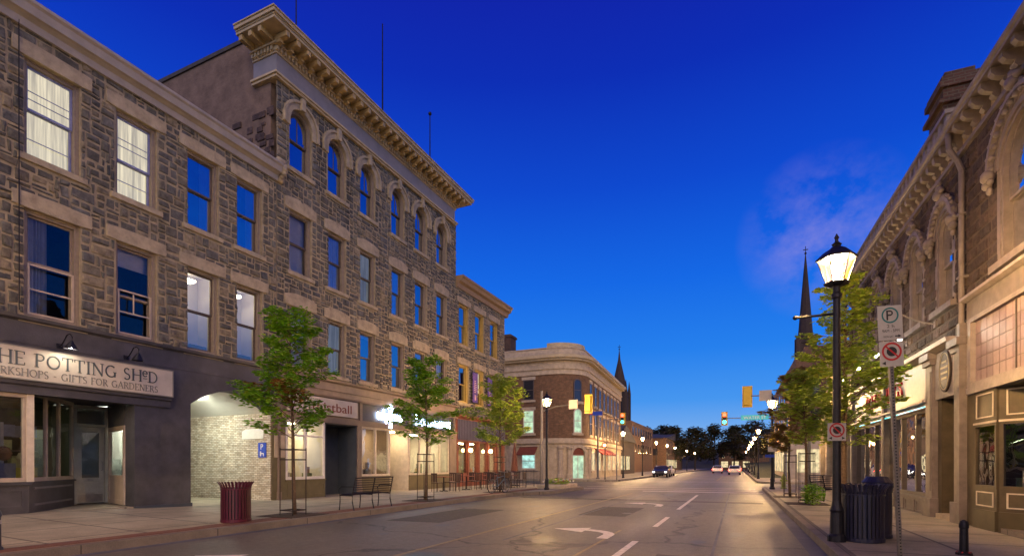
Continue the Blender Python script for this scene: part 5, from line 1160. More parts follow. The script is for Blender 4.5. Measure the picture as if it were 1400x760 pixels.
# nearer shop building
NS0 = 3.0
ns = fthing('near_shop_building', 'nearest right hand stone building with leaded glass transom over olive shop front', 'building', FR, NS0)
wn_ = [(11.32, 12.86), (7.6, 9.1), (4.2, 5.7)]
hh = [(a, b, 5.35, 7.95) for a, b in wn_]
stone_wall(ns, FR, NS0, NS0, RB0 - .02, 5.1, 8.45, hh, arched_h={0, 1, 2}, surround=.12, mort='mortar_dark', stone='brown_stone', regular=True, seed=51, cw=.12, chh=.125)
for h in hh: hood(ns, FR, NS0, h[0], h[1], h[2], h[3] - (h[1] - h[0]) / 2)
right_cornice(ns, NS0, RB0 - .02, proj=.40)
m = MB(FR, NS0); m.box(NS0, RB0 - .02, -10, -.2, 8.6, 9.0); m.build('roof', 'roofing', ns)
m = MB(FR, NS0); m.box(NS0, NS0 + .3, -10, -.31, 0, 8.6); m.box(NS0 + .3, RB0 - .1, -1.7, -1.6, 4.8, 8.4); m.box(NS0, RB0 - .1, -9, -.3, 4.9, 5.05); m.build('inner_wall', 'dark_interior', ns)
m = MB(FR, NS0)
m.sprism([(-.3, 5.02), (.06, 5.02), (.16, 5.06), (.16, 5.12), (-.3, 5.12)], NS0, 14.36); m.build('string_course', 'trim_light', ns)
m = MB(FR, NS0); m.box(NS0, 14.36, -.3, .03, 4.62, 5.02); m.build('plain_band', 'trim_beige', ns)
m = MB(FR, NS0); frame_ring(m, 8.2, 14.1, 3.12, 4.6, .09, -.05, .09); m.box(8.1, 14.2, -.3, .10, 2.98, 3.12); m.box(14.1, 14.38, -.3, .03, 2.98, 4.62); m.build('transom_frame', 'trim_light', ns)
m = MB(FR, NS0); m.box(8.29, 14.01, -.02, .0, 3.21, 4.51); m.build('transom_glass', 'leaded', ns) if False else None
island_mat('leaded_glass', [(.25, .17, .17), (.30, .22, .22), (.21, .15, .16), (.33, .25, .24)], rough=.4, nscale=4, mixn=.2, bump=.1)
m = MB(FR, NS0); cols_ = 22; rows = 5
for i in range(cols_):
    for j in range(rows):
        a = 8.29 + i * 5.72 / cols_; c_ = 3.21 + j * 1.3 / rows; m.box(a + .008, a + 5.72 / cols_ - .008, -.02, .0, c_ + .008, c_ + 1.3 / rows - .008)
m.build('leaded_glass', 'leaded_glass', ns)
m = MB(FR, NS0); m.box(8.29, 14.01, -.04, -.022, 3.21, 4.51); m.box(12.3, 12.34, .0, .02, 3.21, 4.51); m.box(10.2, 10.24, .0, .02, 3.21, 4.51); m.build('lead_backing', 'window_dark', ns)
# shop bay: street window then slanted window into the recessed entry
m = MB(FR, NS0); m.box(13.95, 14.38, -.3, .02, .1, 2.98); m.box(13.55, 13.6, 0, 0, 0, 0) if False else None; m.build('end_pier', 'olive_deep', ns)
def bay_face(pa, pb):
    plane_window(ns, pa, pb, .98, 2.32, 'olive_deep', 'glass_half', FR, NS0, wd=.07)
    L = math.hypot(pb[0] - pa[0], pb[1] - pa[1]); ux, uy = (pb[0] - pa[0]) / L, (pb[1] - pa[1]) / L; nx, ny = -uy, ux
    sgn = 1 if ny > 0 else -1
    def Bx(m, t0, t1, z0, z1, w0, w1): m.vprism([(pa[0] + ux * t + nx * q * sgn, pa[1] + uy * t + ny * q * sgn) for t, q in ((t0, w0), (t1, w0), (t1, w1), (t0, w1))], z0, z1)
    m = MB(FR, NS0); Bx(m, 0, L, .55, .98, -.05, .03); m.build('lower_panel', 'olive_deep', ns); m = MB(FR, NS0); Bx(m, 0, L, 2.32, 2.98, -.05, .03); m.build('upper_panel', 'olive_deep', ns)
    m = MB(FR, NS0); Bx(m, -.0, L, .1, .55, -.08, .06); m.build('base', 'olive_dark', ns)
    for z0, z1 in ((.62, .92), (2.42, 2.92)):
        m = MB(FR, NS0)
        for (t0, t1, a, b) in ((.12, L - .12, z0, z0 + .025), (.12, L - .12, z1 - .025, z1), (.12, .145, z0, z1), (L - .145, L - .12, z0, z1)): Bx(m, t0, t1, a, b, .03, .045)
        m.build('panel_moulding', 'cream_paint', ns)
    m = MB(FR, NS0); Bx(m, 0, L, 2.30, 2.34, .03, .05); m.build('head_moulding', 'cream_paint', ns)
bay_face((13.93, .02), (12.95, .02)); bay_face((12.93, .0), (11.6, -1.15))
m = MB(FR, NS0); m.box(8.2, 14.0, -1.4, -.0, 2.96, 2.98); m.build('soffit', 'olive_dark', ns)
door_unit(ns, FR, NS0, 10.6, 11.5, .25, 2.4, 2.9, -1.2, 'olive_deep', 'glass_half', kick=False)
bay_face((9.2, .02), (8.2, .02)); bay_face((9.22, .0), (10.5, -1.15))
m = MB(FR, NS0); m.vprism([(12.9, .02), (9.2, .02), (10.5, -1.3), (11.6, -1.3)], .0, .24); m.build('entry_step', 'curb_concrete', ns)
m = MB(FR, NS0); m.box(NS0, 8.2, -.3, .02, .1, 2.98); m.box(NS0, 8.2, -.3, .02, 2.98, 4.62); m.build('shop_front', 'olive_deep', ns)
m = MB(FR, NS0); m.box(NS0, 14.38, -4.2, -4.1, 0, 4.5); m.box(14.32, 14.38, -4.1, -.3, 0, 4.5); m.quad((11.5, -1.2, 2.97), (14.3, -.1, 2.97), (14.3, -4, 2.97), (10, -4, 2.97)); m.build('inner_wall', 'dark_interior', ns, recalc=False)
m = MB(FR, NS0); m.box(12.9, 13.1, -.6, -.4, 1.0, 1.35); m.box(12.5, 12.7, -1.1, -.9, 1.0, 1.7); m.ball((12.6, -1.0, 1.85), .14, 8, 6); m.box(13.3, 13.6, -.7, -.5, 1.0, 1.2); m.box(12.0, 13.8, -1.9, -.3, .95, .985) if False else None; m.build('shop_display', 'goods', ns)
# downpipe and rainwater head
m = MB(FR, NS0); m.tube([(14.42, .10, 8.0), (14.42, .10, 3.2)], .055, 10); m.tube([(14.42, .34, 8.86), (14.42, .32, 8.5), (14.42, .16, 8.2), (14.42, .1, 8.0)], .055, 10)
for z in (5.6, 7.0, 3.6): m.box(14.34, 14.50, .0, .17, z, z + .04)
m.box(14.36, 14.50, -.2, .16, .1, 4.6)
m.build('downpipe', 'trim_beige', ns)
# chimney stack
m = MB(FR, RB0); m.box(15.85, 16.8, -.75, -.02, 8.9, 10.75); m.box(15.77, 16.88, -.83, .06, 10.75, 10.9); m.box(15.81, 16.84, -.79, .02, 10.9, 11.02); m.box(15.95, 16.7, -.68, -.08, 11.02, 11.2); m.box(15.77, 16.88, -.83, .06, 9.5, 9.6); m.box(15.74, 16.91, -.86, .09, 10.35, 10.45); m.build('chimney', 'chimney_brick', ab)
# small stone building between the arcade and the junction
ls = fthing('stone_bank_building', 'low pale stone building with columned doorway behind the right hand trees', 'building', FR, 25.85)
m = MB(FR, 25.85); m.box(25.85, 33.2, -9, -.2, 0, 6.5); m.build('wall', 'cream_stone', ls)
m = MB(FR, 25.85); m.box(25.8, 33.3, -.5, .2, 6.5, 6.8); m.box(25.85, 33.2, -.2, .0, 3.9, 4.2)
for s in (26.3, 28.2, 29.2, 31.2, 33.0): m.box(s - .22, s + .22, -.2, .12, .1, 3.9); m.box(s - .28, s + .28, -.2, .18, .1, .9); m.box(s - .28, s + .28, -.2, .18, 3.6, 3.9)
m.build('stone_trim', 'cream_stone', ls)
window(ls, FR, 25.85, 26.7, 27.9, 1.0, 3.4, frame='cream_stone', glass='glass_lit', room='white', depth=-.1, curtain=('curtain_lit', 'full'), blind=.5) if False else None
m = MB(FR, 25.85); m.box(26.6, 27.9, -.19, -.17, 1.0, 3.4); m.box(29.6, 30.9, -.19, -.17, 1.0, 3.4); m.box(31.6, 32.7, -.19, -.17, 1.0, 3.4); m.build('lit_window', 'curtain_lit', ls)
m = MB(FR, 25.85)
for a, b in ((26.6, 27.9), (29.6, 30.9), (31.6, 32.7)): frame_ring(m, a, b, 1.0, 3.4, .08, -.17, -.12); m.box((a + b) / 2 - .03, (a + b) / 2 + .03, -.17, -.13, 1.1, 3.3); m.box(a, b, -.17, -.135, 2.5, 2.56)
for a in (26.7, 28.4, 30.2, 31.9): m.box(a, a + .9, -.19, -.15, 4.6, 6.1)
m.build('window_frame', 'window_dark', ls)
m = MB(FR, 25.85); c = (29.5, -4.6); vs = [(26.2, -.6, 6.8), (33.0, -.6, 6.8), (33.0, -8.6, 6.8), (26.2, -8.6, 6.8), (28.0, -3.4, 10.9), (30.0, -3.4, 10.9), (30.0, -5.5, 10.9), (28.0, -5.5, 10.9)]
m.add(vs, [(0, 1, 5, 4), (1, 2, 6, 5), (2, 3, 7, 6), (3, 0, 4, 7), (4, 5, 6, 7), (0, 3, 2, 1)]); m.build('roof', 'mortar_dark', ls)

# ================================================================ corner building across the side street
cb = thing('curved_corner_building', 'dark brick corner building with rounded corner and deep pale cornice', 'building', (-13.7, 50, 0), 0)
CX, CY = -13.7, 50.0
def footprint(off=0.0, n=10):
    r = 3.0 + off; ang = 0.049
    P = [(-30 - CX, 47 - off - CY)] + [(-16.7 - CX + r * math.cos(R_(a)), 0 + r * math.sin(R_(a))) for a in [-90 + (90 - 2.8) * i / n for i in range(n + 1)]]
    P += [(off - .049 * 20.5, 20.5 + off * 0), (-16, 20.5), (-16.3, 10)]
    return P
def cpart(name, mt, specs, bevel=0):
    m = MB()
    for off, z0, z1 in specs: m.vprism(footprint(off), z0, z1)
    return m.build(name, mt, cb, bevel=bevel)
cpart('wall', 'dark_brick', [(0, 4.0, 10.4)])
cpart('ground_storey', 'cream_stone', [(.02, 0, 3.6)])
cpart('belt_course', 'cream_stone', [(.25, 3.6, 3.95), (.12, 3.95, 4.1), (.15, 7.2, 7.4) if False else (.13, 3.3, 3.4)])
cpart('entablature', 'cream_stone', [(.10, 10.3, 10.8), (.22, 10.8, 10.95), (.12, 10.95, 11.6)])
cpart('cornice', 'cornice_tan', [(.55, 11.6, 11.8), (.75, 11.8, 12.1)])
cpart('parapet', 'cream_stone', [(-.25, 12.1, 12.9), (-.18, 12.9, 13.0)])
m = MB()
m.vprism([(-16.7 - CX + 2.6 * math.cos(R_(a)), 2.6 * math.sin(R_(a))) for a in range(-100, 20, 12)] + [(-3, 3)], 12.95, 13.45); m.build('raised_parapet', 'cornice_tan', cb)
m = MB(); m.box(-30 + 20.5, -30 + 22.3, -2.2 + .4, -.4, 12.5, 15.0); m.box(-9.6, -7.6, -1.9, -.3, 14.7, 14.9); m.build('chimney', 'chimney_brick', cb)
# windows: frames on flat faces
def cwin(px, py, nx, ny, w_, z0, z1, lit=None, arch=False):
    tx, ty = -ny, nx
    def P(t, q, z): return (px + tx * t + nx * q, py + ty * t + ny * q, z)
    pts = arch_pts(-w_ / 2, w_ / 2, z0, z1, arch); inn = arch_pts(-w_ / 2 + .09, w_ / 2 - .09, z0 + .09, z1 - .09, arch)
    m = MB(); m.T = lambda p: P(p[0], p[1], p[2]); m.ring(pts, inn, -.02, .07); m.box(-w_ / 2 + .1, w_ / 2 - .1, .02, .06, (z0 + z1) / 2 - .03, (z0 + z1) / 2 + .03)
    wn = m.build('window', 'window_dark' if not lit else 'cream_paint', cb)
    m = MB(); m.T = lambda p: P(p[0], p[1], p[2]); m.add([(s, .03, z) for s, z in inn], [tuple(range(len(inn)))]); m.build('pane', lit or 'glass_dim', wn, recalc=False)
    m = MB(); m.T = lambda p: P(p[0], p[1], p[2]); m.box(-w_ / 2 - .15, w_ / 2 + .15, -.02, .12, z0 - .2, z0 - .001); 
    if not arch: m.box(-w_ / 2 - .15, w_ / 2 + .15, -.02, .09, z1 + .001, z1 + .3)
    m.build('sill', 'cream_stone', cb)
m_, n_, b_ = newmat('glass_dim'); b_.inputs['Base Color'].default_value = (.03, .03, .035, 1); b_.inputs['Roughness'].default_value = .12; b_.inputs['Specular IOR Level'].default_value = .9
emit_mat('window_glow_green', (0.72, 1.0, 0.68), 0.75, var=.4, scale=2)
emit_mat('window_glow_warm', (1.0, 0.80, 0.45), 0.8, var=.5, scale=2)
emit_mat('window_glow_teal', (0.55, 0.95, 0.85), 0.8, var=.5, scale=2)
for x, lit in ((-14.0, None), (-10.6, None), (-5.2, 'window_glow_green'), (-8.0, None)):
    if x == -8.0: continue
    cwin(x, -3.0, 0, -1, 1.15, 4.6, 6.9, lit); cwin(x, -3.0, 0, -1, 1.15, 7.9, 9.9)
for a in (-36,):
    ca, sa = math.cos(R_(a)), math.sin(R_(a)); cwin(-3 + 3 * ca, 3 * sa, ca, sa, 1.0, 4.6, 7.0, 'window_glow_green', True); cwin(-3 + 3 * ca, 3 * sa, ca, sa, 1.0, 7.7, 9.9, None, True)
for k in range(8):
    y = 1.2 + k * 2.4; cwin(-.049 * y, y, 1, .049, 1.05, 4.5, 6.9, None); cwin(-.049 * y, y, 1, .049, 1.05, 7.7, 9.8, None)
for k in range(6):
    y = 2.2 + k * 3.1; cwin(-.049 * y + .02, y, 1, .049, 1.6, .9, 2.9, 'window_glow_warm')
for x, lit in ((-12.2, 'window_glow_teal'), (-8.6, 'window_glow_teal'), (-5.2, 'window_glow_teal')): cwin(x, -3.02, 0, -1, 1.5, 1.1, 2.7, lit)
for x in (-14, -10.4, -6.9, -3.6): m = MB(); m.box(x - .25, x + .25, -3.25, -3.0, 0.15, 3.5); m.box(x - .32, x + .32, -3.3, -3.0, .15, .8); m.build('pilaster', 'cream_stone', cb)
for a in (-70, -54, -18, -6):
    ca, sa = math.cos(R_(a)), math.sin(R_(a)); m = MB(); m.lathe([(.34, .15), (.34, .6), (.25, .65), (.22, 3.0), (.32, 3.1), (.32, 3.3)], (-3 + 3.15 * ca, 3.15 * sa, 0), 10); m.build('column', 'cream_stone', cb)
ca, sa = math.cos(R_(-36)), math.sin(R_(-36))
m = MB(); m.T = lambda p: (-3 + 3.02 * ca - sa * p[0] + ca * p[1], 3.02 * sa + ca * p[0] + sa * p[1], p[2])
m.ring(arch_pts(-1.0, 1.0, .15, 3.5, True), arch_pts(-.75, .75, .16, 3.2, True), -.1, .25); m.build('door_surround', 'cream_stone', cb)
m = MB(); m.T = lambda p: (-3 + 3.02 * ca - sa * p[0] + ca * p[1], 3.02 * sa + ca * p[0] + sa * p[1], p[2])
frame_ring(m, -.74, .74, .16, 2.45, .06, .0, .06); m.box(-.03, .03, 0, .06, .2, 2.4); dr = m.build('door', 'cream_paint', cb)
m = MB(); m.T = lambda p: (-3 + 3.02 * ca - sa * p[0] + ca * p[1], 3.02 * sa + ca * p[0] + sa * p[1], p[2]); m.quad((-.7, .03, .2), (.7, .03, .2), (.7, .03, 2.4), (-.7, .03, 2.4)); m.build('pane', 'window_glow_green', dr, recalc=False)
m = MB(); m.T = lambda p: (-3 + 3.02 * ca - sa * p[0] + ca * p[1], 3.02 * sa + ca * p[0] + sa * p[1], p[2]); m.add([(s, .05, z) for s, z in arch_pts(-.74, .74, 2.5, 3.18, True, rise=.6)], [tuple(range(13))]); m.build('fanlight', 'rust_wood', dr, recalc=False)
# awnings on the street face and the side face
for i, y in enumerate((3.8, 6.9, 10.0)):
    g = thing('window_awning', ['nearest', 'middle', 'farthest'][i] + ' red striped awning on the street side of the curved corner building', 'awning', (CX - .049 * y, CY + y, 0), 0, 'awnings on the curved corner building')
    m = MB(); m.add([(.05, -1, 3.3), (.05, 1, 3.3), (1.0, 1, 2.75), (1.0, -1, 2.75), (1.0, -1, 2.55), (1.0, 1, 2.55), (.05, -1, 3.25), (.05, 1, 3.25)], [(0, 1, 2, 3), (3, 2, 5, 4), (0, 3, 4, 6), (1, 7, 5, 2), (6, 7, 5, 4)]); m.build('canopy', 'awning_red', g)
g = thing('window_awning', 'dark orange awning over the teal lit window facing the side street', 'awning', (CX - 5.2, CY - 3.02, 0), 0)
m = MB(); m.add([(-.95, 0, 3.3), (.95, 0, 3.3), (.95, -.9, 2.6), (-.95, -.9, 2.6), (.95, -.9, 2.45), (-.95, -.9, 2.45), (-.95, 0, 3.25), (.95, 0, 3.25)], [(0, 1, 2, 3), (3, 2, 4, 5), (0, 3, 5, 6), (1, 7, 4, 2), (6, 7, 4, 5)]); m.build('canopy', 'rust_wood', g)

# ================================================================ churches and far buildings
def spire(name, label, x, y, tw_, tz, top, mt, extra=None, pinn=True):
    g = thing(name, label, 'church', (x, y, 0), 0)
    m = MB(); h = tw_ / 2; m.box(-h, h, -h, h, 0, tz); m.box(-h - .15, h + .15, -h - .15, h + .15, tz - .5, tz - .2); m.box(-h - .15, h + .15, -h - .15, h + .15, tz * .62, tz * .62 + .3)
    for sx2 in (-1, 1):
        for sy2 in (-1, 1): m.box(sx2 * h - .35, sx2 * h + .35, sy2 * h - .35, sy2 * h + .35, 0, tz + .5)
    m.build('tower', mt, g)
    m = MB(); m.lathe([(h * 1.05, tz), (h * .86, tz + (top - tz) * .2), (.30, tz + (top - tz) * .78), (.05, top)], n=8); m.build('spire', 'bark_dark', g)
    m = MB(); m.lathe([(.06, top - .3), (.05, top + 1.2)], n=5); m.box(-.35, .35, -.04, .04, top + .6, top + .72); m.ball((0, 0, top + .1), .18); m.build('finial', 'iron', g)
    if pinn:
        m = MB()
        for sx2 in (-1, 1):
            for sy2 in (-1, 1): m.lathe([(.4, tz + .5), (.32, tz + 1.2), (.03, tz + 3.4)], (sx2 * h, sy2 * h, 0), 4)
        m.build('pinnacle', 'bark_dark', g)
    m = MB()
    for q in (-1, 1): m.box(q * h * .4 - .35, q * h * .4 + .35, -h - .06, -h - .02, tz * .70, tz * .9)
    m.build('louvre', 'iron', g)
    return g
spire('church_tower', 'slim dark church spire rising behind the curved corner building', -26.2, 124, 4.0, 18.5, 29.5, 'bark_dark')
g = spire('church_tower', 'tall needle church spire left of the bright street lamp', 9.8, 92, 2.1, 21.0, 34.6, 'brown_stone', pinn=False)
# brown stepped building beyond the right junction
bx = thing('stepped_brick_building', 'brown brick block with stepped top beyond the right hand trees', 'building', (4.6, 56, 0))
m = MB(); m.box(0, 12, 0, 22, 0, 10.6); m.box(.6, 12, .2, 20, 10.6, 12.0); m.box(-.15, 12, -.15, 22, 10.3, 10.6); m.box(1.5, 5, 2, 8, 12.0, 13.2); m.build('wall', 'dark_brick', bx)
m = MB()
for k in range(6):
    for z in (5.2, 8.0): m.box(-.03, .0, 1.2 + k * 3.4, 2.5 + k * 3.4, z, z + 1.6)
for k in range(3):
    for z in (5.2, 8.0): m.box(1.2 + k * 3.4, 2.5 + k * 3.4, -.03, 0, z, z + 1.6)
m.build('window', 'glass_dim', bx)
m = MB(); m.box(-.06, 12, -.06, 22, 0, 3.8); m.build('shop_storey', 'cream_stone', bx)
m = MB(); 
for k in range(5): m.box(-.1, -.07, .8 + k * 4, 3.6 + k * 4, .8, 3.0)
for k in range(3): m.box(.6 + k * 3.5, 3.2 + k * 3.5, -.1, -.07, .8, 3.0)
m.build('lit_window', 'window_glow_warm', bx)
# dark church hall on the left beyond the corner building
def far_block(name, label, x, y, w_, d_, h, mt, chim=None, roof=0, lit=0, rz=0.0, seed=0):
    g = thing(name, label, 'building', (x, y, 0), rz)
    m = MB(); m.box(0, w_, 0, d_, 0, h); m.build('wall', mt, g)
    if roof: m = MB(); m.add([(-.3, -.3, h), (w_ + .3, -.3, h), (w_ + .3, d_ + .3, h), (-.3, d_ + .3, h), (-.3, d_ / 2, h + roof), (w_ + .3, d_ / 2, h + roof)], [(0, 1, 5, 4), (3, 4, 5, 2), (0, 4, 3), (1, 2, 5), (0, 3, 2, 1)]); rf = m.build('roof', 'roofing', g)
    if chim: m = MB(); m.box(chim, chim + 1.6, d_ * .3, d_ * .3 + 1.2, h - .5, h + roof + 2.0); m.box(chim - .15, chim + 1.75, d_ * .3 - .15, d_ * .3 + 1.35, h + roof + 2.0, h + roof + 2.3); m.build('chimney', 'chimney_brick', g)
    rr = random.Random(seed); m = MB(); ml = MB()
    for zz in range(1, int(h / 3.2)):
        for k in range(int(d_ / 3)): (m).box(w_, w_ + .04, .9 + k * 3, 2.0 + k * 3, zz * 3.2 + .8, zz * 3.2 + 2.4)
        for k in range(int(w_ / 3)): (m).box(.9 + k * 3, 2.0 + k * 3, -.04, 0, zz * 3.2 + .8, zz * 3.2 + 2.4)
    if m.v: m.build('window', 'glass_dim', g)
    if lit:
        for k in range(lit): ml.box(w_, w_ + .05, .8 + k * 4, 3.4 + k * 4, .8, 2.9); ml.box(.8 + k * 3.5, 3.0 + k * 3.5, -.05, 0, .8, 2.9) if .8 + k * 3.5 + 2.4 < w_ else None
        ml.build('lit_window', 'window_glow_warm', g)
    return g
far_block('dark_stone_hall', 'dark hall with square chimney beyond the curved corner building', -31, 96, 13, 26, 9.8, 'dark_brick', chim=9.0, roof=0, lit=0, seed=1)
far_block('far_shop_row', 'dark low row with lit shop windows far along the left side', -26, 130, 10, 40, 8.2, 'dark_brick', roof=2.2, lit=6, seed=2)
far_block('far_stone_house', 'low dark house with pitched roof at the far left kerb', -24.5, 72, 8.5, 16, 5.2, 'bark_dark', roof=2.5, lit=3, seed=3)
far_block('far_brick_house', 'dim brick house among trees far along the right side', 10, 120, 10, 14, 7.5, 'dark_brick', roof=3, lit=2, seed=4)
far_block('far_end_house', 'dim house closing the street at its far end', -6, 195, 16, 10, 7.0, 'dark_brick', roof=3, lit=3, seed=5)
# ================================================================ trees
def street_tree(label, x, y, z, H, crown0, rad, seed, leafm='leaf_green', n=62, per=46, size=.12, trunk_r=.055, group='young street trees on the left pavement', rust=0, shape=None, cat='tree', kind='tree'):
    g = thing(kind, label, cat, (x, y, z), 0, group); rr = random.Random(seed)
    m = MB(); pts = [(0, 0, -.02)]; cx = cy = 0
    for i in range(1, 9): cx += rr.uniform(-.03, .03); cy += rr.uniform(-.03, .03); pts.append((cx, cy, H * .94 * i / 8))
    m.tube(pts, trunk_r, 8, .012); lim = []; br = MB(); lf = MB(); lr = MB()
    for k in range(n):
        f = (k + rr.random()) / n; zb = crown0 - .25 + (H - crown0) * f * .93
        prof = shape(f) if shape else (math.sin(math.pi * min(1, (f * .86 + .16))) ** .8) * (1 - f * .45)
        L = rad * max(.12, prof) * rr.uniform(.55, 1.12); a = rr.uniform(0, 6.283)
        t = zb / (H * .94) * 8; i = min(7, int(t)); fr_ = t - i; bx_ = pts[i][0] + (pts[i + 1][0] - pts[i][0]) * fr_; by_ = pts[i][1] + (pts[i + 1][1] - pts[i][1]) * fr_
        e = Vector((math.cos(a) * L, math.sin(a) * L, L * rr.uniform(.25, .7)))
        p0 = Vector((bx_, by_, zb)); pm = p0 + e * .5 + Vector((0, 0, L * .10)); p1 = p0 + e
        br.tube([p0, pm, p1], .014, 4, .004)
        tgt = lr if (rust and rr.random() < rust and f < .45) else lf
        k2 = int(per * (.5 + L / rad))
        for (pp, rd, fr2) in ((p0.lerp(p1, .5), .30, .28), (p0.lerp(p1, .8), .27, .38), (p1, .22, .34)):
            leafmass(tgt, rr, pp, rd * (.65 + .5 * rad / 1.5) * rr.uniform(.7, 1.1), int(k2 * fr2), size, .42)
    tr = m.build('trunk', 'bark', g, smooth=True); br.build('branch', 'bark', g, recalc=False)
    lf.build('crown', leafm, g, recalc=False)
    if lr.v: lr.build('crown', 'leaf_rust', g, recalc=False)
    return g
def tree_guard(label, x, y, z, H=1.75, w_=.22, group='metal tree guards'):
    g = thing('tree_guard', label, 'tree guard', (x, y, z), 0, group); m = MB()
    for sx2 in (-1, 1):
        for sy2 in (-1, 1): m.box(sx2 * w_ - .009, sx2 * w_ + .009, sy2 * w_ - .009, sy2 * w_ + .009, 0, H)
    m.build('post', 'iron_brown', g); m = MB()
    for zz in (H - .06, H - .32, .12): m.ring([(-w_ - .01, -w_ - .01), (w_ + .01, -w_ - .01), (w_ + .01, w_ + .01), (-w_ - .01, w_ + .01)], [(-w_ + .02, -w_ + .02), (w_ - .02, -w_ + .02), (w_ - .02, w_ - .02), (-w_ + .02, w_ - .02)], zz, zz + .03)
    n0 = list(m.v); m.v = [(a, c, b) for a, b, c in n0]; m.build('rail', 'iron_brown', g)
    m = MB(); m.box(-.62, .62, -.62, .62, 0.001, .012); m.build('soil_bed', 'soil', g)
    return g
street_tree('young maple with rust tinged lower leaves nearest on the left pavement', -10.6, 9.95, .157, 5.7, 2.2, 1.45, 7, n=58, per=95, size=.115, rust=.14, shape=lambda f: (1.0 - .70 * f) * min(1, .6 + f * 3))
tree_guard('tree guard around the nearest left maple', -10.6, 9.9, .157)
street_tree('slender green maple in front of the lit script sign', -10.6, 16.1, .157, 5.6, 2.2, 1.55, 17, n=54, per=95, size=.12, shape=lambda f: (1.0 - .66 * f) * min(1, .5 + f * 2.5))
tree_guard('tree guard around the maple before the lit script sign', -10.6, 16.1, .157)
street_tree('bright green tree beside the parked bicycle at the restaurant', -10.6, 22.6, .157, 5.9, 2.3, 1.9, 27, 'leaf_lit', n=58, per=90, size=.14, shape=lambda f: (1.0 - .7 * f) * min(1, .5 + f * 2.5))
tree_guard('tree guard behind the parked bicycle', -10.6, 22.6, .157)
def oval(f): return min(1, .6 + f * 2) * (1 - max(0, f - .35) * .95)
RG = 'trees along the right pavement'
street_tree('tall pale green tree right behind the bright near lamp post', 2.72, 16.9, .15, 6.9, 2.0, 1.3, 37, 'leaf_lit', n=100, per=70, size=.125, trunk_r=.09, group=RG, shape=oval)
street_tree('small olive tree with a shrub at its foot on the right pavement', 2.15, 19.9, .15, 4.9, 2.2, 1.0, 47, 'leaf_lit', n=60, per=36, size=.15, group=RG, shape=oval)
street_tree('brownish narrow tree nearest the traffic mast on the right pavement', 2.0, 24.0, .15, 5.6, 2.0, 1.15, 57, 'leaf_brown', n=64, per=38, size=.18, group=RG, shape=oval)
tree_guard('tree guard around the small olive tree', 2.15, 19.9, .15, group='metal tree guards'); tree_guard('tree guard around the brownish narrow tree', 2.0, 24.0, .15)
g = thing('shrub', 'small dark green shrub at the foot of the olive tree', 'shrub', (2.25, 19.2, .15)); m = MB(); leafmass(m, random.Random(3), (0, 0, .38), .36, 700, .09, 1.0); m.build('foliage', 'leaf_green', g, recalc=False); m = MB(); m.tube([(0, 0, 0), (0, 0, .4)], .02); m.build('stem', 'bark', g)
# far trees
def far_tree(label, x, y, z, H, rad, seed, mt='leaf_far', group='dark trees beyond the junction', n=34, per=110, size=.75):
    g = thing('tree', label, 'tree', (x, y, z), 0, group); rr = random.Random(seed); m = MB(); m.tube([(0, 0, -.5), (rr.uniform(-.2, .2), 0, H * .35), (rr.uniform(-.4, .4), 0, H * .75)], .28, 7, .08)
    lf = MB()
    for k in range(n):
        f = rr.random(); a = rr.uniform(0, 6.283); q = math.sqrt(rr.random()) * math.sin(math.pi * (f * .8 + .18)); zz = H * (.28 + .66 * f)
        px_, py_ = math.cos(a) * rad * q, math.sin(a) * rad * q
        if k % 3 == 0: m.tube([(0, 0, H * (.25 + .3 * f)), (px_ * .9, py_ * .9, zz)], .08, 5, .03)
        leafmass(lf, rr, (px_, py_, zz), rad * rr.uniform(.22, .42), per, size, .8)
    m.build('trunk', 'bark_dark', g); lf.build('crown', mt, g, recalc=False); return g
FT = [(-17, 150, 14, 6, 'big round tree'), (-12, 168, 15, 6.5, 'wide tree'), (-7, 182, 17, 7, 'broad dark tree'), (-1, 176, 16, 6.5, 'dark full tree'), (5, 165, 16.5, 7, 'rounded tree'), (9, 140, 14.5, 6, 'bushy tree'), (14, 118, 13.5, 5.5, 'leafy tree'), (8.5, 100, 10.5, 4.2, 'smaller tree'), (6.5, 84, 8.0, 3.0, 'short tree'), (20, 150, 17, 7, 'tall tree'), (-22, 178, 17, 7, 'tall round tree'), (-30, 190, 18, 8, 'outermost left tree')]
wh = ['behind the far shop row', 'left of the street end', 'closing the street end on the left', 'over the street end house', 'right of the street end house', 'behind the far brick house on the right', 'over the lawn on the right', 'at the middle of the lawn edge', 'nearest on the lawn past the junction', 'farthest right behind the spire', 'behind the left roofs', 'beyond the dark hall']
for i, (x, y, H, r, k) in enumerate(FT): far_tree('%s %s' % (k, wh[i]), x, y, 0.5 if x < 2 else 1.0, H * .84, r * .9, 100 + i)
m = MB(); rr = random.Random(77)
for k in range(90): leafmass(m, rr, (-90 + k * 2.1 + rr.uniform(-1, 1), 232 + rr.uniform(-8, 8), 9 + rr.uniform(-3, 2.5) + 2 * math.sin(k * .3)), 3.5, 55, .9, .8)
tag(m.build('woodland', 'leaf_far', recalc=False), 'dark wooded ridge behind the far end of the street', 'woodland', kind='stuff')

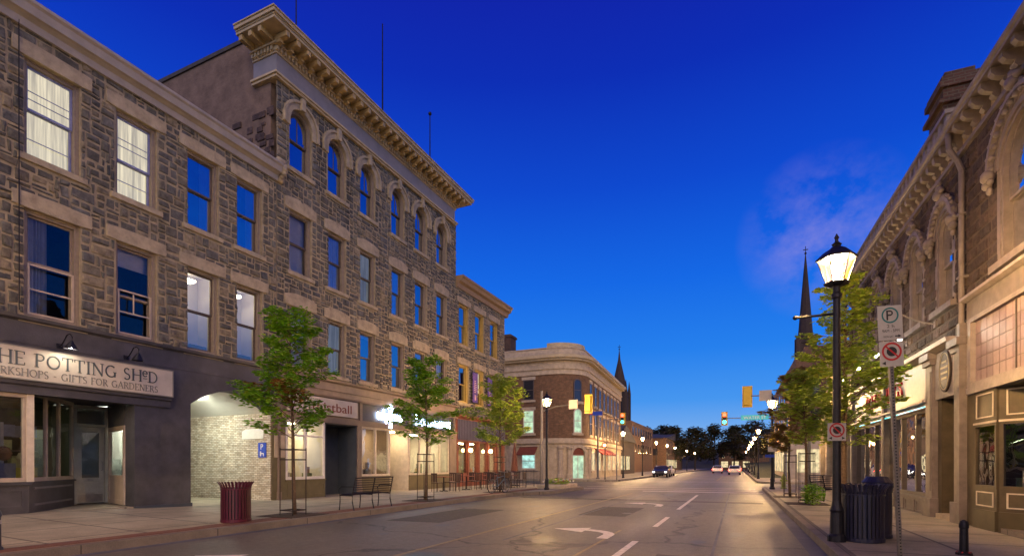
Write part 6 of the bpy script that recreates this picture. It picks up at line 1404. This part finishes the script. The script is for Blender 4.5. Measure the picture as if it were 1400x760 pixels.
# ================================================================ street lamps
def street_lamp(label, x, y, z=.15, glow='lamp_glow', arm=False, big=1.0):
    g = thing('street_lamp', label, 'street lamp', (x, y, z), 0, 'street lamps along the kerbs')
    m = MB(); m.lathe([(.14, 0), (.14, .10), (.105, .14), (.095, .50), (.11, .54), (.08, .62), (.066, .7), (.056, 4.15), (.08, 4.17), (.08, 4.23), (.055, 4.26), (.055, 4.38)], n=14); pole = m.build('pole', 'iron', g, smooth=False)
    m = MB(); m.lathe([(.10, 4.36), (.19, 4.40), (.20, 4.43), (.15, 4.45)], n=6)
    for k in range(6):
        a = 2 * math.pi * k / 6; m.tube([(.155 * math.cos(a), .155 * math.sin(a), 4.43), (.285 * math.cos(a), .285 * math.sin(a), 4.83)], .010, 5)
    m.lathe([(.31, 4.82), (.32, 4.85), (.20, 4.96), (.10, 5.02), (.06, 5.06), (.08, 5.09), (.03, 5.13), (.025, 5.17), (.04, 5.20), (.005, 5.27)], n=6)
    m.build('lantern_cage', 'iron', g)
    m = MB(); m.lathe([(.15, 4.45), (.277, 4.82)], n=6); m.f = m.f[:-2]; m.build('lantern_glass', 'lantern_glass', g, recalc=False)
    m = MB(); m.ball((0, 0, 4.68), .085, 10, 6, 1.3); m.tube([(0, 0, 4.43), (0, 0, 4.58)], .03, 6); m.build('bulb', glow, g)
    if arm: m = MB(); m.tube([(0, 0, 3.9), (-.62, -.15, 3.86)], .022, 6); m.ball((-.64, -.155, 3.86), .04); m.build('banner_arm', 'iron', g)
    return g
L0 = street_lamp('bright lit lantern lamp post beside the dark bin on the near right pavement', 1.56, 10.27, arm=True)
specs = [(-9.3, 25.7, 'lit lantern lamp post at the left pavement corner before the junction'), (1.75, 31.4, 'lit lantern lamp post by the traffic mast on the right corner'),
         (-11.0, 54, 'lit lantern lamp post outside the awnings of the curved corner building'), (-11.0, 78, 'lit lantern lamp post before the dark hall, left side'), (-10.9, 102, 'lit lantern lamp post second past the curved building, left side'), (-10.8, 126, 'lit lantern lamp post third past the curved building, left side'), (-10.8, 150, 'farthest lit lantern lamp post on the left side'),
         (1.9, 56, 'lit lantern lamp post just past the junction, right side'), (2.0, 84, 'lit lantern lamp post second past the junction, right side'), (2.0, 112, 'lit lantern lamp post third past the junction, right side'), (2.0, 140, 'farthest lit lantern lamp post on the right side'),
         (-11.0, 66, 'lit lantern lamp post between the awnings and the dark hall, left side'), (-10.9, 90, 'lit lantern lamp post beside the dark hall, left side'), (1.95, 70, 'lit lantern lamp post at the near edge of the lawn'), (2.0, 98, 'lit lantern lamp post halfway along the lawn'),
         (1.72, -10.0, 'lit lantern lamp post south of the near shop on the right kerb'), (-10.6, -3.0, 'lit lantern lamp post on the left kerb before the garden shop')]
for x, y, lab in specs:
    r = dup(L0, (x, y, .15), 0, lab)
    for ch in list(r.children):
        if ch.name.startswith('banner_arm'): bpy.data.objects.remove(ch)
# small sign on the near lamp post
def plate(m, w_, z0, z1, y0=-.012, y1=0): m.box(-w_ / 2, w_ / 2, y0, y1, z0, z1)
def disc_ring(m, cx, cz, R, r, y, n=24):
    for i in range(n):
        a0, a1 = 2 * math.pi * i / n, 2 * math.pi * (i + 1) / n
        m.quad((cx + R * math.cos(a0), y, cz + R * math.sin(a0)), (cx + R * math.cos(a1), y, cz + R * math.sin(a1)), (cx + r * math.cos(a1), y, cz + r * math.sin(a1)), (cx + r * math.cos(a0), y, cz + r * math.sin(a0)))
def slash(m, cx, cz, R, w_, y):
    a = R_(135); tx, tz = math.cos(a), math.sin(a); nx_, nz_ = -tz, tx
    m.quad(*[(cx + tx * R * p + nx_ * w_ * q, y, cz + tz * R * p + nz_ * w_ * q) for p, q in ((-1, -.5), (1, -.5), (1, .5), (-1, .5))])
def disc(m, cx, cz, R, y, n=20): m.add([(cx + R * math.cos(2 * math.pi * i / n), y, cz + R * math.sin(2 * math.pi * i / n)) for i in range(n)], [tuple(range(n))])
def tri(m, cx, cz, s, y, d): m.add([(cx + d * s, y, cz), (cx - d * s * .4, y, cz + s * .7), (cx - d * s * .4, y, cz - s * .7)], [(0, 1, 2)])
def flat_text(name, body, mt, parent, cx, z, y, width, height):
    cu = bpy.data.curves.new(name, 'FONT'); cu.body = body; tmp = bpy.data.objects.new('t', cu); col.objects.link(tmp)
    dg = bpy.context.evaluated_depsgraph_get(); dg.update(); me = bpy.data.meshes.new_from_object(tmp.evaluated_get(dg)); vs = [v.co.copy() for v in me.vertices]; fs = [tuple(p.vertices) for p in me.polygons]
    bpy.data.objects.remove(tmp); bpy.data.curves.remove(cu); bpy.data.meshes.remove(me)
    x0, x1 = min(v.x for v in vs), max(v.x for v in vs); y0, y1 = min(v.y for v in vs), max(v.y for v in vs)
    m = MB(); m.add([(cx - width / 2 + (v.x - x0) / (x1 - x0) * width, y, z + (v.y - y0) / (y1 - y0) * height) for v in vs], fs); return m.build(name, mt, parent, recalc=False)
def nostop(g, z0, z1, w_, arrows):
    c = (z0 + z1) / 2 + .03
    m = MB(); plate(m, w_, z0, z1); m.build('plate', 'sign_white', g, bevel=.002)
    m = MB(); disc_ring(m, 0, c, w_ * .42, w_ * .335, -.015); slash(m, 0, c, w_ * .36, w_ * .07, -.018); m.build('red_ring', 'red_ink', g, recalc=False)
    m = MB(); disc(m, 0, c, w_ * .22, -.0145)
    for d in arrows: tri(m, d * w_ * .32, z0 + .045, .035, -.0145, d)
    m.build('black_mark', 'black_ink', g, recalc=False)
g = thing('no_stopping_sign', 'small white no stopping plate strapped to the near lamp post', 'sign', (1.545, 10.18, .15), R_(16), None)
nostop(g, 1.72, 2.02, .29, (-1, 1))
# leaning perforated post with two plates
g = thing('parking_sign_post', 'leaning perforated steel post with parking and no stopping plates on the near right pavement', 'sign', (2.0, 8.31, .15), R_(16)); g.rotation_euler = (R_(0.0), R_(-2.6), R_(16))
m = MB(); m.box(-.022, .022, .004, .048, 0, 3.45); m.build('post', 'galv', g)
m = MB()
for k in range(78): m.add([(.011 * math.cos(a * .785), .002, .06 + k * .042 + .011 * math.sin(a * .785)) for a in range(8)], [tuple(range(8))])
m.build('post_holes', 'black_ink', g, recalc=False)
m = MB(); plate(m, .30, 2.97, 3.43); m.build('parking_plate', 'sign_white', g, bevel=.002)
m = MB(); frame_ring(m, -.143, .143, 2.977, 3.423, .006, 0, 0) if False else None; disc_ring(m, 0, 3.30, .105, .085, -.015); m.build('green_ring', 'green_ink', g, recalc=False)
m = MB(); glyphP(m, -.045, 3.235, .13, -.015); tri(m, .10, 3.02, .03, -.0145, 1); m.box(.05, .09, -.0146, -.014, 3.012, 3.028); m.build('black_mark', 'black_ink', g, recalc=False)
flat_text('small_text', '2 h', 'black_ink', g, 0, 3.135, -.0145, .09, .042); flat_text('small_text', '9AM - 5PM', 'black_ink', g, -.0, 3.075, -.0145, .21, .038); flat_text('small_text', 'MON-SAT', 'black_ink', g, -.03, 3.005, -.0145, .12, .025)
nostop(g, 2.62, 2.955, .29, (-1,))
# ================================================================ bins
def bin_(label, x, y, z, mt, R=.31, H=.92, n=30, flare=True, lid=False, group=None):
    g = thing('litter_bin', label, 'litter bin', (x, y, z), 0, group); m = MB()
    for k in range(n):
        a = 2 * math.pi * k / n; ca, sa = math.cos(a), math.sin(a); tx, ty = -sa * .021, ca * .021
        prof = [(R, .06), (R, H * .82), (R + .025, H * .92), (R + .075 if flare else R, H)]
        for (r0, z0), (r1, z1) in zip(prof[:-1], prof[1:]):
            m.add([(r0 * ca - tx, r0 * sa - ty, z0), (r0 * ca + tx, r0 * sa + ty, z0), (r1 * ca + tx, r1 * sa + ty, z1), (r1 * ca - tx, r1 * sa - ty, z1), ((r0 - .008) * ca - tx, (r0 - .008) * sa - ty, z0), ((r0 - .008) * ca + tx, (r0 - .008) * sa + ty, z0), ((r1 - .008) * ca + tx, (r1 - .008) * sa + ty, z1), ((r1 - .008) * ca - tx, (r1 - .008) * sa - ty, z1)], [(0, 1, 2, 3), (4, 7, 6, 5), (0, 3, 7, 4), (1, 5, 6, 2)])
    m.build('slats', mt, g)
    m = MB(); m.lathe([(R - .01, 0), (R + .012, .01), (R + .012, .07), (R - .01, .08)], n=24); m.build('band', mt, g); m = MB(); m.lathe([(R - .02, H * .8), (R + .01, H * .8), (R + .01, H * .83), (R - .02, H * .83)], n=24); m.build('band', mt, g)
    m = MB(); m.lathe([(R - .04, .03), (R - .035, H * .86), (R - .06, H * .86), (R - .07, .1)], n=20); m.build('liner', 'black_ink', g)
    if lid: m = MB(); m.lathe([(.1, H * .88), (R - .02, H * .9), (R + .02, H * .98), (R - .03, H * 1.04), (.16, H * 1.08), (.14, H * 1.05)], n=20); m.build('lid', mt, g)
    return g
bin_('maroon slatted litter bin with flared top at the left kerb', -10.55, 8.2, .157, 'maroon_paint')
bin_('dark blue slatted litter bin behind the near right lamp post', 1.98, 10.5, .15, 'blue_black_paint', H=.98, lid=False)
bin_('dark lidded recycling drum right beside the dark blue bin', 2.32, 11.15, .15, 'blue_black_paint', R=.22, H=1.02, flare=False, lid=True)
# ================================================================ benches
def bench(label, x, y, rz, L=1.75, mt='iron', group='slatted street benches'):
    g = thing('park_bench', label, 'bench', (x, y, .157), rz, group)
    m = MB()
    for k in range(6): m.tube([(-L / 2, .05 + k * .075, .44 + (.012 if k in (0, 5) else 0)), (L / 2, .05 + k * .075, .44 + (.012 if k in (0, 5) else 0))], .014, 5)
    m.build('seat', mt, g); m = MB()
    for k in range(6): m.tube([(-L / 2, .0 - k * .018, .52 + k * .068), (L / 2, .0 - k * .018, .52 + k * .068)], .013, 5)
    m.tube([(-L / 2, -.11, .93), (L / 2, -.11, .93)], .02, 6); m.build('backrest', mt, g)
    for i, xx in enumerate((-L / 2, 0, L / 2)):
        m = MB(); m.tube([(xx, .48, 0), (xx, .45, .25), (xx, .46, .43)], .018, 6); m.tube([(xx, -.06, 0), (xx, .0, .25), (xx, .0, .45), (xx, -.11, .93)], .018, 6); m.tube([(xx, .46, .43), (xx, .0, .42)], .016, 6)
        m.build('leg', mt, g)
        if i != 1: m = MB(); m.tube([(xx, .46, .43), (xx, .50, .60), (xx, .40, .68), (xx, -.05, .68)], .016, 6); m.build('armrest', mt, g)
    return g
bench('dark slatted bench on the left pavement with its back to the road', -10.15, 12.5, R_(90))
bench('dark slatted bench on the right pavement by the far trees', 2.9, 21.4, R_(-60), L=1.4)
# ================================================================ cafe terrace
def chair(x, y, rz, label, first=[None]):
    if first[0] is None:
        g = thing('cafe_chair', label, 'chair', (x, y, .152), rz, 'dark cafe chairs on the restaurant terrace'); m = MB(); m.box(-.21, .21, -.21, .21, .43, .46); m.build('seat', 'rust_dark', g); m = MB()
        for k in range(4): m.box(-.19 + k * .11, -.13 + k * .11, -.22, -.2, .5, .88)
        m.box(-.21, .21, -.23, -.19, .86, .92); m.build('backrest', 'rust_dark', g)
        for sx2 in (-1, 1):
            for sy2 in (-1, 1): m = MB(); m.tube([(sx2 * .19, sy2 * .19, 0), (sx2 * .18, sy2 * .18, .44 if sy2 > 0 else .9)], .014, 5); m.build('leg', 'rust_dark', g)
        first[0] = g; return g
    return dup(first[0], (x, y, .152), rz, label)
mat('rust_dark', (0.045, 0.022, 0.02), 0.5, var=.3)
spots = [(-13.6, 22.3), (-13.4, 24.3), (-13.6, 26.3), (-13.5, 28.4), (-12.1, 25.4), (-12.2, 27.6)]
tl = ['nearest small table on the restaurant terrace', 'second small table along the terrace wall side', 'third small table along the terrace wall side', 'fourth small table along the terrace wall side', 'kerb side terrace table nearer the bicycle', 'kerb side terrace table nearer the corner lamp']
cl = ['near side chair at the ', 'far side chair at the ', 'kerb side chair at the ']
for i, (x, y) in enumerate(spots):
    if i == 0:
        T0 = thing('cafe_table', tl[0], 'table', (x, y, .152), 0, 'small cafe tables on the restaurant terrace'); m = MB(); m.box(-.33, .33, -.33, .33, .71, .74); m.build('tabletop', 'rust_wood', T0, bevel=.01); m = MB(); m.tube([(0, 0, .02), (0, 0, .71)], .035, 8); m.build('leg', 'iron', T0); m = MB(); m.box(-.25, .25, -.03, .03, 0, .03); m.box(-.03, .03, -.25, .25, 0.001, .031); m.build('foot', 'iron', T0)
    else: dup(T0, (x, y, .152), 0.1 * i, tl[i])
    for k, (dx_, dy_, rz) in enumerate(((0, -.62, 0), (0, .62, math.pi), (.62, 0, math.pi / 2))):
        chair(x + dx_, y + dy_, rz + .15 * ((i * 3 + k) % 5 - 2), cl[k] + tl[i].replace('small ', ''))
g = thing('closed_parasol', 'closed dark red parasol on the far end of the restaurant terrace', 'parasol', (-13.0, 29.9, .152)); m = MB(); m.lathe([(.28, 0), (.28, .08), (.03, .1)], n=12); m.build('base', 'iron', g); m = MB(); m.tube([(0, 0, .05), (0, 0, 2.75)], .022, 6); m.build('pole', 'iron', g); m = MB(); m.lathe([(.12, .85), (.24, .95), (.2, 1.3), (.14, 1.9), (.08, 2.4), (.02, 2.7)], n=9); m.build('canopy', 'canvas_brown', g)
def fence_run(label, p, q, n):
    g = thing('terrace_fence', label, 'fence', (p[0], p[1], .152), 0, 'low black terrace fences'); L = (q[0] - p[0], q[1] - p[1]); m = MB()
    for z in (.15, .95): m.tube([(0, 0, z), (L[0], L[1], z)], .014, 5)
    for i in range(n * 4 + 1): m.tube([(L[0] * i / (n * 4), L[1] * i / (n * 4), .15), (L[0] * i / (n * 4), L[1] * i / (n * 4), .95)], .006, 4)
    m.build('rails', 'iron', g)
    for i in range(n + 1): m = MB(); m.tube([(L[0] * i / n, L[1] * i / n, 0), (L[0] * i / n, L[1] * i / n, 1.02)], .02, 6); m.build('post', 'iron', g)
fence_run('low black rail along the road side of the restaurant terrace', (-11.6, 24.6), (-11.6, 31.0), 5); fence_run('low black rail closing the far end of the restaurant terrace', (-11.6, 31.0), (-15.4, 31.0), 3)
# bicycle
g = thing('bicycle', 'bicycle with basket leaning by the bright green tree', 'bicycle', (-10.35, 21.9, .157), R_(78)); g.rotation_euler = (R_(4), 0, R_(78))
def wheel(xc, name='wheel'):
    m = MB(); n = 26; pts = [(xc + .33 * math.cos(2 * math.pi * i / n), 0, .34 + .33 * math.sin(2 * math.pi * i / n)) for i in range(n + 1)]; m.tube(pts, .016, 5); wl = m.build(name, 'rubber', g)
    m = MB()
    for i in range(14): a = 2 * math.pi * i / 14; m.tube([(xc, 0, .34), (xc + .31 * math.cos(a), 0, .34 + .31 * math.sin(a))], .003, 3)
    pts = [(xc + .308 * math.cos(2 * math.pi * i / n), 0, .34 + .308 * math.sin(2 * math.pi * i / n)) for i in range(n + 1)]; m.tube(pts, .009, 4); m.build('rim', 'vent_steel', wl)
wheel(-.52); wheel(.52)
m = MB(); m.tube([(.52, 0, .34), (.40, 0, .86)], .015); m.tube([(.41, 0, .80), (-.15, 0, .72)], .016); m.tube([(.43, 0, .70), (-.08, 0, .30)], .018); m.tube([(-.08, 0, .30), (-.2, 0, .86)], .016); m.tube([(-.52, 0, .34), (-.08, 0, .30)], .011); m.tube([(-.52, 0, .34), (-.15, 0, .72)], .010); m.build('frame', 'bike_paint', g)
m = MB(); m.tube([(.40, 0, .86), (.38, 0, .98)], .013); m.tube([(.25, -.27, 1.02), (.36, -.2, .99), (.38, 0, .98), (.36, .2, .99), (.25, .27, 1.02)], .012); m.build('handlebar', 'vent_steel', g)
m = MB(); m.box(-.34, -.08, -.07, .07, .87, .92); m.box(-.1, .04, -.03, .03, .87, .91); m.build('saddle', 'black_ink', g, bevel=.02); m = MB(); m.lathe([(.13, .72), (.17, .98), (.16, .98), (.12, .73)], (.60, 0, 0), 12); m.build('basket', 'bark', g)
# planter bed with stones at the corner
g = thing('corner_planter', 'low kerbed planting bed with pale flowers at the left corner lamp', 'planter', (-9.55, 28.3, .155)); m = MB(); m.box(-.7, .7, -1.6, 1.6, 0, .22); m.build('kerb_box', 'cream_stone', g, bevel=.03); m = MB(); leafmass(m, random.Random(8), (0, 0, .32), .75, 500, .12, .35); m.build('foliage', 'leaf_lit', g, recalc=False)
m = MB(); rr = random.Random(2)
for k in range(60): m.ball((rr.uniform(-.6, .6), rr.uniform(-1.4, 1.4), .36 + rr.random() * .12), .05, 5, 3)
m.build('flowers', 'goods', g)
# ================================================================ signals
def signal_head(m_box, lens, g, x, y, z, facing=-1, lit=None, tint='yellow_signal', s=1.0):
    m = MB(); m.box(x - .17 * s, x + .17 * s, y - .10, y + .10, z - .48 * s, z + .48 * s); m.box(x - .22 * s, x + .22 * s, y + .10, y + .115, z - .56 * s, z + .56 * s) if False else None; h = m.build('signal_head', tint, g, bevel=.02)
    if lit is not None:
        for k in range(3):
            zz = z + (.31 - .31 * k) * s; m = MB(); m.T = lambda p: (p[0], p[2], p[1]); m.lathe([(.001, 0), (.155 * s, 0), (.155 * s, -.02)], (x, zz, y - .115), 14); m.build('lens', lit if k == 2 else ('signal_red_lens' if k == 0 else 'black_ink'), h)
            m = MB(); n = 8; vs = []
            for i in range(n + 1): a = math.pi * i / n; vs += [(x + .14 * s * math.cos(a), y - .10, zz + .14 * s * math.sin(a)), (x + .14 * s * math.cos(a), y - .28, zz + .14 * s * math.sin(a) - .01)]
            m.add(vs, [(2 * i, 2 * i + 1, 2 * i + 3, 2 * i + 2) for i in range(n)]); m.build('visor', tint, h, recalc=False)
    return h
def mast(label, x, y, H, armz, x1, head=None, lit=None, sign=None, extra=None, back=False):
    g = thing('traffic_signal_mast', label, 'traffic light', (x, y, .15), 0)
    m = MB(); m.lathe([(.2, 0), (.2, .1), (.11, .15), (.08, H)], n=10); m.build('pole', 'galv', g)
    m = MB(); dx_ = x1 - x; m.tube([(0, 0, armz - .35), (dx_ * .3, 0, armz - .08), (dx_ * .65, 0, armz), (dx_, 0, armz + .02)], .05, 7, .03); m.build('arm', 'galv', g)
    hs = signal_head(None, None, g, dx_, 0, armz, lit=lit)
    m = MB(); m.box(dx_ - .25, dx_ + .25, .11, .125, armz - .58, armz + .58); m.build('backboard', 'yellow_signal', g)
    if sign: m = MB(); m.box(dx_ * sign[0], dx_ * sign[0] + sign[1], -.05, -.03, armz + sign[2], armz + sign[3]); m.build('name_plate', sign[4], g)
    return g
g = mast('yellow backed signal hanging from the near left mast arm', -11.3, 30.3, 6.0, 5.05, -8.3, sign=(.60, .55, -.28, .28, 'sign_white'))
g = mast('yellow backed signal hanging from the near right mast arm', 3.4, 30.6, 6.0, 5.05, .5, sign=(.80, .6, -.28, .28, 'sign_white'))
gg = mast('green lit signal on the far left mast arm by the curved building', -12.4, 48.8, 6.2, 5.75, -10.0, lit='signal_green')
g = mast('green lit signal with teal street name plate on the far right mast arm', 3.6, 47.2, 6.2, 5.3, -1.0, lit='signal_green', sign=(.72, 2.1, -.2, .22, 'teal_sign'))
text('street_name', 'WATER ST', 'white_paint', g, None, 0, 0, 0, 1, ) if False else None
flat_text('street_name', 'WATER ST', 'white_paint', g, -4.6 * .72 + 1.05, 5.3 - .12, -.052, 1.7, .24)
def ped(label, x, y, z, lit):
    g = thing('pedestrian_signal', label, 'traffic light', (x, y, .15)); m = MB(); m.lathe([(.1, 0), (.05, .1), (.045, z + .3)], n=8); m.build('pole', 'iron', g); m = MB(); m.box(-.2, .2, -.2, -.05, z - .22, z + .22); m.build('housing', 'iron', g); m = MB(); m.box(-.12, .12, -.21, -.201, z - .12, z + .12); m.build('lens', lit, g)
ped('red lit pedestrian signal beyond the right corner lamp', 2.75, 46.8, 3.4, 'signal_amber'); ped('red lit pedestrian signal at the curved building corner', -11.4, 47.6, 3.2, 'signal_red')
g = thing('notice_sign', 'yellow and white notice plate on the right corner lamp post', 'sign', (1.75, 31.27, .15)); m = MB(); m.box(-.22, .22, -.03, 0, 2.05, 2.95); m.build('plate', 'sign_white', g); m = MB(); m.box(-.18, .18, -.036, -.031, 2.5, 2.9); m.build('yellow_panel', 'yellow_signal', g); m = MB(); m.box(-.35, .1, -.035, -.01, 1.75, 1.9); m.build('blue_plate', 'blue_sign', g)
g = thing('one_way_sign', 'blue and red route plate on a curved pole by the curved building', 'sign', (-11.0, 44.9, .0)); g.location = (-11.6, 46.2, .15)
m = MB(); m.tube([(1.6, 0, 0), (1.6, 0, 5.2), (1.3, 0, 5.9), (.5, 0, 6.2), (-.3, 0, 6.3)], .05, 7); m.build('pole', 'galv', g); m = MB(); m.box(-.6, .3, -.06, -.03, 5.9, 6.25); m.build('blue_plate', 'blue_sign', g); m = MB(); m.box(-.95, -.65, -.06, -.03, 6.0, 6.9); m.build('red_plate', 'red_ink', g)
# hydrant
g = thing('fire_hydrant', 'yellow green fire hydrant past the right corner lamp post', 'hydrant', (2.4, 32.7, .15)); m = MB(); m.lathe([(.17, 0), (.17, .05), (.11, .07), (.11, .55), (.14, .58), (.14, .62), (.11, .68), (.05, .76), (.03, .82)], n=12); m.build('barrel', 'hydrant_green', g, smooth=False); m = MB(); m.tube([(-.19, 0, .45), (.19, 0, .45)], .05, 8); m.tube([(0, 0, .42), (0, -.19, .42)], .065, 8); m.build('nozzle', 'hydrant_green', g)
# black bollard right, near
g = thing('bollard', 'short black bollard with round cap on the near right pavement', 'bollard', (3.03, 9.5, .15)); m = MB(); m.lathe([(.10, 0), (.10, .03), (.055, .05), (.05, .38), (.06, .40), (.06, .44), (.045, .49), (.01, .51)], n=12); m.build('post', 'iron', g); m = MB(); 
for a in range(6): m.ball((.08 * math.cos(a * 1.047), .08 * math.sin(a * 1.047), .035), .014, 6, 4)
m.build('bolts', 'red_ink', g)
g = thing('bollard', 'dark rounded bollard cut by the left edge on the near left pavement', 'bollard', (-10.42, 3.95, .155)); m = MB(); m.lathe([(.13, 0), (.12, .04), (.10, .06), (.095, .50), (.11, .53), (.09, .60), (.05, .65), (.01, .67)], n=14); m.build('post', 'blue_black_paint', g)
m = MB(); m.T = lambda p: p
for q in (0,): m.lathe([(.103, .40), (.103, .46)], n=14)
m.build('band', 'sign_white', g)
# ================================================================ far cars
def make_car(label, x, y, rz, paint, front):
    g = thing('parked_car', label, 'car', (x, y, 0), rz, 'cars far along the street'); m = MB()
    prof = [(-2.2, .35), (-2.25, .62), (-2.1, .86), (-1.55, .95), (-1.0, 1.40), (.55, 1.45), (1.35, 1.0), (2.1, .86), (2.25, .6), (2.2, .35)]
    n = len(prof); vs = []
    for sx2, k in ((-.86, 0), (.86, 1)):
        for y_, z_ in prof: q = .84 if z_ > 1.2 else 1.0; vs.append((sx2 * q, y_, z_))
    m.add(vs, [tuple(range(n)), tuple(range(2 * n - 1, n - 1, -1))] + [(i, (i + 1) % n, (i + 1) % n + n, i + n) for i in range(n)]); m.build('body', paint, g, bevel=.05)
    m = MB(); m.add([(-.68, -1.52, 1.0), (.68, -1.52, 1.0), (.66, -1.05, 1.36), (-.66, -1.05, 1.36)], [(0, 1, 2, 3)]); m.add([(-.68, 1.36, 1.02), (.68, 1.36, 1.02), (.66, .62, 1.42), (-.66, .62, 1.42)], [(0, 1, 2, 3)])
    for s in (-1, 1): m.add([(s * .86, -1.35, 1.0), (s * .86, 1.2, 1.02), (s * .76, .5, 1.38), (s * .76, -.95, 1.35)], [(0, 1, 2, 3)])
    m.v = [(a * 1.012, b * 1.012, c + .012) for a, b, c in m.v]; m.build('glass', 'car_glass', g, recalc=False)
    for sx2 in (-1, 1):
        for y_ in (-1.4, 1.4):
            m = MB(); m.tube([(sx2 * .66, y_, .32), (sx2 * .88, y_, .32)], .32, 14); wl = m.build('wheel', 'rubber', g); m = MB(); m.tube([(sx2 * .87, y_, .32), (sx2 * .89, y_, .32)], .19, 10); m.build('rim', 'vent_steel', wl)
        m = MB(); m.box(sx2 * .72 - .12, sx2 * .72 + .12, -2.29, -2.2, .66, .8); m.build('tail_light', 'tail_red', g); m = MB(); m.box(sx2 * .7 - .13, sx2 * .7 + .13, 2.2, 2.29, .6, .72); m.build('headlight', 'head_white', g)
    return g
c0 = make_car('white car with red tail lamps waiting far up the right lane', -.4, 88, 0, 'car_white', 0)
def dupcar(x, y, rz, label): return dup(c0, (x, y, 0), rz, label)
make_car('dark car stopped at the left kerb past the junction with headlamps lit', -8.6, 66, math.pi, 'car_dark', 0)
dupcar(-3.4, 104, 0, 'pale car with red tail lamps in the middle far lane'); dupcar(-.2, 120, .05, 'small pale car farthest up the right lane'); dupcar(-9.0, 74, math.pi, 'pale car parked at the left kerb behind the dark car')
